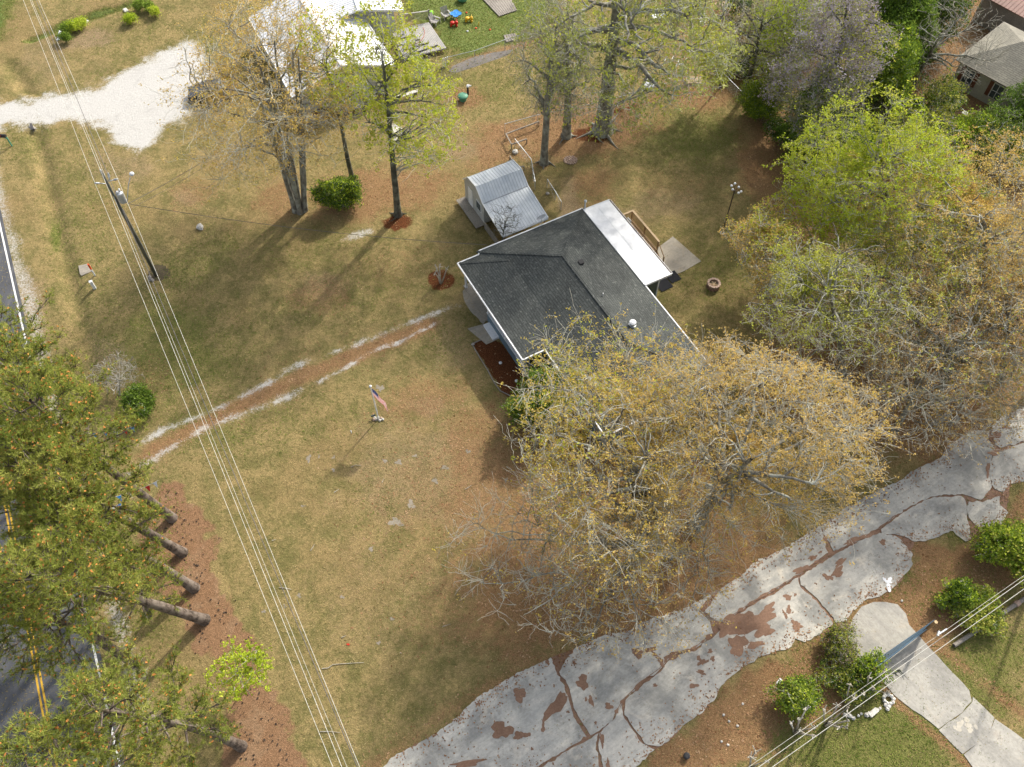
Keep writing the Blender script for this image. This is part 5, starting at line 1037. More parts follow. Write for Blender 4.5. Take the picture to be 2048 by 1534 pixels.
M['car_dark'] = simple('dark_car_paint', (0.05, 0.055, 0.065), rough=.3, spec=.6); M['car_red'] = simple('dull_red_car_paint', (0.20, 0.04, 0.03), rough=.35, spec=.6)
car('dark parked car under the orange budded maple beside the white gravel', 425, 192, 10, 'car_dark')
# grey deck with lumber
dk = thing('backyard_deck', G(830, 80), 'weathered grey deck with dark lumber lying on it behind the white roofed house', 'deck')
dz = .45; dc = [G(700, 160, dz), G(893, 97, dz), G(857, 43, dz), G(740, 70, dz)]
dc = [G(808, 118, dz), G(893, 96, dz), G(858, 45, dz), G(782, 60, dz)]
mb = MB(); mb.slab([tuple(p) for p in dc], .12); mb.build('deck_frame', 'deck_grey', dk)
mb = MB(); nb_ = 26
for i in range(nb_):
    t0_, t1_ = (i + .06) / nb_, (i + .90) / nb_; P = [dc[0] * (1 - t0_) + dc[1] * t0_, dc[0] * (1 - t1_) + dc[1] * t1_, dc[3] * (1 - t1_) + dc[2] * t1_, dc[3] * (1 - t0_) + dc[2] * t0_]
    mb.slab([tuple(p + [0, 0, .03]) for p in P], .03)
o = mb.build('deck_boards', 'deck_grey', dk); o['kind'] = 'stuff'
r0_, r1_ = G(800, 46, dz), G(859, 38, dz); mb = MB(); mb.bar(r0_ + [0, 0, .95], r1_ + [0, 0, .95], .12, .05); mb.build('hand_rail', 'deck_grey', dk)
mb = MB()
for i in range(28): p = r0_ + (r1_ - r0_) * i / 27; mb.bar(p, p + [0, 0, .93], .04, .04)
o = mb.build('balusters', 'wood_grey', dk); o['kind'] = 'stuff'
for p in (r0_, r1_): mb = MB(); mb.bar(p - [0, 0, .4], p + [0, 0, 1.1], .12, .12); mb.build('rail_post', 'wood_grey', dk)
for i, (a, b, lab) in enumerate([((793, 80), (821, 72), 'dark timber on the grey deck nearest the house'), ((797, 91), (840, 78), 'dark timber on the grey deck, second from the house'), ((806, 100), (858, 85), 'dark timber on the grey deck, third from the house'), ((812, 112), (876, 90), 'dark timber on the grey deck nearest its outer edge')]):
    mb = MB(); mb.bar(G(*a, dz + .09), G(*b, dz + .09), .09, .1); solo(mb, 'timber', 'char_board', lab, 'timber')
sw = thing('saw_table', G(822, 98, dz), 'small work table with metal legs on the grey deck', 'table'); p = G(822, 98, dz)
mb = MB(p, .3); mb.box(-.9, .5, -.12, .12, .8, .84); mb.build('table_top', 'grey_metal', sw)
for x in (-.8, .4):
    mb = MB(p, .3); mb.bar((x, -.1, 0), (x + .1, -.1, .8), .05, .05); mb.bar((x, .3, 0), (x + .1, .1, .8), .05, .05); mb.build('leg', 'grey_metal', sw)
mb = MB(); hz = dz + .05; mb.tube([G(*q, hz) for q in ((846, 55), (849, 62), (848, 72), (843, 80), (835, 86), (822, 90), (812, 96), (818, 88), (830, 85), (829, 92), (815, 100), (808, 104))], .03, 5); solo(mb, 'garden_hose', 'rust', 'pinkish red hose looping over the grey deck', 'hose')
def adirondack(px, py, ang, lab, first=None):
    if first is not None: return copy_thing(first, G(px, py), lab, R(ang))
    t = thing('adirondack_chair', G(px, py), lab, 'chair', 'grey lawn chairs by the toys'); O = G(px, py)
    mb = MB(O); mb.add([(-.32, -.3, .38), (.32, -.3, .38), (.32, .3, .28), (-.32, .3, .28), (-.32, -.3, .34), (.32, -.3, .34), (.32, .3, .24), (-.32, .3, .24)], [(0, 1, 2, 3), (7, 6, 5, 4), (0, 4, 5, 1), (2, 6, 7, 3), (1, 5, 6, 2), (0, 3, 7, 4)]); mb.build('seat', 'deck_grey', t)
    for i in range(5): mb = MB(O); x = -.28 + i * .14; mb.bar((x, .3, .25), (x * 1.15, .62, 1.0), .11, .03); mb.build('slat', 'deck_grey', t)
    for x in (-.4, .4):
        mb = MB(O); mb.box(x - .07, x + .07, -.38, .4, .55, .58); mb.build('arm_rest', 'deck_grey', t); mb = MB(O); mb.box(x - .05, x + .05, -.35, -.27, 0, .55); mb.build('leg', 'deck_grey', t); mb = MB(O); mb.bar((x, .1, 0), (x, .4, .55), .06, .08); mb.build('leg', 'deck_grey', t)
    return t
ad = adirondack(871, 48, 0, 'grey lawn chair nearest the deck railing'); ad.rotation_euler = (0, 0, R(60))
adirondack(893, 36, -30, 'grey lawn chair beside the blue toy table', ad)
tt = thing('toy_table', G(912, 37), 'blue plastic flower shaped toy table on the green grass', 'toy'); O = G(912, 37)
mb = MB(O)
for q in range(4): a = q * 1.57; mb.lathe([(.26, .5), (.30, .56), (.30, .62), (.2, .6)], (.32 * math.cos(a), .32 * math.sin(a), 0), 12)
mb.build('table_top', 'blue', tt)
for q in range(4): mb = MB(O); a = q * 1.57 + .4; mb.tube([(.3 * math.cos(a), .3 * math.sin(a), 0), (.25 * math.cos(a), .25 * math.sin(a), .5)], .04, 6); mb.build('leg', 'brown_mat', tt)
def rider(px, py, m, lab, w_='black'):
    t = thing('ride_on_toy', G(px, py), lab, 'toy'); O = G(px, py)
    mb = MB(O); mb.lathe([(.12, .12), (.24, .2), (.26, .36), (.15, .44)], (-.15, 0, 0), 12); mb.lathe([(.1, .15), (.18, .22), (.18, .42), (.1, .5)], (.25, 0, 0), 10); mb.build('body', m, t, smooth=True)
    for x in (-.3, .3):
        for y in (-.22, .22): mb = MB(O); mb.tube([(x, y - .04, .12), (x, y + .04, .12)], .12, 10); mb.build('wheel', w_, t)
    mb = MB(O); mb.tube([(.28, -.2, .6), (.28, .2, .6)], .025, 6); mb.tube([(.28, 0, .45), (.28, 0, .6)], .025, 6); mb.build('handlebar', m, t)
rider(908, 51, 'red', 'red ride on toy in front of the blue toy table', 'red'); rider(938, 42, 'yellow', 'yellow ride on toy farthest from the deck', 'yellow')
mb = MB(G(862, 32)); mb.rock((0, 0, .3), .32, 5, 8, 1); solo(mb, 'toy_ball', 'lime', 'lime green toy behind the deck railing', 'toy', smooth=True)
mb = MB(G(925, 2)); mb.lathe([(.3, 0), (.5, .15), (.55, .5), (.5, .55), (.4, .2)], n=14); solo(mb, 'sandbox_toy', 'green_lid', 'teal round toy at the top edge of the green grass', 'toy', smooth=True)
for i, (x, y, m, lab) in enumerate([(933, 26, 'orange', 'small orange toy right of the blue toy table'), (952, 57, 'orange', 'tiny orange toy lying in the grass nearest the red toy'), (980, 60, 'orange', 'tiny orange toy lying farthest right on the green grass'), (935, 63, 'white_vinyl', 'flat white toy in the grass below the yellow one'), (957, 52, 'yellow', 'thin yellow stick toy standing in the grass')]):
    mb = MB(G(x, y)); mb.lathe([(.09, 0), (.12, .07), (.05, .12)], n=8) if i != 4 else mb.tube([(0, 0, 0), (.05, 0, .45)], .04, 6); solo(mb, 'toy', m, lab, 'toy')
def planks(pts, lab, m='wood_grey', n=9, z=.12):
    W = [G(*q, z) for q in pts]; t = thing('platform', W[0], lab, 'platform')
    for i in range(n):
        a, b = (i + .05) / n, (i + .93) / n; P = [W[0] * (1 - a) + W[1] * a, W[0] * (1 - b) + W[1] * b, W[3] * (1 - b) + W[2] * b, W[3] * (1 - a) + W[2] * a]; mb = MB(); mb.slab([tuple(p) for p in P], .08); mb.build('plank', m, t)
planks([(998, 32), (1034, 20), (1018, -12), (962, -6)], 'grey plank platform at the top edge of the green grass', n=10)
planks([(1010, 73), (1035, 62), (1028, 66), (1008, 68)][:0] or [(1012, 84), (1040, 76), (1030, 66), (1007, 70)], 'small grey board platform in the grass by the wire fence', n=5)
sheet('grey_mulch_strip', blob(958, 122, 62, 10, -17, 950, .15, 30), .01, simple('grey_mulch', (0.20, 0.18, 0.16), (0.11, 0.10, 0.09), scale=14))
# bench, well cover and yard things
bn = thing('bench', G(812, 190), 'long whitish plank bench standing in the shade of the lime green tree', 'bench'); a, b = G(789, 196, .42), G(836, 181, .42)
mb = MB(); mb.bar(a, b, .38, .06); mb.build('seat', 'white_rock', bn)
for f_ in (.12, .88): p = a + (b - a) * f_; mb = MB(); mb.bar(p - [0, 0, .42], p - [0, 0, .04], .08, .3); mb.build('leg', 'wood_grey', bn)
wl_ = thing('well_cover', G(926, 200), 'green domed well lid standing in the red leaf litter', 'lid'); O = G(926, 200)
mb = MB(O); mb.lathe([(.34, 0), (.34, .42)], n=18); mb.build('drum', 'green_lid', wl_); mb = MB(O); mb.lathe([(.5, .42), (.52, .46), (.46, .55), (.25, .62), (.02, .64)], n=20); mb.build('lid', 'green_lid', wl_, smooth=True)
pu = thing('water_pump', G(936, 189), 'white topped black water pump behind the green domed lid', 'pump'); O = G(936, 189)
mb = MB(O); mb.tube([(0, 0, 0), (0, 0, .9)], .1, 8); mb.build('body', 'black', pu); mb = MB(O); mb.rock((0.05, 0, 1.0), .2, 4, 8, .7); mb.tube([(0, 0, .95), (.35, 0, 1.0)], .07, 6); mb.build('head', 'white_vinyl', pu)
mb = MB(G(789, 262)); mb.lathe([(.55, 0), (.6, .03), (.2, .05)], n=14); solo(mb, 'stone_pad', 'white_rock', 'pale round gravel pad beside the lime green tree trunk', 'pad')
# fire pits
fp = thing('fire_pit', G(1426, 573), 'round brick fire pit filled with pale ash and logs', 'fire pit'); O = G(1426, 573)
for row in range(3):
    for i in range(15):
        a = 6.283 * (i + .5 * (row % 2)) / 15; mb = MB(O + np.array([.46 * math.cos(a), .46 * math.sin(a), 0]), a); mb.box(-.09, .09, -.088, .088, .165 * row, .165 * row + .155); mb.build('brick', 'brown_brick' if row < 2 else 'tan_rock', fp)
mb = MB(O); mb.lathe([(.36, .0), (.36, .28)], n=16); mb.build('ash', 'ash', fp)
for i in range(4): mb = MB(O, i * .9); mb.tube([(-.28, .05 * i - .1, .33), (.28, .08 * i - .1, .36)], .045, 6); mb.build('log', 'brown_mat', fp)
fr = thing('stone_ring', G(1141, 321), 'flat spiral of pinkish stones on dark soil by the grey tree roots', 'fire ring'); O = G(1141, 321); k = 0
for rr_, n_ in ((.55, 15), (.33, 9), (.12, 4)):
    for i in range(n_): a = 6.283 * i / n_; mb = MB(O); mb.rock((rr_ * math.cos(a), rr_ * math.sin(a) * .9, .05), .125, 400 + k, 6, .6); mb.build('stone', 'tan_rock', fr); k += 1
for i, (x, y, r_, m, lab, gseed) in enumerate([(401, 456, .36, 'white_rock', 'big white rock alone in the grass right of the utility pole', 1), (1030, 305, .3, 'white_rock', 'pale rock by the planter frame behind the shed', 2), (1095, 388, .2, 'grey_rock', 'grey rock at the foot of the slender elm roots', 3), (790, 1045, .02, None, '', 4)]):
    if m is None: continue
    mb = MB(G(x, y)); mb.rock((0, 0, r_ * .4), r_, gseed, 8, .65); solo(mb, 'rock', m, lab, 'rock')
# bare grey patches and sticks in the lawn
M['ashy'] = simple('grey_ash_patch', (0.27, 0.235, 0.185), (0.19, 0.165, 0.12), scale=9)
pts_ = [(791, 1044, 11, 9), (822, 1009, 8, 7), (797, 924, 5, 6), (770, 922, 4, 4), (889, 935, 6, 5), (870, 961, 5, 6), (742, 1098, 5, 4), (617, 917, 5, 6), (667, 915, 3, 3), (638, 913, 2, 3), (606, 1012, 4, 2), (830, 912, 6, 2), (936, 903, 4, 4), (598, 1191, 4, 4), (684, 1194, 4, 3), (570, 1213, 3, 4), (528, 1223, 4, 3), (784, 1238, 4, 3), (757, 1286, 4, 3), (760, 776, 7, 6), (667, 940, 3, 3), (1012, 960, 3, 4)]
for i, (x, y, a, b) in enumerate(pts_):
    o = sheet('bare_patch', blob(x, y, a, b, 0, 600 + i, .5), .006 + .0005 * (i % 4), 'ashy', None, 'structure')
def stick(label, pts, r=.022, m='b_pale', group='fallen sticks on the lawn'):
    mb = MB(); mb.tube([G(*q, .05) for q in pts], [r * 1.2] + [r] * (len(pts) - 2) + [r * .5], 5); solo(mb, 'stick', m, label, 'stick', group)
for pts, lab in [([(702, 934), (711, 930), (722, 931)], 'pale curved stick beside the flag shadow'), ([(621, 1101), (626, 1094), (629, 1088)], 'pale stick nearest the wires in the open lawn'), ([(558, 1175), (570, 1176), (583, 1179)], 'pale stick crossing under the wires'), ([(644, 1337), (656, 1336), (666, 1329), (690, 1327), (728, 1325)], 'longest thin stick lying in the lower lawn'), ([(885, 1253), (901, 1248)], 'straight white stick near the red litter at the lower lawn'),
    ([(640, 1463), (660, 1463), (680, 1465)], 'pale stick under the wires near the bottom edge'), ([(800, 1305), (804, 1307)], 'tiny white stick in the dark part of the lower lawn'), ([(683, 1275), (692, 1271)], 'short pale stick left of the tiny red scrap'), ([(668, 985), (678, 978)], 'short stick between the flag shadow and the grey patches'), ([(764, 965), (768, 957)], 'short pale stick right of the flag shadow'), ([(544, 1081), (552, 1079)], 'short white stick beside the wires at mid lawn'), ([(930, 979), (944, 970)], 'thin stick at the left edge of the red litter')]:
    stick(lab, pts)
mb = MB(); 
lg = thing('fallen_logs', G(1885, 838), 'heap of split grey logs and limbs beside the concrete lane', 'log pile')
for i, (a, b, r_, z_) in enumerate([((1856, 852), (1922, 806), .15, 0), ((1864, 850), (1902, 826), .09, .1), ((1899, 850), (1934, 827), .10, 0), ((1906, 842), (1916, 822), .08, .2), ((1880, 848), (1893, 826), .05, .2), ((1890, 846), (1912, 838), .06, .15), ((1868, 842), (1890, 840), .045, .2), ((1897, 852), (1901, 828), .045, .2), ((1867, 868), (1874, 858), .05, 0), ((1850, 846), (1872, 838), .05, 0), ((1910, 850), (1926, 812), .04, .25), ((1875, 856), (1905, 848), .04, 0)]):
    mb = MB(); p, q = G(*a, r_ + z_), G(*b, r_ + z_ * .5); mb.tube([p, (p * .6 + q * .4) + rng.normal(0, .08, 3), (p * .3 + q * .7) + rng.normal(0, .07, 3), q], [r_, r_ * .95, r_ * .7, r_ * .35], 7); mb.build('log', 'b_grey' if i % 3 else 'wood_grey', lg)
# ------------------------------------------------------------------ flagpole
FB = G(757, 838); fl = thing('flagpole', FB, 'white flagpole flying the flag in the front lawn', 'flagpole'); FH = 4.38
mb = MB(FB); mb.tube([(0, 0, 0), (0, 0, FH * .5), (0, 0, FH)], [.05, .045, .035], 10); mb.build('pole', 'white_paint', fl)
mb = MB(FB); mb.lathe([(.02, 0), (.09, .04), (.11, .1), (.08, .17), (.01, .2)], (0, 0, FH), 12); mb.build('finial', 'white_vinyl', fl, smooth=True)
mb = MB(FB); mb.tube([(.06, 0, .9), (.09, .0, FH * .5), (.05, 0, FH - .1)], .008, 4); mb.build('halyard', 'white_vinyl', fl)
# the flag: cloth blown to the right and drooping, thirteen stripes and a canton with stars
FW, FHt = 1.52, .91; nu, nv = 38, 26
def flagp(u, v):
    """u along the fly 0..1, v down the hoist 0..1"""
    x = .08 + FW * .82 * u * (1 - .13 * u); z = FH - .18 - FHt * v * (1 - .12 * u) - .62 * u ** 1.35
    y = -.34 * u + .07 * math.sin(u * 8.5 + v * 2.2) * (.25 + u) - .05 * v
    return (x * .90 - y * .1, y - .60 * u, z)
bands = {'red': [], 'white': [], 'blue': []}
mbs = {k: MB(FB) for k in bands}
for j in range(26):
    for i in range(nu):
        cant = i < 15 and j < 14; k = 'blue' if cant else ('red' if (j // 2) % 2 == 0 else 'white')
        P = [flagp(i / nu, (j + 1) / 26), flagp((i + 1) / nu, (j + 1) / 26), flagp((i + 1) / nu, j / 26), flagp(i / nu, j / 26)]; mbs[k].add(P, [(0, 1, 2, 3)])
M['f_red'] = leafmat('flag_red', (0.55, 0.012, 0.03), (0.55, 0.012, 0.03), (0.55, 0.012, 0.03), .3); M['f_blue'] = leafmat('flag_blue', (0.03, 0.05, 0.19), (0.03, 0.05, 0.19), (0.03, 0.05, 0.19), .3); M['f_white'] = leafmat('flag_white', (0.8, 0.78, 0.77), (0.8, 0.78, 0.77), (0.8, 0.78, 0.77), .35)
fo = mbs['white'].build('flag', 'f_white', fl); mbs['red'].build('red_stripes', 'f_red', fo); mbs['blue'].build('canton', 'f_blue', fo)
st = MB(FB)
for r_ in range(9):
    for c_ in range(6 if r_ % 2 == 0 else 5):
        u0 = (c_ + .5 + (0 if r_ % 2 == 0 else .5)) / 6 * 15 / nu; v0 = (r_ + .7) / 9.4 * 14 / 26; P = []
        for s_ in (1, -1):
            base_ = len(P)
            for q in range(10):
                rr_ = .021 if q % 2 == 0 else .009; a = q * .6283; uu, vv = u0 + rr_ * math.sin(a) / 1.3, v0 - rr_ * math.cos(a) / .85
                p = np.array(flagp(max(0, uu), max(0, vv))); P.append(tuple(p + np.array([0, -.006 * s_ - .003, .006 * s_])))
        st.add(P, [tuple(range(10)), tuple(range(19, 9, -1))])
o = st.build('stars', 'f_white', fo); o['kind'] = 'stuff'
for i, (dx, dy, m) in enumerate([(-.28, .06, 'white_rock'), (-.05, .1, 'white_rock'), (.22, .05, 'tan_rock'), (.12, -.14, 'white_rock'), (-.15, -.1, 'grey_rock'), (.32, -.05, 'white_rock'), (-.34, -.06, 'tan_rock')]):
    mb = MB(FB); mb.rock((dx, dy, .06), .13, 20 + i, 7, .7); mb.build('base_stone', m, fl)
sp = thing('garden_spotlight', FB + [-.35, .12, 0], 'small dark solar spotlight at the foot of the flagpole', 'light'); mb = MB(FB); mb.tube([(-.35, .12, 0), (-.35, .12, .25)], .02, 6); mb.build('stake', 'black', sp); mb = MB(FB); mb.tube([(-.5, .05, .3), (-.2, .12, .38)], .07, 8); mb.build('lamp', 'glass', sp)
mb = MB(G(703, 866)); mb.tube([(0, 0, 0), (0, 0, .28)], .03, 6); mb.lathe([(.02, 0), (.06, .03), (.02, .1)], (0, 0, .26), 8); solo(mb, 'stake_light', 'white_vinyl', 'tiny white topped stake in the lawn left of the flagpole', 'light')
mb = MB(G(696, 1289)); mb.box(-.1, .1, -.05, .05, 0, .03); solo(mb, 'litter_scrap', 'red', 'tiny red scrap lying in the lower lawn', 'litter')
# ------------------------------------------------------------------ utility poles and wires
def upole(name, label, B0, h, top=None, r=.17):
    t = thing(name, B0, label, 'utility pole'); mb = MB(B0); mb.tube([(0, 0, -.05), (0, 0, h * .5), (0, 0, h)], [r, r * .85, r * .66], 12); mb.build('shaft', 'pole_wood', t, smooth=True); return t
UB = G(312, 551); UH_ = 11.35
up = upole('utility_pole', 'tall utility pole with transformer and street lamp in the front yard', UB, UH_, None, .145)
def ins(mb, p, d=(0, 0, 1), L=.34):
    p = np.array(p, float); d = np.array(d, float); d /= np.linalg.norm(d)
    pts = [p + d * L * k for k in (0, .15, .2, .35, .4, .55, .6, .8, 1)]; mb.tube(pts, [.04, .04, .09, .05, .09, .05, .09, .05, .04], 8)
wd = np.array([-.49, .87, 0]); sd = np.array([.87, .49, 0]); sd2 = np.array([1., 0.12, 0]); sd2 /= np.linalg.norm(sd2)
mb = MB(UB); ins(mb, (0, 0, UH_), (0, 0, 1), .4); mb.build('insulator', 'galv', up, smooth=True)
for s_, z in ((-1, UH_ - 1.0), (1, UH_ - .8)):
    mb = MB(UB); p = sd2 * .15 * s_ + [0, 0, z]; mb.tube([p, p + sd2 * .35 * s_ + [0, 0, .1]], .035, 6); ins(mb, p + sd2 * .35 * s_ + [0, 0, .1], sd2 * s_ + [0, 0, .15], .38); mb.build('insulator', 'galv', up, smooth=True)
mb = MB(UB); p = np.array([.16, .02, UH_ - .75]); mb.tube([p, p + [.12, .05, .25]], .04, 6); ins(mb, p + np.array([.12, .05, .25]), (.25, .1, 1), .45); mb.build('fuse_cutout', 'galv', up)
tz = UH_ - 2.9
mb = MB(UB); mb.lathe([(.24, 0), (.26, .04), (.26, .85), (.24, .92), (.1, .98)], (.45, .05, tz), 18); tr = mb.build('transformer', 'galv', up, smooth=False)
mb = MB(UB); mb.box(.24, .40, -.12, .24, tz + .3, tz + .5); mb.build('bracket', 'rust', up)
mb = MB(UB); mb.lathe([(.1, .98), (.11, 1.1), (.06, 1.15)], (.38, .0, tz), 8); mb.lathe([(.06, .95), (.08, 1.2), (.03, 1.25)], (.52, .15, tz), 8); mb.build('bushing', 'white_vinyl', tr)
mb = MB(UB); mb.tube([(.2, .0, tz + 1.0), (.3, .0, tz + 1.15), (.38, .0, tz + 1.2)], .02, 5); mb.build('lead', 'rust', tr)
lz = UH_ - 3.1
mb = MB(UB); mb.tube([(.62, .08, lz), (.8, .25, lz + .5), (1.05, .75, lz + 1.3), (1.25, 1.1, lz + 1.7)], .03, 6); mb.build('lamp_arm', 'galv', up)
mb = MB(UB); mb.lathe([(.05, .14), (.16, .1), (.19, 0), (.12, -.1), (.02, -.14)], (1.35, 1.3, lz + 1.8), 12); mb.build('lamp_head', 'white_vinyl', up, smooth=True)
mb = MB(UB); mb.tube([(.18, -.05, .2), (.2, -.05, 4), (.17, -.04, 7.8)], .02, 6); mb.build('conduit', 'galv', up)
def wire(label, pts, r=.016, m='wire', group='overhead wires along the road', sag=0.0, cat='wire'):
    W = [np.array(p, float) for p in pts]; Q = []
    for i in range(len(W) - 1):
        for s_ in np.linspace(0, 1, 13)[:-1]: Q.append(W[i] * (1 - s_) + W[i + 1] * s_ - [0, 0, sag * 4 * s_ * (1 - s_)])
    Q.append(W[-1]); mb = MB(); mb.tube(Q, r, 4); solo(mb, 'overhead_wire', m, label, cat, group)
def ext(p, q, k): return q + (q - p) * k
topA, topB, topD = UB + sd2 * -.85 + [0, 0, UH_ - .85], UB + [0, 0, UH_ + .38], UB + sd2 * .85 + [0, 0, UH_ - .6]
for lab, P_, far, near, r_, m_ in [
    ('leftmost overhead wire along the road', topA, (46, 0, 10.6), (664, 1534, 10.0), .012, 'wire'), ('second overhead wire from the left, from the top of the pole', topB, (60, 0, 11.6), (682, 1534, 11.2), .012, 'wire'),
    ('rightmost overhead wire along the road', topD, (77, 0, 10.8), (718, 1534, 10.6), .012, 'wire')]:
    f_ = G(*far); n_ = G(*near); wire(lab, [ext(P_, f_, .5), f_ * 1.0, P_, n_, ext(P_, n_, .35)][0:0] + [ext(P_, f_, .4), P_], r_, m_, sag=.25); wire(lab + ', its nearer span', [P_, ext(P_, n_, .3)], r_, m_, sag=.55)
PC = UB + np.array([.05, .1, 8.2]); f_ = G(72, 0, 8.4); n_ = G(714, 1534, 7.2)
wire('dark communication cable hanging lowest along the road', [ext(PC, f_, .4), PC], .02, 'wire_dark', sag=.3); wire('dark communication cable lowest in the nearer span', [PC, ext(PC, n_, .3)], .02, 'wire_dark', sag=.4)
PN = UB + np.array([-.1, .1, 9.2]); f_ = G(63, 0, 9.5); n_ = G(693, 1534, 9.0)
wire('thin neutral wire in the middle of the bundle', [ext(PN, f_, .4), PN], .009, sag=.3); wire('thin neutral wire in the middle of the nearer span', [PN, ext(PN, n_, .3)], .009, sag=.4)
SP = UB + np.array([.7, .05, lz])
wire('service cable running from the pole to the grey roofed house', [SP, HW(-.3, 2.8, 3.4)], .022, 'wire_dark', None, .6); wire('service cable running from the pole to the white roofed house', [SP, G(600, 190, 3.2)], .022, 'wire_dark', None, .5)
wire('second service cable running toward the neighbour house', [SP - [0, 0, .5], G(592, 196, 3.0)], .014, 'wire_dark', None, .7)
# right-hand wires
for a, b, z, lab, r_ in [((2048, 1151), (1536, 1507), 8.2, 'thin upper wire crossing the lower right corner', .010), ((2048, 1159), (1536, 1521), 8.0, 'middle wire crossing the lower right corner', .016), ((2048, 1178), (1545, 1534), 8.0, 'lowest wire crossing the lower right corner', .016)]:
    A_, B_ = G(*a, z), G(*b, z); wire(lab, [ext(B_, A_, .6), ext(A_, B_, .5)], r_, 'wire', 'overhead wires across the lower right corner', sag=.25)
up2 = upole('utility_pole', 'wooden utility pole past the right edge, its shadow on the lawn', G(2056, 1188), 9.0, r=.15)
# big cable splice seen on the wire
mb = MB(); p = G(1878, 1268, 8.1); mb.tube([p, p + [.5, .28, 0]], .05, 6); mb.tube([p - [.1, .1, 0], p + [.05, .15, 0]], .07, 6); solo(mb, 'wire_splice', 'galv', 'small grey splice box clipped to the wire above the gate', 'splice')
# ------------------------------------------------------------------ lamp post, markers
LB = G(1444, 467); lp = thing('lamp_post', LB, 'thin dark lamp post with a cluster of white globes in the back yard', 'lamp post'); LH = 5.1
mb = MB(LB); mb.tube([(0, 0, 0), (0, 0, LH)], .05, 8); mb.build('post', 'dark_metal', lp)
mb = MB(LB); mb.lathe([(.2, 0), (.2, .08), (.1, .12)], n=10); mb.build('footing', 'white_rock', lp)
for i, (dx, dy, dz_) in enumerate([(-.28, .22, .25), (-.2, -.05, .12), (.3, .12, .2), (.5, -.15, -.02), (.28, -.28, -.05), (-.02, .32, .4)]):
    mb = MB(LB); mb.tube([(0, 0, LH - .35), (dx * .7, dy * .7, LH - .1 + dz_)], .018, 5); mb.build('arm', 'dark_metal', lp); mb = MB(LB); mb.lathe([(.03, -.07), (.09, -.03), (.11, .03), (.07, .09), (.01, .11)], (dx, dy, LH + dz_), 12); mb.build('globe', 'white_vinyl', lp, smooth=True)
mp = thing('marker_post', G(190, 551), 'white cable marker post with an orange top by the square pad', 'marker post'); O = G(190, 551)
mb = MB(O); mb.tube([(0, 0, 0), (0, 0, .8)], .065, 10); mb.build('post', 'white_vinyl', mp); mb = MB(O); mb.tube([(0, 0, .8), (0, 0, 1.42)], .08, 10); mb.build('sleeve', 'orange', mp)
pd = thing('pedestal', G(190, 577), 'short square white telephone pedestal beside the marker post', 'pedestal'); mb = MB(G(190, 577), .4); mb.box(-.11, .11, -.09, .09, 0, .85); mb.build('body', 'white_vinyl', pd); mb = MB(G(190, 577), .4); mb.box(-.13, .13, -.11, .11, .85, .93); mb.build('cap', 'white_vinyl', pd)
sheet('utility_pad', ccw([G(*q)[:2] for q in ((157, 532), (175, 528), (182, 533), (184, 543), (163, 552), (160, 548))]), .04, 'slab_concrete', th=.04)
sheet('pole_mulch', blob(318, 546, 22, 16, -15, 900, .12, 30), .012, simple('dead_grass_ring', (0.11, 0.085, 0.04), (0.06, 0.045, 0.025), scale=14))
mb = MB(G(302, 560)); mb.rock((0, 0, .1), .2, 9, 7, .7); mb.rock((-.15, .25, .08), .16, 10, 7, .7); mb.rock((.2, -.1, .08), .15, 12, 7, .7); solo(mb, 'stones', 'grey_rock', 'dark stones at the foot of the utility pole', 'stones')
ds = thing('mailbox', G(22, 290), 'black mailbox on a green post at the mouth of the white gravel drive', 'mailbox'); O = G(24, 292)
mb = MB(O); mb.bar((0, 0, 0), (0, 0, 1.05), .1, .1); mb.bar((0, 0, .75), (-.3, .1, 1.0), .07, .07); mb.build('post', 'green_lid', ds)
mb = MB(O, -.1)
P = []; n_ = 10
for x in (-.75, .0):
    P += [(x, -.13, 1.06)] + [(x, -.13 * math.cos(math.pi * k / n_), 1.22 + .13 * math.sin(math.pi * k / n_)) for k in range(n_ + 1)] + [(x, .13, 1.06)]
q_ = n_ + 3; mb.add(P, [tuple(range(q_))[::-1], tuple(range(q_, 2 * q_))] + [(i, (i + 1) % q_, (i + 1) % q_ + q_, i + q_) for i in range(q_)]); mb.build('box', 'black', ds)
mb = MB(O, -.1); mb.box(-.62, -.42, -.16, -.14, 1.2, 1.4); mb.build('flag', 'red', ds)
# culvert end
mb = MB(G(62, 254)); mb.tube([(-.1, .1, -.1), (.5, -.35, -.14)], .24, 12); solo(mb, 'culvert_pipe', 'grey_rock', 'culvert pipe end under the white gravel drive', 'pipe')
# road sign (real estate board) by the road among the pines
sg = thing('yard_sign', G(262, 1184), 'dark board sign on two short legs beside the longest pine trunk', 'sign'); a, b = G(249, 1181, .9), G(277, 1176, .9)
n_ = np.array([0.15, -.75, .65]); mb = MB(); P = [a + [0, 0, -.35], b + [0, 0, -.35], b + [0.0, .35, .2], a + [0, .35, .2]]; mb.slab([tuple(p) for p in P], .04); mb.build('frame', 'white_paint', sg)
mb = MB(); c0 = sum(P) / 4; mb.slab([tuple(c0 + (p - c0) * .86 + [0, -.02, .03]) for p in P], .02); mb.build('board', simple('dark_sign_face', (0.03, 0.06, 0.07), (0.06, 0.12, 0.08), scale=4, rough=.3), sg)
for p in (a, b): mb = MB(); mb.bar(p - [0, 0, .9], p, .05, .05); mb.build('leg', 'white_paint', sg)
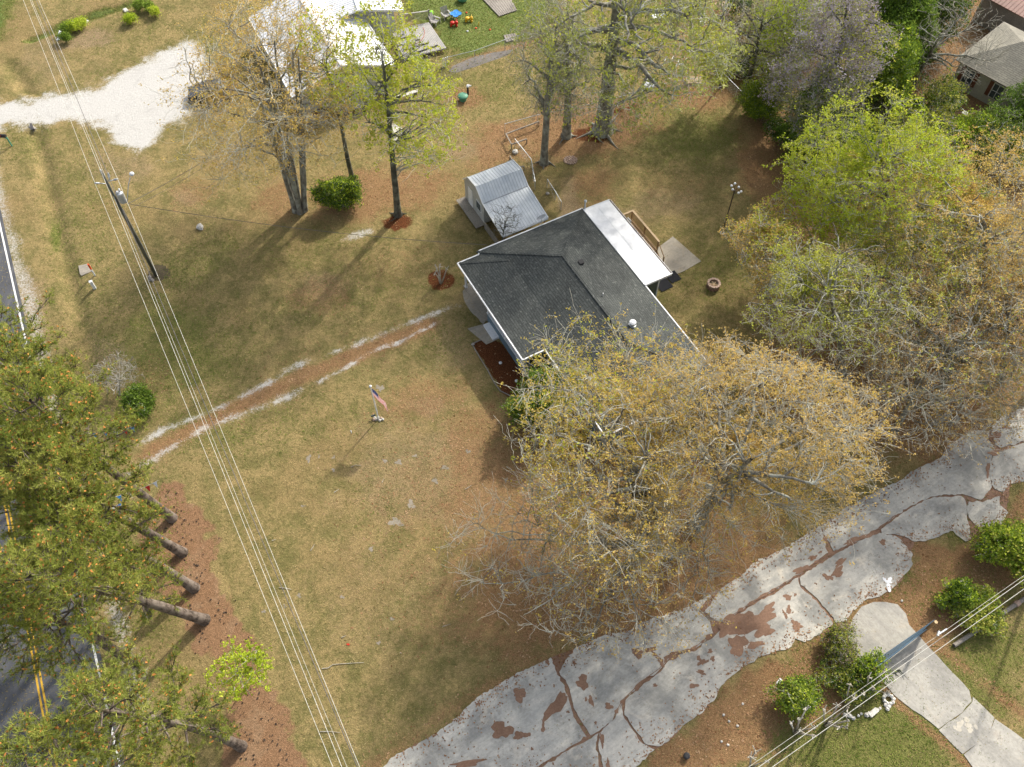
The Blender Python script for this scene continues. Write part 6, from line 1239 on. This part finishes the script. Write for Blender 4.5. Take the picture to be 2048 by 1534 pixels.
# pennant strings
def pennants(label, pts, cols):
    W = [G(*q) for q in pts]; t = thing('pennant_string', W[0], label, 'bunting'); mb = MB(); mb.tube(W, .012, 4); mb.build('cord', 'white_vinyl', t)
    L = len(cols)
    for i, c in enumerate(cols):
        s_ = (i + .3) / L * (len(W) - 1); k = int(s_); f_ = s_ - k; p = W[k] * (1 - f_) + W[k + 1] * f_; d = W[k + 1] - W[k]; d /= np.linalg.norm(d)
        q = p + d * .34; tip = (p + q) / 2 + np.array([.15, -.25, -.36]); mb = MB(); e = np.array([0, .004, .004]); mb.add([tuple(p), tuple(q), tuple(tip), tuple(p + e), tuple(q + e), tuple(tip + e)], [(0, 2, 1), (3, 4, 5)]); mb.build('pennant', c, t)
pennants('string of blue and red pennants tied between pines above the dirt track', [(150, 868, 2.0), (200, 866, 1.7), (240, 862, 1.8), (270, 851, 2.2)], ['white_vinyl', 'blue', 'blue', 'white_vinyl', 'red', 'blue'])
pennants('string of red and white pennants at the top of the straw bed', [(225, 995, 2.0), (262, 984, 1.7), (290, 974, 1.8), (316, 961, 2.2)], ['blue', 'white_vinyl', 'blue', 'red', 'white_vinyl'])
pennants('string of pennants half hidden low among the pine boughs', [(215, 1022, 1.8), (235, 1010, 1.7), (252, 1012, 1.9)], ['white_vinyl', 'blue', 'red'])
mb = MB(G(222, 1120)); mb.box(-.5, .6, -.3, .3, 0, .25); mb.rock((0, 0, .2), .6, 31, 9, .4); solo(mb, 'sand_pile', 'white_rock', 'pale heap of gravel beside the road between the pine trunks', 'heap')
# ------------------------------------------------------------------ blue gate over the driveway
GA, GB = G(1841, 1268), G(1733, 1350); gt = thing('driveway_gate', GA, 'long blue grey metal gate closed across the concrete driveway', 'gate')
gd = (GB - GA); gL = np.linalg.norm(gd); gd /= gL
for i, z in enumerate((.28, .48, .68, .90, 1.14, 1.40)):
    mb = MB(); mb.tube([GA + gd * .25 + [0, 0, z], GB - gd * .1 + [0, 0, z]], .028, 6); mb.build('rail', 'gate_blue', gt)
for s_ in (.25, gL * .27, gL * .5, gL * .74, gL - .1): mb = MB(); mb.bar(GA + gd * s_ + [0, 0, .26], GA + gd * s_ + [0, 0, 1.42], .045, .035); mb.build('stile', 'gate_blue', gt)
mb = MB(); mb.bar(GA + gd * .25 + [0, 0, .28], GA + gd * .95 + [0, 0, 1.40], .04, .03); mb.bar(GA + gd * (gL - .9) + [0, 0, 1.4], GA + gd * (gL - .1) + [0, 0, .28], .04, .03); mb.build('brace', 'gate_blue', gt)
PT = [G(1852, 1261, .15), G(1753, 1338, .12), G(1747, 1323, 1.30), G(1871, 1238, 2.0)]
for k in range(8):
    f0, f1_ = k / 8 + .02, k / 8 + .09; Q = [PT[0] * (1 - f0) + PT[3] * f0, PT[1] * (1 - f0) + PT[2] * f0, PT[1] * (1 - f1_) + PT[2] * f1_, PT[0] * (1 - f1_) + PT[3] * f1_]
    mb = MB(); mb.add([tuple(q) for q in Q] + [tuple(q + np.array([.02, .03, -.01])) for q in Q], [(0, 1, 2, 3), (7, 6, 5, 4), (0, 4, 5, 1), (1, 5, 6, 2), (2, 6, 7, 3), (3, 7, 4, 0)]); mb.build('slat', 'gate_blue', gt)
gp = thing('gate_post', GA, 'fresh sawn wooden post at the right end of the blue gate', 'post'); mb = MB(GA); mb.tube([(0, 0, 0), (0, 0, 2.45)], .11, 12); mb.build('post', 'post_wood', gp); mb = MB(GA); mb.tube([(0, 0, 2.45), (0, 0, 2.462)], .108, 12); mb.build('cut_top', 'end_grain', gp)
gp = thing('gate_post', GB, 'hidden wooden post at the bushy left end of the blue gate', 'post'); mb = MB(GB); mb.tube([(0, 0, 0), (0, 0, 1.5)], .09, 10); mb.build('post', 'post_wood', gp)
# concrete pipe / log beside the bushes
pp = thing('old_pipe', G(1907, 1292), 'long grey round pole lying in the grass with a collar near its far end', 'pole'); a, b = G(1908, 1291, .14), G(2060, 1190, .14)
mb = MB(); mb.tube([a, b], .14, 10); mb.build('shaft', 'wood_grey', pp); mb = MB(); p = a + (b - a) * .80; mb.tube([p, p + (b - a) * .05], .19, 12); mb.build('collar', 'tan_rock', pp)
mb = MB(); mb.tube([a - (b - a) * .004, a], .11, 10); mb.build('cut_end', 'char_board', pp)
# white edging stones and stone ring
rb2 = thing('stone_edging', G(1700, 1438), 'curved row of white blocks edging the bed below the cut crape myrtles', 'edging')
for i, (x, y, r_) in enumerate([(1689, 1430, .16), (1698, 1432, .17), (1706, 1437, .13), (1716, 1432, .10), (1722, 1428, .10), (1733, 1430, .17), (1738, 1428, .14), (1754, 1420, .12), (1759, 1417, .10)]):
    mb = MB(G(x, y)); mb.rock((0, 0, .08), r_, 60 + i, 7, .8); mb.build('stone', 'white_rock', rb2)
mb = MB(G(1745, 1426), .6); mb.box(-.32, .32, -.15, .15, 0, .2); mb.build('block', 'white_rock', rb2)
rb3 = thing('stone_planter', G(1775, 1400), 'little ring of white stones by the edge of the concrete driveway', 'planter')
for i in range(9): a = i * .698; mb = MB(G(1776, 1399)); mb.rock((.3 * math.cos(a), .28 * math.sin(a), .1), .14, 80 + i, 7, .9); mb.build('stone', 'white_rock', rb3)
for i, (x, y) in enumerate([(1771, 1410), (1776, 1413), (1774, 1418)]): mb = MB(G(x, y)); mb.rock((0, 0, .08), .16, 90 + i, 7, .7); mb.build('stone', 'white_rock', rb3)
mb = MB(G(1558, 1363), .8); mb.box(-.22, .22, -.09, .09, .0, .04); solo(mb, 'paper_scrap', 'white_vinyl', 'white scrap above the leftmost round bush', 'litter')
mb = MB(G(1372, 1513)); mb.lathe([(.17, 0), (.2, .3), (.12, .34)], n=12); solo(mb, 'black_pot', 'black', 'small black pot in the leaf litter below the concrete lane', 'pot')
for i, (x, y) in enumerate([(1458, 1443), (1443, 1483), (1456, 1490), (1475, 1452), (1715, 1229), (1803, 1202), (1485, 1408), (1447, 1430)]):
    mb = MB(G(x, y)); mb.rock((0, 0, .04), .09, 120 + i, 6, .6); solo(mb, 'pebble', 'white_rock', ['small white stone right of the black pot', 'small white stone just below the black pot row', 'small white stone lowest in the leaf litter', 'small white stone above and right of the black pot', 'small white stone between the lane and the driveway top', 'small white stone at the tip of the lane right of the driveway', 'small white stone nearest the leftmost round bush', 'small white stone closest to the lower lane edge'][i], 'stone', 'small white stones in the leaf litter')
# planter frames behind the shed
def frame(pts, z, label, name='planter_frame', m='wood_grey'):
    W = [G(*q, z) for q in pts]; t = thing(name, W[0] * [1, 1, 0], label, 'frame')
    for i in range(len(W) - 1): mb = MB(); mb.bar(W[i], W[i + 1], .09, .1); mb.build('beam', m, t)
    for w_ in W: mb = MB(); mb.bar(w_ - [0, 0, z], w_ - [0, 0, .05], .09, .09); mb.build('post', m, t)
frame([(1078, 243), (1012, 268), (1023, 289), (1053, 278)], .55, 'open timber frame over the leaf litter behind the shed')
frame([(1020, 312), (1031, 334), (1048, 333)], .4, 'low timber edging against the back of the shed')
tr_ = thing('garden_arch', G(1350, 165), 'rickety white pipe trellis beside the leaf litter at the wire fence', 'trellis')
for a, b in (((1325, 140), (1372, 124)), ((1330, 160), (1376, 147))): mb = MB(); mb.tube([G(*a, 1.6), G(*b, 1.6)], .03, 5); mb.build('rail', 'white_vinyl', tr_)
for x, y in ((1325, 112), (1338, 112), (1352, 114), (1364, 116)):
    mb = MB(); mb.tube([G(x + 5, y + 55, 0), G(x + 2, y + 40, 1.2), G(x, y + 18, 1.9), G(x + 8, y + 2, 1.7), G(x + 10, y, 0)], .025, 5); mb.build('hoop', 'white_vinyl', tr_)
# ------------------------------------------------------------------ chain link fences
def chain(label, pts, h=1.2, step=.32, postgap=3.0):
    W = [G(*q) for q in pts]; t = thing('chain_link_fence', W[0], label, 'fence'); L = sum(np.linalg.norm(W[i + 1] - W[i]) for i in range(len(W) - 1))
    mb = MB(); mb.tube([w_ + [0, 0, h] for w_ in W], .028, 5); mb.build('top_rail', 'galv', t); wm = MB()
    for i in range(len(W) - 1):
        a, b = W[i], W[i + 1]; d = b - a; l = np.linalg.norm(d); n_ = max(1, round(l / postgap))
        for k in range(n_ + (i == len(W) - 2)): p = a + d * k / n_; mb = MB(p); mb.tube([(0, 0, 0), (0, 0, h + .03)], .032, 6); mb.build('post', 'galv', t)
        m_ = int(l / step)
        for k in range(m_ + 1):
            for s_ in (1, -1):
                q = k + s_ * h / step
                if 0 <= q <= m_: wm.tube([a + d * k / m_, a + d * q / m_ + [0, 0, h]], .0055, 3)
    o = wm.build('wire_mesh', 'galv', t); o['kind'] = 'stuff'
chain('chain link fence between the green play lawn and the brown yard', [(893, 136), (950, 122), (1010, 100), (1060, 85)])
chain('chain link fence running from the huge rooted tree to the fence corner', [(1010, 268), (1075, 250), (1210, 222), (1330, 187), (1441, 166)])
chain('chain link fence running down from the corner along the wood', [(1441, 166), (1500, 226), (1560, 275), (1640, 365), (1690, 430)])
chain('short leaning chain link fence between the shed and the elm roots', [(1030, 295), (1062, 335), (1070, 380)], 1.0)
chain('short chain link fence end behind the grey roofed house', [(1094, 375), (1110, 400), (1122, 420)], 1.0)
chain('chain link fence in the dark gap beside the beige house', [(1838, 175), (1880, 205), (1925, 243)], 1.0)
for i, (x, y) in enumerate([(885, 135), (888, 134), (891, 133), (895, 131)]): mb = MB(G(x, y)); mb.tube([(0, 0, 0), (0.05, .05, 1.0)], .045, 6); solo(mb, 'white_stake', 'white_vinyl', ['leftmost', 'second from left', 'third from left', 'rightmost'][i] + ' white stake at the near end of the wire fence by the deck', 'stake', 'white stakes at the wire fence')
# ------------------------------------------------------------------ beige house at the upper right
ez = 2.8; A1, A2, A3 = G(2020, 176, ez), G(1912, 118, ez), G(2005, 3, ez)
bd = A1 - A2; ba = math.atan2(bd[1], bd[0]); BO = np.array([A2[0], A2[1], 0])
bh = thing('beige_house', BO, 'beige sided house with tan shingle hip roof and brown shutters', 'house')
def bm_(): return MB(BO, ba)
bl, bw = 13.0, 8.6
def buv(ax):
    c, s = math.cos(ba), math.sin(ba)
    return lambda p: (((p - BO)[0] * c + (p - BO)[1] * s), ((p - BO)[0] * -s + (p - BO)[1] * c) * 1.08) if ax == 0 else ((((p - BO)[0] * -s + (p - BO)[1] * c)), ((p - BO)[0] * c + (p - BO)[1] * s) * 1.08)
rz_ = ez + 1.75; hx = 3.6
for nm, P, ax in (('roof_plane', [(0, 0, ez), (bl, 0, ez), (bl - hx, bw / 2, rz_), (hx, bw / 2, rz_)], 0), ('roof_plane', [(bl, bw, ez), (0, bw, ez), (hx, bw / 2, rz_), (bl - hx, bw / 2, rz_)], 0), ('roof_plane', [(0, bw, ez), (0, 0, ez), (hx, bw / 2, rz_)], 1), ('roof_plane', [(bl, 0, ez), (bl, bw, ez), (bl - hx, bw / 2, rz_)], 1)):
    mb = bm_(); mb.slab(P, .09); mb.build(nm, 'shingle_tan', bh, uv=buv(ax))
mb = bm_()
for a, b in (((0, 0), (bl, 0)), ((0, 0), (0, bw)), ((0, bw), (bl, bw)), ((bl, 0), (bl, bw))): mb.bar((*a, ez - .06), (*b, ez - .06), .07, .12)
mb.build('gutter', 'wood_grey', bh)
mb = bm_(); mb.box(.4, bl - .4, .4, bw - .4, 0, ez - .1); mb.build('body', 'beige_wall', bh)
def bwin(x0, x1, z0, z1, shl, shr):
    mb = bm_(); mb.box(x0, x1, .34, .4, z0, z1); f_ = mb.build('window', 'white_vinyl', bh); xm, zm = (x0 + x1) / 2, (z0 + z1) / 2
    for a, b, c, d in ((x0 + .06, xm - .03, z0 + .06, zm - .03), (xm + .03, x1 - .06, z0 + .06, zm - .03), (x0 + .06, xm - .03, zm + .03, z1 - .06), (xm + .03, x1 - .06, zm + .03, z1 - .06)): mb = bm_(); mb.box(a, b, .325, .34, c, d); mb.build('pane', 'glass', f_)
    if shl: mb = bm_(); mb.box(x0 - .42, x0 - .05, .35, .4, z0, z1); mb.build('shutter', 'shutter', bh)
    if shr: mb = bm_(); mb.box(x1 + .05, x1 + .42, .35, .4, z0, z1); mb.build('shutter', 'shutter', bh)
bwin(1.2, 2.2, .8, 2.35, 1, 1); bwin(4.2, 5.3, .8, 2.35, 1, 0); bwin(8, 9, .8, 2.3, 1, 1)
for x, y in ((3.6, 5.2), (6.4, 5.5)): mb = bm_(); z = rz_ - (y - bw / 2) * .407; mb.box(x, x + .4, y, y + .3, z - .05, z + .13); mb.build('box_vent', 'white_vinyl', bh)
mb = bm_(); mb.lathe([(.06, 0), (.06, .5)], (4.9, 6.2, rz_ - .9), 8); mb.build('vent_pipe', 'black', bh)
rr = thing('red_roof_outbuilding', G(2030, 0), 'outbuilding with faded red metal roof at the top right corner', 'building')
q0, q1 = G(2060, 42, 3.0), G(1960, -12, 3.0); d_ = q1 - q0; an = math.atan2(d_[1], d_[0]); L_ = np.linalg.norm(d_[:2])
def rm_(): return MB(np.array([q0[0], q0[1], 0]), an)
for s_ in (0, 1):
    mb = rm_(); P = [(-6, 0, 3), (L_, 0, 3), (L_, -4, 4.3), (-6, -4, 4.3)] if s_ == 0 else [(-6, -4, 4.3), (L_, -4, 4.3), (L_, -8, 3), (-6, -8, 3)]
    mb.slab(P[::-1], .06); o = mb.build('roof_plane', 'red_metal_roof', rr); sb_ = rm_()
    for i in range(30): x = -6 + (L_ + 6) * i / 29; y0, y1, z0, z1 = (0, -4, 3, 4.3) if s_ == 0 else (-4, -8, 4.3, 3); sb_.bar((x, y0, z0 + .02), (x, y1, z1 + .02), .04, .04)
    q = sb_.build('seams', 'red_metal_roof', o); q['kind'] = 'stuff'
mb = rm_(); mb.box(-5.7, L_ - .3, -7.7, -.3, 0, 2.9); mb.build('body', 'wood_grey', rr)
gc = thing('garden_chair', G(1915, 210), 'white plastic chair in the dark side yard of the beige house', 'chair'); O = G(1915, 210)
mb = MB(O, .5); mb.box(-.25, .25, -.25, .25, .4, .44); mb.build('seat', 'white_vinyl', gc)
for x, y in ((-.22, -.22), (.22, -.22), (.22, .22), (-.22, .22)): mb = MB(O, .5); mb.box(x - .025, x + .025, y - .025, y + .025, 0, .4); mb.build('leg', 'white_vinyl', gc)
mb = MB(O, .5); mb.box(-.25, .25, .22, .26, .44, .85); mb.build('backrest', 'white_vinyl', gc)
mb = MB(O + [-1.0, 1.1, 0], .5); mb.box(-.3, .3, -.7, .7, .35, .42); mb.box(-.27, -.2, -.65, -.58, 0, .35); mb.box(.2, .27, .58, .65, 0, .35); solo(mb, 'side_table', 'gate_blue', 'blue grey low table against the beige house wall', 'table')
mb = MB(G(1925, 236)); mb.lathe([(.28, 0), (.3, .05), (.3, .6), (.1, .66)], n=14); solo(mb, 'white_barrel', 'white_rock', 'white barrel at the near end of the low fence by the beige house', 'barrel')
mb = MB(); mb.bar(G(1935, 232, .5), G(1960, 220, .5), .12, .12); mb.bar(G(1935, 232, .5), G(1950, 246, .5), .12, .12); mb.bar(G(1935, 232, 0), G(1935, 232, .5), .12, .12); solo(mb, 'timber_corner', 'brown_mat', 'pale timber corner rail right of the white barrel', 'timber')
# clutter under the trees at the top
car('dark blue parked car half hidden by the trees at the top edge', 1352, 18, 75, 'gate_blue')
for i, (x, y, m, lab, sz) in enumerate([(1447, 10, 'brown_mat', 'tan square board lying under the trees at the top edge', (.8, .6, .05)), (1405, 38, 'white_vinyl', 'white metal grid lying beside the parked car at the top', (.9, .3, .2)), (1322, 12, 'rust', 'small rusty red box left of the parked car at the top', (.3, .25, .3)), (1320, 32, 'galv', 'pale grey tarpaulin heap below the parked car at the top', (1.0, .8, .35)), (1385, 16, 'black', 'dark bin right of the parked car at the top', (.4, .4, .7)), (252, 22, 'white_rock', 'pale block in the weedy strip at the upper left', (.3, .2, .15)), (119, 72, 'white_vinyl', 'white post lying in the weeds beside the ditch', (.12, .8, .12)), (170, 46, 'white_rock', 'white slab among the weeds near the ditch', (.45, .2, .08)), (65, 255, 'char_board', 'dark board at the culvert mouth', (.5, .1, .15)), (1388, 163, 'brown_mat', 'low wooden box in the leaf litter at the fence corner', (.8, .5, .2)), (1300, 170, 'grey_metal', 'small dark metal frame by the wire fence under the pale tree', (.7, .5, .3))]):
    mb = MB(G(x, y), .4 + i); mb.box(-sz[0], sz[0], -sz[1], sz[1], 0, sz[2]); mb.box(-sz[0] * .9, sz[0] * .5, -sz[1] * .8, sz[1] * .6, sz[2], sz[2] + .03); solo(mb, lab.split(' ')[1] if False else ['board', 'metal_grid', 'rusty_box', 'tarpaulin_heap', 'bin', 'block', 'lying_post', 'stone_slab', 'dark_board', 'wooden_box', 'metal_rack'][i], m, lab, ['board', 'frame', 'box', 'tarpaulin', 'bin', 'block', 'post', 'slab', 'board', 'box', 'rack'][i])
for i, (x, y, lab) in enumerate([(150, 62, 'yellow green weed clump beside the white slab at the upper left'), (138, 66, 'dark green weed clump beside the ditch'), (165, 55, 'green weed clump nearest the white slab'), (133, 84, 'yellowish weed clump lowest in the weedy strip'), (262, 47, 'green tuft in the brown strip nearest the maple'), (280, 20, 'green tuft right of the weedy strip'), (313, 32, 'green tuft under the edge of the maple crown'), (300, 22, 'small green tuft at the top edge near the maple')]):
    shrub(lab, x, y, .55, .4, (('l_bright' if i % 2 == 0 else 'l_lush', 1.0),), 220, 150 + i, .12, 5, 'weed_clump', group='weed clumps along the ditch')
# ------------------------------------------------------------------ loose ground cover (nobody could count it)
def scatter(name, wgt, n, mats, size, zoff=.015, asp=.6, up=2.5, sub=None):
    inside = (gpx > -60) & (gpx < 2110) & (gpy > -60) & (gpy < 1600)
    p = np.where(inside, wgt, 0); area = 1.0; p = p / p.sum(); idx = rng.choice(len(P0), n, p=p)
    C = P0[idx] + np.c_[rng.uniform(-.13, .13, (n, 2)), np.zeros(n)]; C[:, 2] = P0[idx, 2] + zoff
    a = rng.uniform(0, 6.28, n); tz_ = rng.normal(0, .35, (n, 2)); s = size * rng.uniform(.5, 1.5, n)[:, None]
    A = np.stack([np.cos(a), np.sin(a), tz_[:, 0]], 1) * s * .5; Bv = np.stack([-np.sin(a), np.cos(a), tz_[:, 1]], 1) * s * .5 * asp
    V = np.stack([C - A, C - Bv, C + A, C + Bv], 1).reshape(-1, 3); o = npmesh(name, V, np.arange(4 * n).reshape(n, 4), mats, None, rnd=rng.uniform(size=n)); tag(o, None, None, None, 'stuff'); return o
M['litterleaf'] = leafmat('fallen_leaves', (0.16, 0.075, 0.035), (0.30, 0.17, 0.09), (0.44, 0.30, 0.18), 0.05, .5)
M['grassleaf'] = leafmat('grass_blades', (0.15, 0.135, 0.045), (0.29, 0.235, 0.10), (0.42, 0.34, 0.17), 0.2, .6)
M['greenblade'] = leafmat('green_grass_blades', (0.08, 0.12, 0.02), (0.15, 0.19, 0.04), (0.24, 0.26, 0.07), 0.2, .6)
nopave = (gravel.a < .3)
o = scatter('fallen_leaves', (litter.a ** 1.3) * nopave + mulch.a * .1, 60000, 'litterleaf', .12); tag(o, 'fallen brown leaves strewn over the ground under the trees', 'leaves')
o = scatter('dry_grass', nopave * np.clip(1 - litter.a * .7 - straw.a - mulch.a, 0, 1), 110000, 'grassleaf', .15, .03, .22); tag(o, 'dry tan grass blades of the winter lawn', 'grass')
o = scatter('green_grass', nopave * np.clip(green.a - litter.a * .4, 0, 1) ** 1.2 + 1e-9, 60000, 'greenblade', .16, .03, .22); tag(o, 'fresh green grass blades in the greener patches of lawn', 'grass')
dl = pdist(P0[:, 0], P0[:, 1], base_poly, True)
o = scatter('fallen_leaves', np.where(dl < 0, np.exp(dl / .45) + .012, 0) * (.5 + np.clip(PATCHY * 2, 0, 1)) + 1e-12, 4200, 'litterleaf', .11, .07, .6); tag(o, 'brown leaves blown onto the edges of the concrete lane', 'leaves')
cones = scatter('pine_cones', straw.a ** 3 * (1.05 + PATCHY) + 1e-12, 300, simple('pine_cone', (0.05, 0.035, 0.025), rough=.9), .12, .05, .8); tag(cones, 'dark pine cones scattered over the straw bed', 'pine cones')
